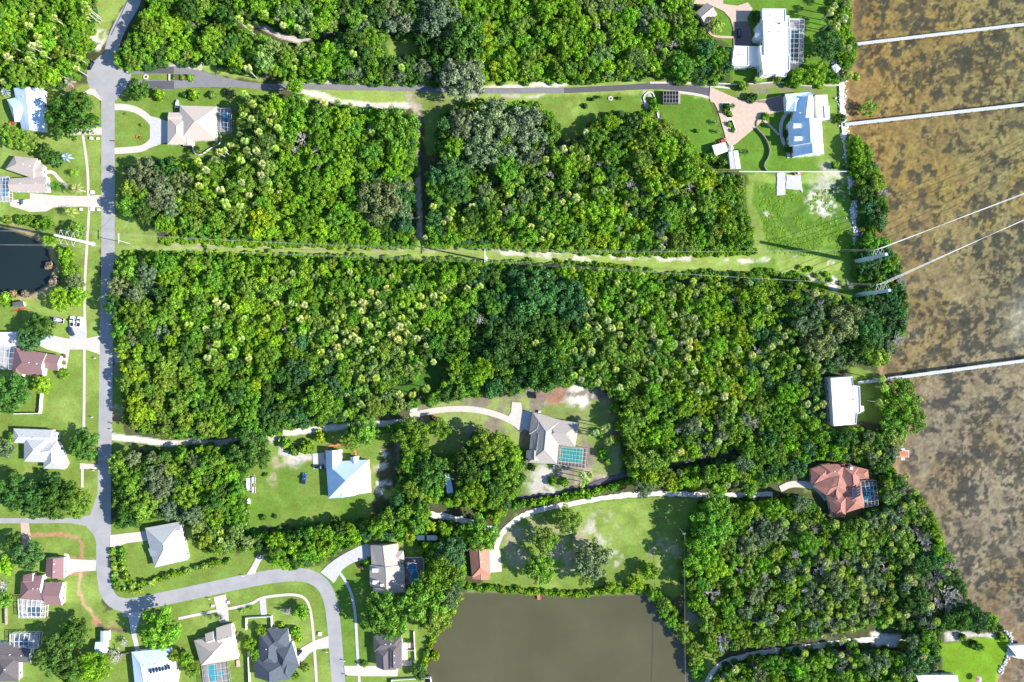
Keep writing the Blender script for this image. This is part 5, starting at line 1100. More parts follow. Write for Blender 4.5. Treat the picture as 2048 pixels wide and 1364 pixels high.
def palmcrown(name, seed, nf=34, segs=8):
    rng = np.random.default_rng(seed); V = []; F = []; A = []
    for k in range(nf+6):
        az = k*2.39996+rng.uniform(-.2, .2); el = math.asin(min(.98, max(-.5, 1-1.4*(k+.5)/nf)))+rng.uniform(-.12, .12)
        d = np.array([math.cos(el)*math.cos(az), math.cos(el)*math.sin(az), math.sin(el)]); side = np.cross(d, [0, 0, 1]); side /= np.linalg.norm(side)+1e-9; up = np.cross(side, d)
        if k % 4 == 1: el = rng.uniform(.75, 1.0); d = np.array([math.cos(el)*math.cos(az), math.cos(el)*math.sin(az), math.sin(el)]); up = np.cross(side, d)
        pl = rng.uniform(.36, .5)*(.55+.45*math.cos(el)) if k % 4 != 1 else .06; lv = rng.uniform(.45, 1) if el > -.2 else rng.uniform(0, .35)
        p0 = d*.05; p1 = d*pl
        q = len(V); V += [p0-side*.012, p0+side*.012, p1+side*.012, p1-side*.012]; F.append((q, q+1, q+2, q+3)); A += [lv*.5]*4
        bl = rng.uniform(.42, .56)
        for s in range(segs):
            a0 = -1.45+2.9*s/segs; a1 = -1.45+2.9*(s+.62)/segs; am = (a0+a1)/2; L = bl*(1-.18*abs(am))
            def pt(a, r, dz=0): return p1+d*math.cos(a)*r+side*math.sin(a)*r+up*(-.35*r*r-.10*abs(math.sin(a))*r+dz)+np.array([0, 0, -.42*r*r])
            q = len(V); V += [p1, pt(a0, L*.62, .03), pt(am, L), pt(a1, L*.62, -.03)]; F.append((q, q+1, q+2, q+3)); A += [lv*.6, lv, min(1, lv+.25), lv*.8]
    me = fastmesh(name, np.array(V), np.array(F)); at = me.attributes.new('lv', 'FLOAT', 'POINT'); at.data.foreach_set('value', np.array(A, np.float32)); me.materials.append(M['frond']); return me
PALM = [palmcrown('crown', 80+i) for i in range(4)]
def feathercrown(name, seed, nf=22, nl=16, droop=.5, stiff=False):
    rng = np.random.default_rng(seed); V = []; F = []; A = []
    for k in range(nf):
        az = k*2.39996+rng.uniform(-.15, .15); el = 1.15-1.25*(k/nf)+rng.uniform(-.1, .1); lv = rng.uniform(.3, 1)
        h = np.array([math.cos(az), math.sin(az), 0]); side = np.array([-math.sin(az), math.cos(az), 0])
        def sp(t): return h*t*math.cos(el)*(1-.12*t)+np.array([0, 0, 1])*(t*math.sin(el)-droop*t*t)
        for i in range(nl):
            t0 = .12+.86*i/nl; t1 = t0+.035; c = sp(t0); c2 = sp(t1); w = .26*math.sin(math.pi*min(1, t0*.9+.12))**.7
            for s in (-1, 1):
                q = len(V); tip = sp(min(1.02, t0+.14))+side*s*w+np.array([0, 0, -.12*w])
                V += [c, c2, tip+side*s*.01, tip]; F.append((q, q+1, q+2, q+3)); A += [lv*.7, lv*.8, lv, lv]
        for i in range(6):
            t0, t1 = i/6, (i+1)/6; a, b2 = sp(t0), sp(t1); q = len(V); V += [a-side*.012, a+side*.012, b2+side*.01, b2-side*.01]; F.append((q, q+1, q+2, q+3)); A += [1]*4
    me = fastmesh(name, np.array(V), np.array(F)); at = me.attributes.new('lv', 'FLOAT', 'POINT'); at.data.foreach_set('value', np.array(A, np.float32)); me.materials.append(M['frond']); return me
FEATH = [feathercrown('crown', 90+i) for i in range(2)]
def ptrunk():
    mb = MB(); z = 0; rr = random.Random(4)
    for k in range(8): r0 = .5*(1.25 if k == 0 else 1); mb.tube((0, 0, k/8), (0, 0, (k+1)/8), r0, .47, n=8, cap=(k in (0, 7)))
    o = mb.build('trunk', M['palmbark']); me = o.data; bpy.data.objects.remove(o); return me
PTRUNK = ptrunk()
def deadmesh(seed, n1=14):
    rr = random.Random(seed); mb = MB()
    def br(p, d, L, r, lv):
        q = p+d*L; mb.tube(p, q, r, r*.6, n=5 if lv < 2 else 3, cap=False)
        if lv >= 3: return
        for _ in range(3 if lv else n1):
            nd = (d*(.9 if lv else .25)+Vector((rr.gauss(0, .6), rr.gauss(0, .6), rr.uniform(-.05, .5)))).normalized(); br(p+d*L*rr.uniform(.45, 1), nd, L*rr.uniform(.55, .8) if lv else rr.uniform(.36, .58), r*.62, lv+1)
    br(Vector((0, 0, -.4)), Vector((0, 0, 1)), .5, .07, 0)
    o = mb.build('branches', M['deadwood']); me = o.data; bpy.data.objects.remove(o); return me
DEAD = [deadmesh(s) for s in range(4)]

TINT = {'bright': (.190, .365, .018), 'mid': (.138, .285, .022), 'dark': (.068, .155, .022), 'grey': (.165, .230, .095), 'olive': (.175, .290, .030),
        'yellow': (.260, .400, .018), 'teal': (.068, .170, .045), 'palm': (.40, .46, .15), 'palmy': (.33, .45, .07), 'palmdark': (.18, .28, .06), 'silver': (.42, .48, .42), 'rust': (.20, .14, .06), 'reed': (.30, .245, .14)}
WORD = {'bright': 'bright green', 'mid': 'mid green', 'dark': 'dark green', 'grey': 'grey green', 'olive': 'olive green', 'yellow': 'yellow green', 'teal': 'deep green', 'palm': 'pale', 'palmy': 'yellowish', 'palmdark': 'dark', 'silver': 'silvery', 'rust': 'rusty brown', 'reed': 'tan'}
def tv(t, rng=random):
    c = TINT[t]; k = rng.uniform(.82, 1.2); return [c[0]*k*rng.uniform(.88, 1.15), c[1]*k, c[2]*k*rng.uniform(.8, 1.3)]
ORD = ['first','second','third','fourth','fifth','sixth','seventh','eighth','ninth','tenth','eleventh','twelfth','thirteenth','fourteenth','fifteenth','sixteenth','seventeenth','eighteenth','nineteenth','twentieth']+['twenty-'+q for q in ('first','second','third','fourth','fifth','sixth','seventh','eighth','ninth')]+['thirtieth']+['thirty-'+q for q in ('first','second','third','fourth','fifth','sixth','seventh','eighth','ninth')]+['fortieth']+['forty-'+q for q in ('first','second','third','fourth','fifth','sixth','seventh','eighth','ninth')]
ORD0 = ORD
def obj_of(me, name, parent, loc, sc, tint=None, rz=0.0):
    o = bpy.data.objects.new(name, me); COL.objects.link(o); o.parent = parent; o.location = loc; o.scale = sc; o.rotation_euler = (0, 0, rz)
    if tint: o['tint'] = tint
    return o
def plant(name, cat, label, group, px, py, r, z, tint, kind, idx=None, zs=None):
    """r in metres; px,py where the crown's middle shows; z height of the crown's base"""
    c = P(px, py, z+r*.25); e = empty(name, (c[0], c[1], 0)); tag(e, label, cat, group); rz = random.uniform(0, 6.28); t = tv(tint) if isinstance(tint, str) else tint
    if kind == 'palm':
        lean = 0
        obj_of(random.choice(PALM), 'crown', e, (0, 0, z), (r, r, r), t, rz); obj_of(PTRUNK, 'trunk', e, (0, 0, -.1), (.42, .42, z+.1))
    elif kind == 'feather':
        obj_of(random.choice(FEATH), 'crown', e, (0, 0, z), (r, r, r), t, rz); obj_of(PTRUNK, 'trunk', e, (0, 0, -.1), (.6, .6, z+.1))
    elif kind == 'agave':
        obj_of(FEATH[0], 'fronds', e, (0, 0, z), (r, r, r*1.2), t, rz); obj_of(PTRUNK, 'stem', e, (0, 0, -.05), (.5, .5, z+.05))
    elif kind == 'shrub':
        obj_of(random.choice(CR['shrub']), 'foliage', e, (0, 0, max(.1, z)), (r, r, r*(zs or .9)), t, rz); obj_of(TRUNK, 'stem', e, (0, 0, 0), (r*.6, r*.6, max(.5, z+r*.3)))
    elif kind == 'dead':
        obj_of(random.choice(DEAD), 'branches', e, (0, 0, z), (r, r, r*.9), None, rz); obj_of(TRUNK, 'trunk', e, (0, 0, 0), (r*.8, r*.8, z))
    else:
        kk = 'wispy' if kind == 'wispy' else ('big' if r > 5.2 else 'mid' if r > 2.6 else 'small')
        obj_of(random.choice(CR[kk]), 'crown', e, (0, 0, z), (r*random.uniform(.94, 1.06), r*random.uniform(.94, 1.06), r*(zs or .85)), t, rz); obj_of(TRUNK, 'trunk', e, (0, 0, 0), (r*1.5, r*1.5, z+r*.3), None, rz)
    return e

# ---- trees one can single out: (px, py, radius px, crown base height m, tint, label)
LM = [(360,250,'the beige villa'),(215,150,'the turning circle'),(600,172,'the overhanging lane tree'),(505,45,'the sandy forest track'),(800,90,'the northern forest clearing'),(920,150,'the great oak over the lane'),(1060,181,'the middle of the asphalt lane'),(1230,177,'the black end of the lane'),(1410,28,'the grey cottage'),(1490,112,'the modern white villa'),(605,277,'the white bare tree'),(838,400,'the sandy grass track'),
 (300,470,'the short corridor pole'),(560,490,'the western corridor'),(972,515,'the centre pole'),(1221,197,'the stone fire ring'),(1345,194,'the black carport frame'),(1440,298,'the two pale sheds'),(1580,365,'the concrete slabs'),(1260,370,'the bare northeastern tree'),(1050,400,'the clearing east of the grey oaks'),(1500,520,'the end of the sandy corridor track'),(1716,525,'the northern shore pole'),(1718,590,'the southern shore pole'),
 (216,640,'the parked pickups across the road'),(232,820,'the bare roadside verge'),(226,873,'the start of the shell track'),(440,882,'the shell track middle'),(560,868,'the shell track junction'),(570,660,'the bare western tree'),(820,770,'the dark forest clearing'),(827,817,'the white gate shed'),(1070,590,'the great central oak'),(1080,795,'the brick shed'),(1160,790,'the white sand patch'),(1145,908,'the green caged pool'),(1355,690,'the bare twig crown'),(1515,700,'the bare tree of the east woods'),(1420,912,'the black forest lane'),(1510,845,'the bare tree above the black lane'),(1690,800,'the flat roofed house'),(1808,910,'the orange dock hut'),
 (1680,980,'the terracotta mansion'),(1740,990,'the mansion pool cage'),(1360,1058,'the slender pole'),(1425,1188,'the fallen bare tree'),(1445,1285,'the large pale bare tree'),(1780,1280,'the pale turning area'),(1640,1140,'the southeastern bare tree'),(1900,1190,'the wide bare mangrove'),(1950,1320,'the bright lawn'),(1600,1297,'the southern shell road'),(695,950,'the blue and white roof'),(898,965,'the trailer home'),(854,1075,'the covered pontoon boat'),(958,1125,'the orange tile roof'),(775,1140,'the two dormer house'),(333,1090,'the pale hipped roof'),(503,970,'the lawn trailers'),(520,1125,'the narrow drive'),(48,220,'the white metal roof'),(60,1010,'the side street'),(1650,140,'the shore hut'),(1480,1000,'the gravel road east end')]
def where(x, y):
    d, lx, ly, nm = min((math.hypot(x-a, y-b2), a, b2, n) for a, b2, n in LM)
    m_ = d/4; dist = 'right beside' if m_ < 4 else 'about %d metres %s of' % (round(m_), ['east', 'northeast', 'north', 'northwest', 'west', 'southwest', 'south', 'southeast'][int(((math.degrees(math.atan2(ly-y, x-lx))+382.5) % 360)//45)])
    return dist+' '+nm
USED = set()
def uniq(fmt, x, y):
    c_ = sorted((math.hypot(x-a, y-b2), a, b2, n) for a, b2, n in LM)[:12]; first = None
    for d, lx, ly, nm in c_:
        m_ = d/4; dist = 'right beside' if m_ < 4 else 'about %d metres %s of' % (round(m_), ['east', 'northeast', 'north', 'northwest', 'west', 'southwest', 'south', 'southeast'][int(((math.degrees(math.atan2(ly-y, x-lx))+382.5) % 360)//45)])
        lb = fmt % (dist+' '+nm); first = first or lb
        if lb not in USED and len(lb.split()) <= 16: USED.add(lb); return lb
    return first
OAKS = [
 (136,231,54,6.5,'dark','huge dark oak overhanging the white metal roof west of the road'),
 (277,179,24,4.5,'dark','round dark oak shading the turning circle beside the asphalt lane'),
 (22,268,26,5,'olive','broad olive oak at the left photo edge south of the white metal roof'), (56,282,22,4.5,'olive','smaller olive oak south of the white metal roof'),
 (88,303,18,3.5,'dark','dark tree in shade between white and tan roofed houses'),
 (285,350,36,6,'grey','grey green oak south of the circular drive'), (330,345,30,6,'dark','dark oak just below the beige villa lawn'), (262,405,32,6,'mid','mid green oak leaning over the road by the corridor'), (318,385,36,7,'grey','grey oak with bare inner limbs south of the circular drive'), (290,420,28,6.5,'dark','dark oak on the corner above the grass corridor'),
 (238,572,26,6,'grey','grey green oak overhanging the road at the corridor\'s south corner'), (255,540,30,6,'mid','mid green oak below the short corridor pole'), (226,610,24,6,'dark','dark oak overhanging the road halfway down the block'), (240,660,26,6,'mid','mid green oak leaning to the road above the bare verge'),
 (120,597,26,4,'bright','bright round tree north of the parked pickups'), (152,592,20,4,'bright','bright tree between the sidewalk and the round bright tree'), (148,565,22,4,'grey','grey leaved tree beside the sidewalk east of the pond'), (130,510,20,3.5,'bright','bright tree below the tall white pole'), (140,535,20,3.5,'mid','mid green tree between the pond and sidewalk'), (95,447,15,3,'mid','small tree in the bushes north of the pond'), (152,462,20,3,'olive','olive tree beside the tall white pole'), (100,480,15,3,'bright','bright small tree at the pond\'s northeast bank'),
 (76,655,30,5.5,'dark','dark dense tree on the lawn west of the boat trailer'), (56,680,26,5.5,'teal','deep green tree touching the ribbed patio roof'), (128,747,12,1.5,'mid','round clipped tree at the corner of the maroon roofed house'),
 (82,770,22,4,'yellow','thin yellowish tree south of the maroon roofed house'), (16,785,46,7,'dark','great dark oak at the left edge beside the white fence corner'),
 (166,893,33,5,'dark','round dark oak between the grey roofed house and the road'), (8,900,20,3.5,'grey','grey green tree west of the grey roofed house'), (22,875,10,1.8,'mid','small tree by the grey roofed house\'s west corner'),
 (22,985,38,7,'dark','dark oak first from the left in the row over the side street'), (66,1000,42,7,'dark','dark oak second from the left over the side street'), (112,1000,42,7,'dark','dark oak third from the left over the side street'), (150,1005,34,6.5,'olive','olive oak at the east end of the side street row'), (98,968,22,5.5,'teal','deep green oak on the north side of the side street row'),
 (54,1112,34,5,'teal','deep green tree northwest of the maroon roofs'), (10,1130,20,4.5,'bright','bright tree at the left edge near the brick drive'), (8,1200,18,4,'olive','olive tree at the left edge beside the white cage'), (25,1085,18,4,'dark','dark tree in shade by the brick drive'),
 (150,1265,32,5.5,'dark','dark tree south of the maroon roofed house lawn'), (108,1312,44,6.5,'dark','large dark oak east of the barrel pool cage'), (140,1345,34,5.5,'dark','dark oak at the bottom edge next to the barrel cage oak'), (186,1336,34,5,'bright','bright green tree below the white two part shed'),
 (318,1262,44,6.5,'bright','big bright green tree over the pale solar roof\'s north side'),
 (347,1312,13,3,'olive','small tree against the solar roof\'s east side'), (372,1318,15,3,'mid','small tree between solar roof and beige roof'), (385,1340,16,3,'olive','olive tree beside the turquoise pool cage'),
 (603,1223,17,2.5,'bright','round bright tree inside the curved sidewalk'), (522,1262,12,2.5,'yellow','yellow green tree inside the white garden wall'), (500,1287,14,3,'bright','bright tree west of the slate roof'), (508,1310,12,3,'mid','small tree squeezed between fence and slate roof'),
 (772,1238,50,7,'mid','large round oak north of the dark grey brown roof'), (848,1200,46,8,'mid','large oak overhanging the pond\'s northwest bank'), (880,1150,42,8,'mid','large oak west of the orange roofed house'), (868,1240,36,7,'olive','olive oak on the pond\'s west bank'), (905,1105,34,7,'teal','deep green oak northwest of the orange roofed house'), (900,1195,28,7,'grey','grey green oak by the pond\'s northwest corner'),
 (838,1344,17,3,'dark','small dark tree by the white fence at the bottom edge'), (869,1312,11,.8,'yellow','bright clump on the islet in the brown pond'),
 (962,1070,40,6,'mid','round tree north of the orange roofed house by the shell road'), (1090,1080,30,5.5,'olive','olive oak north of the darker oak on the pond lawn'), (1137,1042,30,5.5,'olive','oak touching the south edge of the shell road'), (1079,1140,36,5.5,'mid','dense green oak on the pond lawn nearest the dock'), (1185,1122,40,6,'grey','grey green spreading oak on the pond lawn'), (1172,1150,24,5,'olive','olive oak under the spreading grey oak'),
 (1224,1176,14,2.5,'yellow','yellow green round bush tree on the pond\'s north bank'), (1300,1142,20,3,'bright','bright drooping tree on the pond lawn\'s east side'), (1272,1166,16,2.5,'yellow','yellow green small tree at the pond lawn\'s southeast'),
 (1660,92,30,5.5,'teal','dark shore tree at the start of the northernmost boardwalk'), (1632,145,24,4.5,'bright','bright dense tree south of the villa pool'), (1605,152,20,4,'bright','bright tree by the villa pool\'s south corner'), (1512,32,12,2.5,'dark','dark round tree by the villa turning drive'), (1432,50,17,3.5,'palmy','pale feathery tree beside the grey cottage'), (1652,150,18,4,'bright','bright tree above the shore hut'),
 (920,75,52,8.5,'dark','great dark oak in the northern woods'), (922,150,46,8,'grey','great grey green oak reaching over the lane'), (880,35,46,8,'grey','grey oak at the top edge'), (990,240,50,7,'grey','great grey oak spreading south of the lane'), (925,250,36,7,'grey','grey oak west of the great grey oak by the grass track'), (1050,250,46,6.5,'grey','grey airy oak at the western end of the meadow'), (965,300,42,7,'grey','grey oak south of the great grey oak'), (905,340,36,7,'teal','deep green oak beside the grass track'),
 (1070,590,52,8.5,'teal','great deep green oak in the middle woods near the centre'), (1140,600,40,8,'teal','deep green oak east of the great central oak'), (1010,700,44,8.5,'dark','dark oak south of the great central oak'), (1085,740,50,8.5,'dark','great dark oak above the orange dirt patch'), (1120,690,30,8,'mid','mid green oak between the two great central oaks'),
 (760,400,46,8,'grey','grey oak at the east side of the northwestern woods'), (790,250,44,8,'mid','large oak at the corner of shell track and lane'), (590,210,26,7,'mid','mid green tree leaning over the asphalt lane'), (590,170,18,8,'bright','bright tree crown hanging over the asphalt lane'),
 (880,858,24,4,'mid','tree between the curved drive and the shaded yard'), (826,872,38,6,'mid','large green tree west of the shaded yard'), (855,950,42,6.5,'dark','dark oak west of the narrow trailer home'), (935,935,36,6.5,'dark','dark oak east of the narrow trailer home'), (975,890,38,6.5,'olive','olive oak in the shaded yard'), (1010,945,36,6.5,'mid','green oak by the start of the black lane'), (950,985,30,6,'bright','bright oak south of the narrow trailer home'),
 (500,900,44,7.5,'dark','dark oak over the shell track junction'), (640,800,40,8,'mid','oak in the woods north of the shell track'), (725,860,34,7,'mid','oak northeast of the blue and white roof'), (705,880,24,6,'olive','olive oak behind the blue and white roof'), (240,930,30,5,'olive','olive oak in the shaded corner south of the shell track'), (318,960,38,7,'grey','grey oak in the woods above the pale hipped roof'), (280,1010,36,6.5,'olive','olive oak northwest of the pale hipped roof'), (260,960,32,6.5,'mid','mid green oak at the roadside south of the shell track'),
 (1695,642,40,8,'grey','grey oak near the bay north of the flat roofed house'), (1640,690,36,8,'grey','grey oak northwest of the flat roofed house'), (1735,655,34,8,'teal','deep green oak near the bay shore'), (1612,975,1,1,'mid',None),
 (1287,976,22,6,'grey','grey green tree hanging over the gravel road north of the pond lawn'), (1440,978,17,5,'bright','bright tree overhanging the gravel road midway to the mansion'), (1500,980,15,5,'mid','mid green tree overhanging the gravel road near its east end'), (1345,975,14,4.5,'yellow','yellow green bush tree on the gravel road\'s north edge'), (1425,1055,40,9,'mid','tall tree shading the pond lawn by the slender pole'), (1405,1112,34,9,'bright','bright tall tree at the pond lawn\'s eastern edge'), (1432,1012,30,8.5,'mid','tall tree at the southeastern woods\' corner by the gravel road'),
 (1835,1325,32,6,'teal','dark tree between the bright lawn and the pale roof'), (1792,875,26,4,'palmy','dense yellowish tree above the dock hut'), (1760,715,20,5,'palmy','rounded pale tree at the start of the southern boardwalk'),
 (1800,800,46,4,'mid','wide bright mangrove south of the southern boardwalk'), (1825,840,32,3.5,'mid','mangrove at the tip of the small headland'), (1790,850,30,4,'mid','mangrove above the yellowish tree near the dock hut'),
]
OAKS = [o for o in OAKS if o[5]]
for x, y, r, h, t, lb in OAKS:
    plant('oak_tree' if r >= 24 else 'tree', 'tree', lb, 'single trees', x, y, r/4, h, t, 'tree')
DEADT = [(605,277,20,6,'white bare tree in the northwestern woods'), (590,300,12,6,'small bare tree beside the white bare tree'), (630,300,13,6,'bare tree southeast of the white bare tree'), (1425,1188,24,5,'large fallen looking bare tree in the southeastern woods'), (1445,1285,26,4,'large pale bare tree by the southern shell road'),
 (1848,1085,30,2.5,'bare grey mangrove at the middle of the southern shore'), (1900,1190,34,2,'wide bare grey mangrove before the southern lawn headland'), (1880,1150,24,2,'bare grey mangrove north of the widest bare one'), (1870,1210,26,2,'bare grey mangrove beside the widest bare one'), (1795,680,20,2,'bare grey mangrove north of the southern boardwalk'), (1800,560,16,2,'bare grey mangrove below the shore poles'), (1765,385,16,3,'bare grey tree at the northern shore'), (1640,1140,18,7,'bare tree inside the southeastern woods'), (1590,1110,14,7,'small bare tree in the southeastern woods'),
 (1260,370,14,7,'bare tree in the northeastern woods'), (1380,375,13,6,'bare tree near the northeastern woods\' sunny side'), (1515,700,13,7,'bare tree in the middle woods toward the bay'), (1510,845,16,7,'bare tree in the woods above the black lane'), (1360,860,14,7,'bare tree west in the woods above the black lane'), (575,1222,17,1.5,'grey bare rounded bush tree beside the bright round tree'), (5,1172,18,4,'bare grey tree at the left photo edge'), (232,1310,20,2,'bare grey thicket by the timber fence'), (250,1285,12,1.5,'pale bare bush north of the timber fence'), (1345,90,12,7,'bare tree in the northern woods'), (1320,90,10,7,'small bare tree in the northern woods'), (1240,455,9,6,'bare tree at the southern edge of the northeastern woods'), (570,660,9,7,'bare tree in the western middle woods'), (1355,690,12,7,'bare twig crown in the palm rich woods'), (1010,240,14,8,'bare limbs showing in the great grey oak')]
rq = random.Random(33)
for k_, (bx, by) in enumerate([(1500,1060),(1530,1150),(1560,1215),(1610,1180),(1690,1120),(1725,1190),(1770,1140),(1820,1120),(1660,1240),(1480,1140),(1520,1245),(1400,1130),(1830,1060),(1575,1345),(1680,1340),(1740,1320),(1630,1060),(1860,1170),(1895,1215),(1925,1200),(1905,1130),(1470,600),(1280,640),(1640,610),(1700,570),(640,330),(740,260),(860,150),(420,690),(960,640),(1330,480),(1200,330),(1100,350)]):
    DEADT.append((bx, by, rq.uniform(8, 14) if bx < 1800 else rq.uniform(14, 22), (7 if bx < 1800 else 2.5), 'grey twiggy bare crown '+where(bx, by)))
for x, y, r, h, lb in DEADT: plant('bare_tree', 'bare tree', lb, 'bare trees', x, y, r/4*1.0, h*.85+.4, None or (0.3, .3, .3), 'dead')

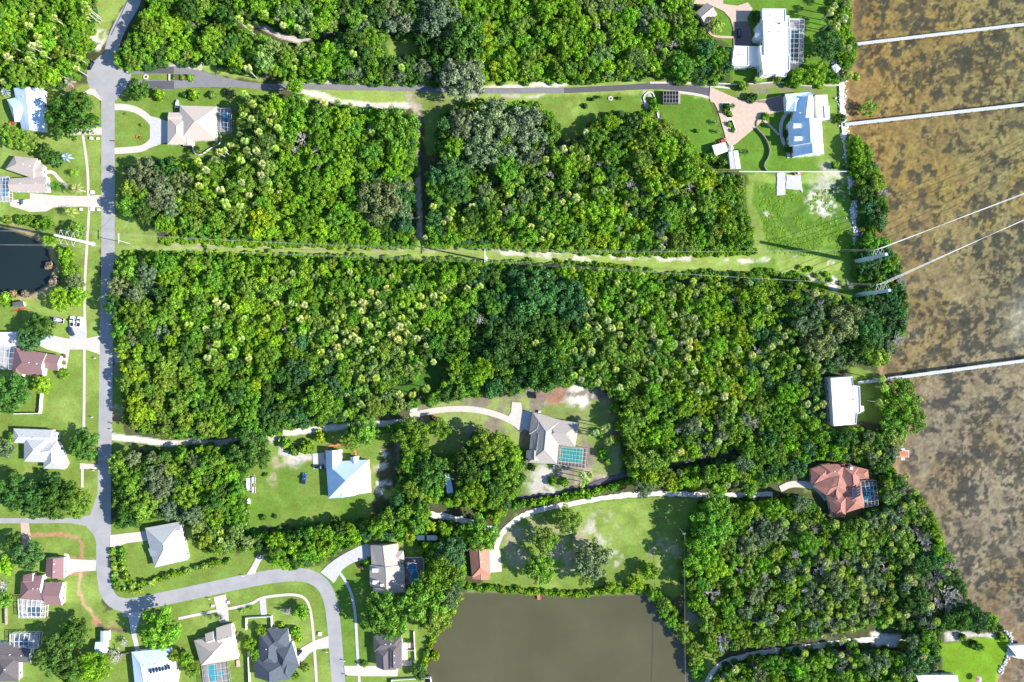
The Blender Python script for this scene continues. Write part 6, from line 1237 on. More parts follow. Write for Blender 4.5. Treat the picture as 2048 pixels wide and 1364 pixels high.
# small garden plants: px, py, r, tint, label, kind
GARDEN = [
 (318,188,13,'bright','bright leafy palm bush east of the round dark oak','shrub',2.0), (387,191,12,'bright','bright bush on the lawn above the beige villa','shrub',1.2), (372,190,8,'dark','dark bush beside the bright bush above the beige villa','shrub',.6), (460,185,12,'grey','grey green shrub east on the beige villa lawn','shrub',1), (425,190,8,'palmdark','small palmlike shrub above the villa pool','shrub',1),
 (348,153.5,6,'mid','first round shrub from the west in the lane island','shrub',.3), (363,154.5,7,'mid','middle round shrub in the lane island','shrub',.3), (380,155.5,8,'bright','eastern round shrub in the lane island','shrub',.3),
 (283,250,4,'olive','tiny shrub in the oval lawn of the villa','shrub',.2), (280,275,4,'yellow','yellow flowering bush on the oval lawn','shrub',.2), (251,228,3,'palmdark','tiny shrub at the north of the oval lawn','shrub',.2),
 (110,163,14,'palmdark','spiky green cycad north of the white metal roof','agave',1.0), (136,162,14,'silver','spiky silver palm beside the green cycad','agave',1.4), (8,183,12,'silver','silver palm at the left edge by the white metal roof','agave',2),
 (138,423,15,'palmy','yellowish date palm south of the wide driveway','feather',4), (108,371,15,'mid','dark feather palm by the tan roofed house drive','feather',5), (136,376,12,'palmdark','feather palm behind the leaning pale one','feather',6), (150,376,15,'palm','pale feather palm leaning over the sidewalk','feather',7), (130,313,13,'silver','silvery fan palm on the lawn east of the tan roof','agave',2.5), (146,345,11,'bright','small bright palm beside the sidewalk lawn','feather',2.5), (112,320,16,'dark','dark shrub group west of the silvery fan palm','shrub',1.2),
 (478,215,14,'palmdark','dark bushy palm at the villa cage corner','shrub',2), (60,440,14,'olive','olive bush on the north bank of the dark pond','shrub',.6), (40,440,12,'mid','bush on the northwest bank of the dark pond','shrub',.6), (80,450,14,'olive','second olive bush on the pond\'s north bank','shrub',.6), (10,600,16,'bright','bright bush at the left edge below the pond','shrub',1), (110,560,12,'reed','brown reedy bush on the pond\'s east bank','shrub',.4), (100,530,10,'reed','brown reeds at the pond\'s eastern curve','shrub',.3), (25,588,10,'reed','brown reeds behind the pondside shed','shrub',.3), (50,588,9,'reed','brown reeds northeast of the pondside shed','shrub',.3), (14,440,10,'olive','bush at the dark pond\'s upper left corner','shrub',.4),
 (127,712,5,'rust','red flowering bed shrub by the maroon roofed house','shrub',.2), (127,725,5,'rust','second red flowering shrub of the maroon roofed house','shrub',.2),
 (867,838,9,'rust','red leaved shrub on the orange dirt by the curved drive','shrub',.4), (278,912,14,'rust','brown dry thicket south of the shell track','shrub',.6), (1215,775,12,'rust','dry brown bush east of the white sand patch','shrub',1), (723,1133,6,'rust','red shrub by the path of the dormered tan house','shrub',.3),
 (735,1124,9,'bright','bright bush at the front of the two dormer house','shrub',.7), (570,885,14,'bright','yellow bright bush by the sandy track junction','shrub',1), (612,895,16,'bright','bright bush on the sand north of the parked suv','shrub',1), (640,873,14,'yellow','yellow green bush north of the blue and white roof','shrub',1), (588,902,12,'mid','green bush between sand patches','shrub',.8),
 (669,1040,10,'dark','dark narrow tree shadowing the lawn\'s south side','shrub',2.5), (533,950,6,'mid','little weed clump on the trailer lawn','shrub',.2), (526,1035,7,'dark','small dark shrub at the lawn\'s lower left','shrub',.3), (550,1033,5,'dark','second tiny dark shrub at the lawn bottom','shrub',.2),
 (1105,962,10,'bright','bright bush on the yard south of the gabled roof','shrub',1.2), (1130,965,10,'bright','second bright bush by the black lane','shrub',1.2), (1038,928,12,'dark','dark bush at the south west corner of the gabled house','shrub',1.2), (1065,935,8,'dark','small dark shrub below the gabled house','shrub',.6), (1205,908,12,'bright','bright bush east of the green pool','shrub',1), (1215,925,8,'mid','bush trailing south of the bright pool bush','shrub',.8),
 (1395,262,5,'bright','round bush alone in the middle of the estate lawn','shrub',.6), (1432,243,7,'palmdark','small palm west of the pink drive on the lawn','feather',1.8), (1437,262,7,'palmdark','second small palm west of the pink drive','feather',1.8), (1452,213,9,'dark','dark shrub in the northern planter','shrub',.6), (1466,211,8,'dark','small palm in the northern planter','feather',2), (1462,231,4,'mid','little clipped ball at the planter middle','shrub',.5), (1463,252,4,'olive','low plants inside the kerbed planter','shrub',.2), (1492,303,10,'dark','dark spiky palm on the lawn beside the oblong shed','feather',2), (1505,195,12,'dark','dark bush between the pink drive and the stone wall','shrub',.8), (1485,172,12,'olive','olive bush on the pale stone wall','shrub',1.2), (1515,160,10,'palmy','bush north of the stone wall','shrub',1), (1555,158,10,'yellow','yellow green bush south of the modern villa','shrub',1), (1658,238,9,'dark','small dark palm at the lanai corner','feather',2.4), (1681,236,12,'dark','dark bush where the middle boardwalk starts','shrub',1), (1672,331,9,'mid','round bush by the shore end of the white wall','shrub',.9), (1426,312,14,'olive','pale leafy shrubs west of the sheds','shrub',1), (1410,318,12,'mid','green shrubs by the wooden fence','shrub',1), (1443,327,12,'dark','dark shrub between the two sheds','shrub',1), (1340,200,3,'dark','potted shrub at the carport','shrub',.3), (1450,222,7,'mid','green shrub in the northern planter\'s west side','shrub',.5), (1458,226,7,'olive','olive shrub in the northern planter\'s south','shrub',.5), (1458,248,6,'bright','bright plant at the kerbed planter\'s north','shrub',.4), (1467,260,6,'mid','green plant at the kerbed planter\'s south','shrub',.4), (1232,815,14,'mid','green bush tree east of the white sand patch','shrub',2), (1238,852,14,'bright','bright bush tree east of the green pool yard','shrub',2), (1228,880,12,'olive','olive bush tree at the yard\'s east edge','shrub',2), (1200,865,10,'mid','green bush between the yard palms','shrub',1), (1530,232,9,'mid','bush at the path bend of the dormered house','shrub',.8), (1574,268,9,'dark','dark planting west of the dormered house','shrub',.6), (1577,296,9,'dark','second dark planting west of the dormered house','shrub',.6),
 (1308,215,12,'bright','bright bush inside the curved stone border','shrub',.8), (1306,200,8,'bright','northern bush inside the curved stone border','shrub',.6), (1200,194,4,'mid','tiny tree alone on the northern meadow','shrub',1), (1240,196,4,'mid','second tiny tree on the northern meadow','shrub',.8), (1185,198,5,'dark','small dark shrub on the northern meadow','shrub',.8), (1170,212,6,'dark','low dark shrub in the meadow centre','shrub',.4),
 (1740,215,22,'olive','feathery pale green tree standing in the shallows','wispy',2), (1700,282,12,'palmy','round yellow green mangrove at the rocks','shrub',1.5), (1706,300,10,'palmy','second round mangrove at the rocks','shrub',1.5), (1692,152,12,'palmy','palmlike bush by the shore hut','shrub',1.6), (1712,153,9,'palmy','small bright mangrove in the water near the hut','shrub',1),
 (1950,1290,10,'dark','dark shrub at the top of the bright lawn','shrub',.8), (1925,1275,9,'olive','olive shrub on the pale path of the headland','shrub',.8), (2005,1275,9,'mid','bush at the headland tip','shrub',.6), (1960,1295,9,'mid','green bush on the bright lawn\'s north side','shrub',.8),
 (473,1268,6,'palm','pale bush east of the beige roof','shrub',.6), (563,1260,9,'mid','green bush north of the slate roof','shrub',.6), (590,1262,12,'bright','bright hedge bush inside the curved walk','shrub',.5), (596,1278,9,'yellow','yellowish hedge bush by the slate roof drive','shrub',.5), (562,1250,7,'yellow','yellow bush east of the garden wall','shrub',.5), (486,1222,9,'palmy','yellow cycad at the garden walk','agave',.8), (500,1216,8,'bright','bright cycad beside the yellow one','agave',.8), (420,1235,9,'palmdark','shadowed palm on the beige house lawn','feather',2.5), (440,1236,8,'grey','grey palm at the beige house driveway','feather',2.2), (610,1335,10,'olive','shrubs by the brown bed south of the slate roof','shrub',.5), (590,1350,9,'mid','green shrub at the slate roof\'s south tip','shrub',.6), (729,1328,8,'olive','small tree at the drive of the dark brown roof','shrub',.8), (690,1233,4,'mid','tiny tree on the lawn strip by the curved road','shrub',1.2), (817,1282,5,'dark','dark shrub by the dark roofed house patio','shrub',.5),
]
for x, y, r, t, lb, kd, h in GARDEN:
    nm = {'shrub': 'shrub', 'agave': 'fan_palm', 'feather': 'palm_tree', 'wispy': 'tree'}[kd]
    plant(nm, {'shrub': 'shrub', 'fan_palm': 'palm', 'palm_tree': 'palm', 'tree': 'tree'}[nm], lb, None, x, y, r/4, h, t, kd)
# hedge rows and bank plants
def rowplants(pts, step, r, tints, name, lb, grp, h=.6, wob=3, cat='shrub', kind='shrub'):
    q = smooth(pts, 1); acc = 0; cnt = 0; end = 'west' if pts[0][0] < pts[-1][0]-30 else 'east' if pts[0][0] > pts[-1][0]+200 else 'north'
    for a, b2 in zip(q[:-1], q[1:]):
        L = math.dist(a, b2); n = 0
        while acc < L:
            t = acc/L; cnt += 1; plant(name, cat, '%s from the %s: %s' % (ORD[min(cnt, len(ORD))-1], end, lb), grp, a[0]+(b2[0]-a[0])*t+random.uniform(-wob, wob), a[1]+(b2[1]-a[1])*t+random.uniform(-wob, wob), random.uniform(.8, 1.25)*r/4, random.uniform(.6, 1.3)*h, random.choice(tints), kind); acc += step*random.uniform(.8, 1.2)
        acc -= L
rowplants([(1030,1010),(1090,1002),(1150,992),(1200,982),(1250,965),(1290,955)], 9, 9, ['bright','bright','mid'], 'shrub', 'bright hedge bush between the black lane and the shell road', 'hedge along the black lane', 1.6)
rowplants([(935,1172),(980,1178),(1050,1182),(1120,1188),(1180,1190)], 8, 7, ['bright','yellow','bright','mid'], 'shrub', 'bright bank plant along the pond lawn', 'north bank plants of the pond', .5)
rowplants([(1190,1184),(1240,1180),(1300,1176),(1330,1200),(1360,1240),(1380,1270)], 10, 8, ['yellow','mid','bright'], 'shrub', 'bank shrub along the pond\'s northeast curve', 'northeast bank plants of the pond', .7)
rowplants([(920,1195),(900,1225),(872,1262),(855,1300),(846,1340)], 9, 8, ['yellow','bright'], 'shrub', 'yellow green bank plant on the pond\'s west shore', 'west bank plants of the pond', .5)
rowplants([(1308,1188),(1322,1208),(1338,1234),(1362,1266),(1392,1300),(1398,1350)], 22, 14, ['dark','mid','bright','olive'], 'tree', 'small tree leaning over the pond\'s east bank', 'east bank trees of the pond', 2.6, 4, 'tree', 'tree')
rowplants([(1385,1275),(1398,1310),(1402,1360)], 10, 8, ['yellow','mid'], 'shrub', 'bank shrub on the pond\'s east shore', 'east bank plants of the pond', .7)
rowplants([(226,1105),(230,1130),(226,1150),(232,1175),(262,1185),(285,1176)], 11, 7, ['olive','palmy','mid'], 'shrub', 'small planted shrub around the hipped roof lawn', 'shrubs around the hipped roof lawn', .6)
rowplants([(245,1098),(246,1125),(248,1150),(262,1172),(300,1166),(340,1152),(380,1140),(420,1130),(465,1120)], 10, 7, ['mid','bright','olive','palmy'], 'shrub', 'hedge shrub between the hipped roof lawn and curved road', 'hedge north of the curved road', .8)
rowplants([(1600,535),(1640,548),(1690,572)], 14, 6, ['yellow','mid'], 'shrub', 'weedy shrub on the lot below the shore poles', 'weeds below the shore poles', .2, 6)
rowplants([(700,858),(760,866),(800,850)], 12, 9, ['bright','mid'], 'shrub', 'bush along the shell track north of the white roof', 'bushes along the shell track', 1)

# ------------------------------------------------------------------ the woods
FOREST = {
 'nw_corner': [(-60,-60),(172,-60),(184,0),(176,40),(178,80),(178,100),(160,128),(145,150),(100,170),(60,178),(0,172),(-60,172)],
 'north': [(288,-60),(1395,-60),(1392,10),(1392,40),(1415,62),(1440,85),(1462,100),(1466,140),(1440,160),(1380,162),(1300,148),(1250,152),(1200,160),(1120,158),(1050,160),(960,166),(880,168),(800,162),(700,160),(640,158),(590,156),(520,148),(470,138),(430,128),(405,122),(340,122),(300,128),(262,136),(228,128),(222,108),(240,96),(262,62),(284,20)],
 'northwest': [(470,285),(476,210),(490,196),(540,188),(600,202),(660,210),(745,214),(790,222),(826,228),(834,290),(828,340),(824,400),(830,484),(760,486),(640,482),(560,478),(470,474),(400,472),(310,466),(292,432),(240,424),(238,385),(256,345),(310,318),(420,322),(450,300)],
 'northeast': [(850,340),(900,322),(935,300),(1000,290),(1080,285),(1130,292),(1165,275),(1185,240),(1215,224),(1290,224),(1330,238),(1372,270),(1395,300),(1412,330),(1440,345),(1488,352),(1494,400),(1505,440),(1514,498),(1420,500),(1300,500),(1180,500),(1080,492),(1000,486),(975,478),(930,486),(862,490),(848,475)],
 'meadow_edge': [(880,225),(930,205),(1000,200),(1080,205),(1125,250),(1110,290),(1000,300),(900,330),(868,300)],
 'middle': [(232,516),(300,508),(420,510),(560,516),(700,520),(820,524),(900,526),(980,532),(1080,530),(1180,532),(1260,536),(1300,560),(1400,562),(1480,568),(1560,575),(1650,590),(1720,600),(1760,640),(1770,700),(1745,725),(1700,735),(1660,748),(1650,770),(1658,845),(1672,862),(1725,860),(1780,872),(1800,905),(1785,940),(1745,950),(1730,925),(1640,920),(1618,930),(1610,955),(1560,968),(1480,975),(1400,975),(1330,978),(1270,975),(1250,945),(1245,880),(1225,830),(1212,780),(1150,772),(1060,775),(1030,792),(1000,792),(945,797),(880,805),(840,818),(790,828),(700,842),(640,850),(590,858),(545,872),(480,876),(400,878),(330,876),(280,866),(248,848),(240,800),(238,740),(230,700),(222,650),(214,600),(218,560)],
 'corridor_bush': [(1380,540),(1500,545),(1620,556),(1640,572),(1560,572),(1400,560)],
 'southwest': [(228,925),(262,905),(330,905),(400,892),(480,888),(492,905),(488,960),(492,1055),(475,1100),(430,1112),(395,1100),(378,1060),(350,1038),(310,1040),(262,1052),(228,1062),(224,1000)],
 'southern_belt': [(486,1070),(560,1062),(640,1050),(735,1042),(780,1010),(792,960),(800,900),(812,848),(845,848),(870,870),(900,880),(960,860),(1020,880),(1048,905),(1052,960),(1030,1000),(1010,1030),(985,1060),(990,1095),(950,1098),(936,1110),(934,1160),(915,1190),(880,1245),(850,1255),(818,1235),(820,1195),(852,1160),(852,1115),(815,1090),(790,1080),(738,1082),(700,1096),(660,1118),(600,1140),(560,1142),(540,1130),(528,1100),(490,1108),(468,1118)],
 'southeast': [(1395,1010),(1480,1000),(1545,1002),(1600,990),(1640,1005),(1662,1042),(1700,1045),(1730,1030),(1770,1012),(1762,985),(1765,955),(1800,945),(1838,985),(1880,1045),(1892,1090),(1912,1120),(1935,1165),(1945,1205),(2005,1248),(2015,1264),(1900,1262),(1820,1262),(1745,1256),(1690,1268),(1600,1285),(1520,1294),(1460,1305),(1425,1318),(1408,1290),(1398,1240),(1372,1190),(1365,1140),(1372,1090),(1385,1050)],
 'south_rim': [(1440,1345),(1470,1330),(1530,1316),(1600,1308),(1700,1294),(1740,1300),(1800,1300),(1820,1320),(1830,1345),(1850,1420),(1425,1420)],
 'black_lane': [(1250,968),(1330,950),(1420,932),(1500,925),(1560,958),(1530,978),(1430,980),(1300,980)],
 'shore_south': [(1760,640),(1775,620),(1795,640),(1790,700),(1770,735),(1745,725)],
 'shore_poles': [(1700,268),(1722,272),(1745,300),(1762,335),(1778,380),(1780,430),(1765,465),(1740,470),(1722,440),(1712,380),(1702,330)],
 'headland_woods': [(1812,1262),(1885,1263),(1884,1300),(1880,1340),(1825,1348),(1812,1300)],
 'shore_mid': [(1716,490),(1735,462),(1778,475),(1802,520),(1814,560),(1820,640),(1802,690),(1772,735),(1745,725),(1740,640),(1722,600),(1718,560)],
 'shore_north': [(1664,-40),(1698,-40),(1708,20),(1702,60),(1720,85),(1712,128),(1690,132),(1668,112),(1655,70),(1664,40)],
 'headland': [(1905,1238),(1950,1225),(2000,1250),(2008,1262),(1950,1268),(1905,1262)],
 'estate_belt': [(1575,152),(1610,140),(1650,125),(1685,150),(1680,168),(1640,166),(1580,166)],
}
PHRASE = {'nw_corner': 'in the northwest corner woods', 'north': 'in the woods north of the long asphalt lane', 'northwest': 'in the square woods east of the beige villa', 'northeast': 'in the woods between the grass track and the estate lawn',
 'meadow_edge': 'at the western end of the meadow', 'middle': 'in the big middle woods south of the grass corridor', 'corridor_bush': 'beside the grass corridor near the shore poles', 'southwest': 'in the woods north of the pale hipped roof', 'southern_belt': 'in the wooded belt around the shaded yard',
 'southeast': 'in the southeastern woods below the terracotta mansion', 'south_rim': 'south of the southern shell road', 'black_lane': 'between the black lane and the shell road', 'shore_south': 'on the bay shore north of the southern boardwalk', 'shore_poles': 'on the bay shore beside the rough lot', 'shore_mid': 'on the bay shore around the shore poles', 'shore_north': 'on the northernmost bay shore', 'headland': 'on the southern headland', 'headland_woods': 'on the headland west of the bright lawn', 'estate_belt': 'between the two northern estates'}
HOLES = [[(846,868),(930,858),(945,885),(905,915),(850,905)], [(1050,800),(1240,800),(1240,950),(1050,950)], [(762,72),(822,68),(838,100),(800,112),(770,108)], [(782,775),(838,758),(862,712),(892,722),(880,775),(850,795),(790,800)], [(555,862),(700,846),(700,856),(560,880)],
 [(1640,955),(1612,960),(1560,970),(1560,985),(1612,980),(1650,1000)], [(1648,920),(1740,930),(1762,1000),(1700,1040),(1655,1040),(1616,975),(1616,925)], [(884,940),(912,940),(912,990),(888,990)], [(832,1066),(878,1066),(878,1084),(832,1084)],
 [(830,850),(872,880),(1000,862),(1000,850)], [(930,1090),(1010,1090),(1010,1165),(930,1165)], [(1340,930),(1480,902),(1486,912),(1345,942)], [(472,36),(520,40),(575,66),(640,66),(690,48),(692,58),(640,84),(570,86),(515,62),(470,52)], [(382,44),(420,30),(425,42),(396,62)], [(1742,1262),(1815,1268),(1812,1294),(1742,1296)],
 [(1648,746),(1735,742),(1775,755),(1750,850),(1725,858),(1652,856)], [(1385,0),(1440,0),(1440,55),(1400,55)], [(640,885),(760,885),(760,1005),(640,1005)], [(230,868),(300,872),(300,892),(230,892)], [(860,1010),(950,1020),(995,1050),(985,1066),(860,1040)]]
# species mixes: (px, py, radius px, tints, weight)
MIX = [(90,60,130,['bright','bright','mid','olive']), (380,80,110,['mid','olive','dark','bright']), (600,90,90,['bright','bright','mid','palmdark']), (700,110,70,['grey','mid','dark']), (840,60,60,['dark','grey']), (1000,50,90,['bright','olive','bright','yellow']), (1120,80,110,['bright','mid','bright','olive']), (1250,60,110,['olive','palmdark','bright','grey']), (1400,110,70,['teal','mid','bright']),
 (660,300,90,['bright','mid','bright','bright']), (600,400,90,['bright','bright','mid']), (500,320,80,['mid','palmdark','dark','olive']), (420,430,100,['olive','mid','olive','bright']), (300,380,70,['grey','dark','olive']), (700,460,90,['bright','yellow','mid']), (770,420,60,['grey','teal','dark']), (570,470,60,['yellow','bright']),
 (900,420,80,['dark','mid','teal','bright']), (920,470,60,['bright','bright','mid']), (1050,380,90,['dark','olive','mid','grey']), (1200,300,90,['mid','bright','olive','dark']), (1330,290,70,['olive','yellow','bright','olive']), (1400,400,120,['olive','yellow','mid','bright','olive']), (1300,420,60,['teal','mid','grey']), (1200,470,130,['bright','yellow','mid','bright']), (1470,460,60,['bright','mid']), (1050,470,90,['bright','mid']),
 (280,560,80,['grey','mid','dark','olive']), (400,560,120,['bright','mid','mid','olive']), (560,560,120,['bright','mid','olive','bright']), (700,560,120,['mid','bright','olive']), (280,780,60,['olive','yellow','olive']), (400,760,100,['mid','dark','olive','mid']), (520,700,90,['bright','yellow','mid']), (600,780,100,['mid','dark','teal']), (740,660,110,['mid','olive','palmdark']), (850,550,110,['bright','mid']), (900,700,80,['mid','bright','dark']), (1060,620,120,['dark','teal','mid','teal']), (1100,740,100,['dark','teal','mid']), (1250,560,90,['bright','mid']), (1260,700,100,['olive','mid','palmdark']), (1400,650,130,['olive','yellow','bright','palmdark']), (1420,780,110,['yellow','bright','olive']), (1500,600,80,['olive','yellow','mid']), (1560,680,90,['teal','mid','olive','bright']), (1660,650,90,['grey','teal','dark','olive']), (1300,850,80,['bright','mid','olive']), (1450,870,110,['olive','grey','bright','mid']), (1600,850,90,['mid','teal','bright','bright']), (1560,930,80,['bright','mid','teal']), (1300,910,60,['bright','yellow','olive']), (1750,900,60,['dark','grey','olive']),
 (300,970,90,['olive','grey','mid','dark']), (440,950,60,['mid','bright','dark']), (450,1050,50,['palmdark','olive','mid']), (640,1090,120,['bright','mid','dark']), (750,1050,80,['mid','bright','teal']), (860,920,80,['mid','dark','olive']), (960,920,80,['mid','olive','dark','bright']), (880,1060,80,['bright','yellow','mid']), (870,1180,60,['mid','teal','olive']),
 (1440,1050,80,['bright','olive','mid','yellow']), (1400,1080,40,['bright','mid']), (1520,1100,80,['bright','olive','grey']), (1650,1080,80,['mid','grey','olive']), (1780,1050,80,['dark','grey','olive','palmdark']), (1560,1200,90,['olive','mid','bright','grey']), (1680,1180,80,['grey','mid','olive','grey']), (1800,1150,80,['grey','olive','dark']), (1440,1230,60,['bright','mid','olive']), (1600,1350,120,['olive','bright','mid','grey']), (1870,1100,50,['teal','mid','bright']), (1950,1240,60,['dark','teal','mid']), (1735,370,60,['mid','teal','bright','olive']), (1760,520,80,['dark','teal','mid']), (1740,400,40,['dark','teal']), (1780,640,50,['dark','grey','teal'])]
# places where fan palms stand thick: (px, py, radius, palms per 1000 px2)
PALMD = [(90,90,80,.9),(500,250,60,1.4),(470,370,110,.5),(700,90,120,.25),(560,110,40,.8),(1250,90,100,.5),(1080,400,100,1.0),(1130,350,60,1.0),(900,460,60,.5),(1200,430,100,.35),(1350,420,120,.3),(750,640,110,1.1),(820,600,90,1.0),(560,620,120,.3),(660,600,60,.7),(700,760,70,.7),(1180,700,60,.7),(1300,640,130,1.2),(1360,740,130,1.2),(1450,800,100,.7),(1500,620,120,.6),(1620,700,70,.8),(1620,800,50,1.4),(1400,930,100,.6),(1660,590,60,.6),(1450,1060,90,.5),(1580,1030,60,.6),(1740,1160,110,1.2),(1640,1230,120,1.0),(1800,1050,60,1.0),(1860,1180,50,1.0),(1550,1350,120,.7),(1760,1330,80,1.0),(1500,1200,80,.5),(460,1060,40,.8),(1690,30,40,.8),(1780,900,40,.8),(1700,1250,60,1.2)]
PALMS = [(x/3.303+230, y/3.303+180) for x, y in [(820,295),(850,335),(715,400),(680,410),(760,365),(825,465),(865,400),(945,275),(895,190),(930,140),(820,205),(545,470),(595,530),(550,580),(550,635),(435,675),(430,738),(735,605),(690,660),(720,740),(735,770),(820,765),(835,660),(830,610),(965,485),(910,470),(650,460),(1055,385),(1105,330),(1070,250),(1250,80),(1375,85),(1470,80),(1555,100),(1695,280),(960,560),(880,695),(870,50),(905,90),(850,20)]]
PALMS += [(x/3.788+700, y/3.788+480) for x, y in [(275,370),(365,390),(460,365),(515,500),(530,430),(630,425),(680,385),(740,375),(790,345),(885,370),(980,355),(1105,415),(660,495),(570,515),(485,575),(455,540),(395,490),(210,480),(90,475),(25,485),(80,540),(145,480),(315,610),(375,660),(435,640),(435,715),(210,715),(185,760),(285,775),(350,835),(400,780),(505,750),(555,735),(20,735),(60,760),(110,615),(145,650),(240,575),(390,590),(575,800),(630,925),(515,950),(440,975),(325,970),(275,1050),(85,1050),(195,1050),(575,1130),(470,1175),(370,1175),(75,1250),(150,1190),(1820,470),(1405,785),(1700,840),(1765,830),(1825,855),(1820,790),(1770,950),(1860,960),(1695,1030),(1750,1060),(310,720),(330,690),(50,680),(165,830),(705,440),(1750,1000)]]
PALMS += [(x/3.248+210, y/3.248+480) for x, y in [(1095,255),(1185,270),(1020,325),(720,405),(720,450),(780,435),(460,515),(540,555),(650,580),(720,560),(900,510),(960,510),(1045,515),(720,680),(700,730),(660,765),(830,715),(810,760),(1265,515),(1315,510),(1280,605),(1345,610),(1490,580),(1490,635),(1555,600),(1605,630),(1110,415),(1210,410),(1400,730),(1520,760),(1505,700),(1185,460)]]
PALMS += [(x/2.9645+1180, y/2.9645+500) for x, y in [(105,420),(130,465),(175,450),(280,430),(360,345),(500,385),(445,380),(270,500),(310,490),(135,565),(10,600),(35,680),(45,790),(370,450),(555,450),(575,390),(655,305),(690,490),(735,610),(580,640),(500,560),(480,740),(410,770),(800,870),(860,905),(855,950),(740,880),(1155,510),(1200,540),(1220,595),(1180,480),(1290,915),(1340,935),(1385,915),(1270,985),(1720,905),(1470,285),(1430,270),(1340,255),(1080,575),(965,625),(1350,690),(1040,680),(1300,790),(1255,980),(35,1085),(85,1065),(110,1135),(500,1240),(540,1200),(590,540),(410,550),(330,660),(620,720),(690,830)]]
PALMS += [(x/3.217+1350, y/3.217+940) for x, y in [(715,345),(825,370),(1040,350),(600,500),(690,510),(850,645),(855,690),(655,650),(1110,700),(1195,700),(1145,790),(1210,750),(1215,800),(1230,840),(1285,790),(1385,970),(1470,970),(1060,940),(980,960),(940,1030),(1020,1060),(1080,1000),(790,910),(650,960),(640,1020),(560,1000),(1085,1095),(1160,1110),(1230,1220),(1130,1220),(1600,1210),(1590,1270),(1210,470),(1110,560),(980,600),(1080,640),(1500,590),(1560,680),(1510,700),(1650,880),(1690,980),(760,1000),(1000,880)]]
PALMS += [(x/4.5475, y/4.5475) for x, y in [(120,425),(250,230),(60,515),(275,415),(340,400),(190,555),(270,500),(245,540),(385,490),(20,740),(330,330),(520,345),(485,160),(770,100),(760,40),(790,80),(770,150)]]
PALMS += [(x/3.413+210, y/3.413) for x, y in [(910,130),(980,190),(1170,120),(1210,170),(1310,190),(1280,100),(1020,250),(1060,330),(1055,370),(930,390),(970,465),(1365,350),(1690,365),(1870,500),(2020,460),(1090,90)]]
PALMS += [(x/2.844+820, y/2.844+170) for x, y in [(130,690),(235,720),(220,755),(310,765),(350,690),(830,375),(875,415),(930,400),(1010,350),(960,580),(945,640),(1000,520),(1050,605),(1100,600),(980,685),(1080,690),(1155,570),(900,620),(740,760),(780,790),(1000,270),(920,360),(1130,430),(1080,480),(560,620),(430,655),(1285,870)]]
PALMS += [(1214,854),(1178,867),(1192,866),(1165,952),(1172,962),(1164,970),(1180,950),(1766,758),(1758,805),(1698,95),(1700,150),(1690,36),(1675,52),(1662,22),(1660,45),(1814,954),(1833,986),(1770,776)]
def mixof(x, y):
    best = None; bd = 1e9
    for mx_, my_, r, ts in MIX:
        d = math.hypot(x-mx_, y-my_)/r*random.uniform(.8, 1.2)
        if d < bd: bd = d; best = ts
    return random.choice(best)
def side(x, y):          # which quarter of its woods
    return ''
trees = []; AX = np.zeros(12000); AY = np.zeros(12000); AR = np.zeros(12000); nA = 0
for o in OAKS:
    AX[nA], AY[nA], AR[nA] = o[0], o[1], o[2]*.95; nA += 1
for o in DEADT: AX[nA], AY[nA], AR[nA] = o[0], o[1], o[2]*1.0; nA += 1
palms = []
rp = random.Random(21)
def region_of(x, y):
    for k, poly in FOREST.items():
        if inpoly((x, y), poly): return k
    return None
def sdist(x, y, poly):
    best = 1e18; n = len(poly)
    for i in range(n):
        ax, ay = poly[i]; bx, by = poly[(i+1) % n]; dx, dy = bx-ax, by-ay
        t = ((x-ax)*dx+(y-ay)*dy)/(dx*dx+dy*dy+1e-9); t = 0 if t < 0 else 1 if t > 1 else t
        d = (x-ax-t*dx)**2+(y-ay-t*dy)**2
        if d < best: best = d
    return math.sqrt(best)
HB = [(min(p[0] for p in h), max(p[0] for p in h), min(p[1] for p in h), max(p[1] for p in h)) for h in HOLES]
def fits(x, y, mr):
    for h, b in zip(HOLES, HB):
        if x < b[0]-mr or x > b[1]+mr or y < b[2]-mr or y > b[3]+mr: continue
        if inpoly((x, y), h) or sdist(x, y, h) < mr*.8: return False
    return True
for x, y in PALMS: palms.append((x, y, rp.uniform(2.0, 2.6)))
pxs = [p[0] for p in palms]; pys = [p[1] for p in palms]
for cx_, cy_, rr_, dn in PALMD:
    for _ in range(int(math.pi*rr_*rr_/1000*dn*1.0)):
        a = rp.uniform(0, 6.28); q = rr_*math.sqrt(rp.random()); x, y = cx_+q*math.cos(a), cy_+q*math.sin(a)
        if region_of(x, y) and fits(x, y, 2) and min((u-x)**2+(v-y)**2 for u, v in zip(pxs, pys)) > 150: palms.append((x, y, rp.uniform(1.6, 2.3))); pxs.append(x); pys.append(y)
for x, y, r in palms: AX[nA], AY[nA], AR[nA] = x, y, 4.0; nA += 1
SIZES = [(23, 5, .62), (18, 30, .60), (14, 150, .60), (11, 420, .60), (8.5, 480, .62), (6.5, 480, .64)]
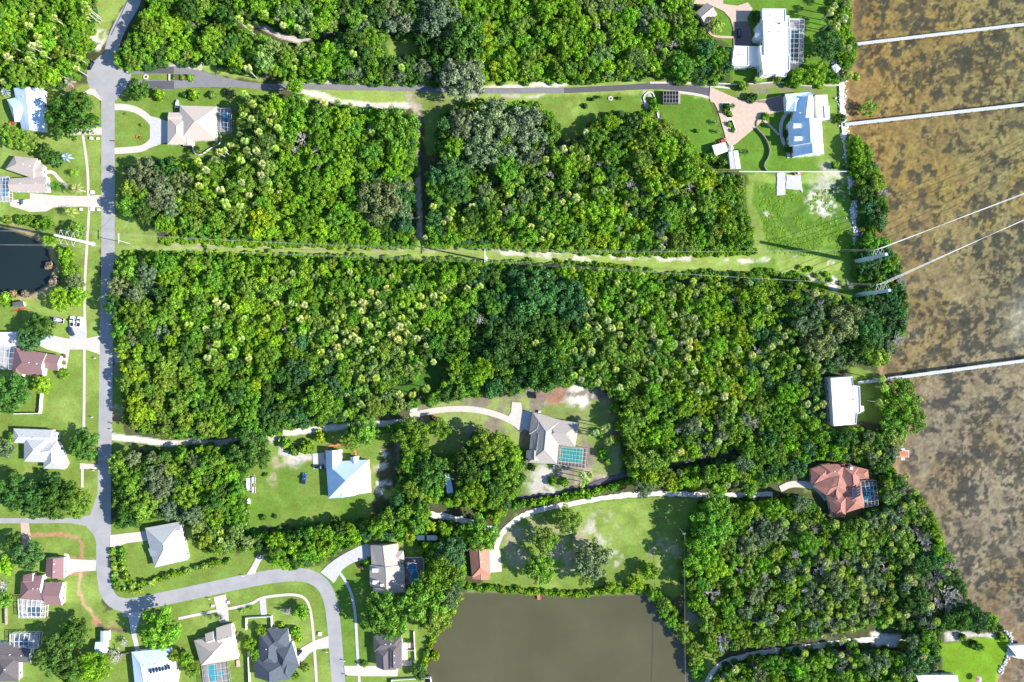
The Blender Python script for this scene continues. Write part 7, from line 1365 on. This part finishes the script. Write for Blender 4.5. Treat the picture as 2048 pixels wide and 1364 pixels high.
for key, poly in FOREST.items():
    xs = [p[0] for p in poly]; ys = [p[1] for p in poly]; x0, x1, y0, y1 = min(xs), max(xs), min(ys), max(ys)
    area = abs(sum(poly[i][0]*poly[(i+1) % len(poly)][1]-poly[(i+1) % len(poly)][0]*poly[i][1] for i in range(len(poly))))/2
    edge = np.array(poly)
    for sz, dens, ov in SIZES:
        if key in ('corridor_bush',) and sz > 9: continue
        if key in ('shore_mid','shore_poles','shore_south','headland','estate_belt','black_lane','shore_north') and sz > 20: continue
        for _ in range(int(area/100000*dens*14)):
            x, y = rp.uniform(x0, x1), rp.uniform(y0, y1); r = sz*rp.uniform(.82, 1.2)
            if (((AX[:nA]-x)**2+(AY[:nA]-y)**2) < ((AR[:nA]+r)*ov)**2).any(): continue
            if not inpoly((x, y), poly) or sdist(x, y, poly) < r*.75 or not fits(x, y, r): continue
            if nA >= 11990: break
            AX[nA], AY[nA], AR[nA] = x, y, r; nA += 1
            h = {23: 7.5, 18: 7, 14: 6.2, 11: 5.2, 8.5: 4.6, 6.5: 4}[sz]*rp.uniform(.6, 1.25)
            if key in ('corridor_bush', 'headland', 'shore_north'): h *= .35
            if key.startswith('shore'): h *= .55
            trees.append((x, y, r/4, h, mixof(x, y), key))
trees.sort(key=lambda t: -t[2]); palms.sort(key=lambda t: -t[2])
NT = max(0, 296-len(OAKS)); NP = 296
def szword(r): return 'large' if r > 5.2 else 'medium' if r > 3.6 else 'small'
for x, y, r, h, t, key in trees[:NT]:
    lb = uniq('%s %s tree %%s' % (szword(r), WORD[t]), x, y); plant('broadleaf_tree', 'tree', lb, 'broadleaf trees '+PHRASE[key], x, y, r, h, t, 'tree')
for x, y, r in palms[:NP]:
    key = region_of(x, y) or None; t = rp.choice(['palm', 'palm', 'palmy', 'palmy', 'palmdark']); c = {'palm': 'pale', 'palmy': 'yellow green', 'palmdark': 'dark green'}[t]
    ph = PHRASE[key] if key else ('in the yard of the many gabled roof house' if 1050 < x < 1260 and 780 < y < 1000 else 'on the bay shore outside the woods' if x > 1640 else 'on the lawn edge north of the square woods')
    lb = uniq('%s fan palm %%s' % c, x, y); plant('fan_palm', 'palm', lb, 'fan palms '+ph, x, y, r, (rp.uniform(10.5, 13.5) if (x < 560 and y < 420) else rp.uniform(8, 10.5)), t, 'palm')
# the remaining, smaller crowns of the woods: too many to name, one mass each
def mass(name, label, pts, crowns, trunk, tr_scale):
    n = len(pts); me = bpy.data.meshes.new(name); me.from_pydata([(p['x'], p['y'], 0) for p in pts], [], [])
    def att(nm, ty, vals, key='value'): a = me.attributes.new(nm, ty, 'POINT'); a.data.foreach_set(key, np.array(vals).ravel())
    att('scl', 'FLOAT_VECTOR', np.array([p['s'] for p in pts], np.float32), 'vector'); att('tint', 'FLOAT_VECTOR', np.array([p['t'] for p in pts], np.float32), 'vector')
    att('hh', 'FLOAT', np.array([p['h'] for p in pts], np.float32)); att('rz', 'FLOAT', np.array([p['rz'] for p in pts], np.float32)); att('idx', 'INT', np.array([p['i'] for p in pts], np.int32))
    o = bpy.data.objects.new(name, me); COL.objects.link(o); tag(o, label, None, None, 'stuff')
    ng = bpy.data.node_groups.new(name, 'GeometryNodeTree'); ng.interface.new_socket('Geometry', in_out='INPUT', socket_type='NodeSocketGeometry'); ng.interface.new_socket('Geometry', in_out='OUTPUT', socket_type='NodeSocketGeometry')
    N, L = ng.nodes, ng.links; gi = N.new('NodeGroupInput'); go = N.new('NodeGroupOutput')
    def na(nm, ty): a = N.new('GeometryNodeInputNamedAttribute'); a.data_type = ty; a.inputs['Name'].default_value = nm; return a.outputs['Attribute']
    jn = N.new('GeometryNodeJoinGeometry')
    def info(ob): i_ = N.new('GeometryNodeObjectInfo'); i_.inputs['Object'].default_value = ob; i_.inputs['As Instance'].default_value = True; i_.transform_space = 'ORIGINAL'; return i_.outputs['Geometry']
    gj = N.new('GeometryNodeJoinGeometry')
    for ob in crowns: L.new(info(ob), gj.inputs[0])
    cx_ = N.new('ShaderNodeCombineXYZ'); L.new(na('hh', 'FLOAT'), cx_.inputs[2]); sp = N.new('GeometryNodeSetPosition'); L.new(gi.outputs[0], sp.inputs[0]); L.new(cx_.outputs[0], sp.inputs['Offset'])
    ip = N.new('GeometryNodeInstanceOnPoints'); L.new(sp.outputs[0], ip.inputs['Points']); L.new(gj.outputs[0], ip.inputs['Instance']); ip.inputs['Pick Instance'].default_value = True
    L.new(na('idx', 'INT'), ip.inputs['Instance Index']); L.new(na('scl', 'FLOAT_VECTOR'), ip.inputs['Scale'])
    rz = N.new('ShaderNodeCombineXYZ'); L.new(na('rz', 'FLOAT'), rz.inputs[2]); L.new(rz.outputs[0], ip.inputs['Rotation']); L.new(ip.outputs[0], jn.inputs[0])
    if trunk:
        i2 = N.new('GeometryNodeInstanceOnPoints'); L.new(gi.outputs[0], i2.inputs['Points']); L.new(info(trunk), i2.inputs['Instance'])
        c2 = N.new('ShaderNodeCombineXYZ'); c2.inputs[0].default_value = tr_scale; c2.inputs[1].default_value = tr_scale; m2 = N.new('ShaderNodeMath'); m2.operation = 'ADD'; m2.inputs[1].default_value = .1; L.new(na('hh', 'FLOAT'), m2.inputs[0]); L.new(m2.outputs[0], c2.inputs[2])
        L.new(c2.outputs[0], i2.inputs['Scale']); L.new(i2.outputs[0], jn.inputs[0])
    L.new(jn.outputs[0], go.inputs[0]); md = o.modifiers.new('instances', 'NODES'); md.node_group = ng; return o
byme = {}
for o in bpy.data.objects:
    if o.type == 'MESH' and o.parent and o.data.name not in byme: byme[o.data.name] = o
def proto(meshes): return [byme[m_.name] for m_ in meshes if m_.name in byme]
pm_, ps_ = proto(CR['mid']), proto(CR['small'])
A_, B_ = [], []
for x, y, r, h, t, key in trees[NT:]:
    c = P(x, y, h+r*.25); z = random.uniform(.75, .95); (A_ if r > 2.6 else B_).append(dict(x=c[0], y=c[1], s=(r, r, r*z), t=tv(t), h=h, rz=random.uniform(0, 6.28), i=random.randrange(8)))
tproto = byme[TRUNK.name]
mass('woodland', 'smaller broadleaf crowns filling the woods', A_, pm_, tproto, 4.5); mass('thicket', 'low saplings and bushy crowns between the trees', B_, ps_, tproto, 3)
Cc_ = []
for x, y, r in palms[NP:]:
    h = rp.uniform(6, 8.5); c = P(x, y, h+r*.25); Cc_.append(dict(x=c[0], y=c[1], s=(r, r, r), t=tv(rp.choice(['palm', 'palmy', 'palmdark', 'palmy'])), h=h, rz=rp.uniform(0, 6.28), i=rp.randrange(4)))
if Cc_: mass('palm_grove', 'smaller fan palms scattered through the woods', Cc_, proto(PALM), byme[PTRUNK.name], .4)
# undergrowth: fern and saw palmetto floor
U_ = []
for key, poly in FOREST.items():
    xs = [p[0] for p in poly]; ys = [p[1] for p in poly]; area = (max(xs)-min(xs))*(max(ys)-min(ys))
    for _ in range(int(area/75)):
        x, y = rp.uniform(min(xs), max(xs)), rp.uniform(min(ys), max(ys))
        if not inpoly((x, y), poly) or not fits(x, y, 1): continue
        gx_, gy_ = x, y
        c = P(gx_, gy_, 0); k = .97+.0*x
        r = rp.uniform(1.1, 2.3); c = (c[0]*.985, c[1]*.985)
        U_.append(dict(x=c[0], y=c[1], s=(r, r, r*.7), t=tv(rp.choice(['mid', 'dark', 'bright', 'mid', 'teal'])), h=rp.uniform(.2, 1.6), rz=rp.uniform(0, 6.28), i=rp.randrange(4)))
mass('undergrowth', 'ferns and palmetto covering the forest floor', U_, ps_, None, 1)
# corridor edges: tall weeds and vines
E_ = []
for pts, w in (([(320,480),(500,486),(700,492),(830,492)], 10), ([(850,490),(940,490),(1000,492),(1180,504),(1350,506),(1515,504)], 10), ([(250,510),(420,510),(700,518),(980,528),(1250,532),(1300,552),(1400,552),(1560,556),(1640,572)], 12), ([(1505,545),(1600,556),(1650,575)], 14)):
    q = smooth(pts, 1)
    for a, b2 in zip(q[:-1], q[1:]):
        for _ in range(int(math.dist(a, b2)*.85)):
            t = rp.random(); x = a[0]+(b2[0]-a[0])*t+rp.gauss(0, 2); y = a[1]+(b2[1]-a[1])*t+rp.gauss(0, w*.33); c = P(x, y, .6); r = rp.uniform(.5, 1.4)
            E_.append(dict(x=c[0], y=c[1], s=(r, r, r*.8), t=tv(rp.choice(['bright', 'bright', 'yellow', 'mid'])), h=rp.uniform(.1, .9), rz=rp.uniform(0, 6.28), i=rp.randrange(4)))
G_ = []
for _ in range(1500):
    x, y = rp.uniform(1512, 1712), rp.uniform(362, 520)
    if not inpoly((x, y), [(1515,366),(1600,392),(1700,366),(1716,500),(1700,520),(1540,505),(1522,430)]) or fbm(np.array(x), np.array(y), 40, 5) < .42: continue
    c = P(x, y, .2); r = rp.uniform(.25, .7); G_.append(dict(x=c[0], y=c[1], s=(r, r, r*.3), t=tv(rp.choice(['bright', 'yellow', 'bright'])), h=.02, rz=rp.uniform(0, 6.28), i=rp.randrange(4)))
mass('tall_grass', 'tufts of tall grass on the rough lot', G_, ps_, None, 1)
mass('weeds', 'bright weeds and vines along the corridor edges', E_, ps_, None, 1)
print('COUNTS oaks', len(OAKS), 'trees', len(trees), 'palms', len(palms), 'under', len(U_), 'objects', len(bpy.data.objects))
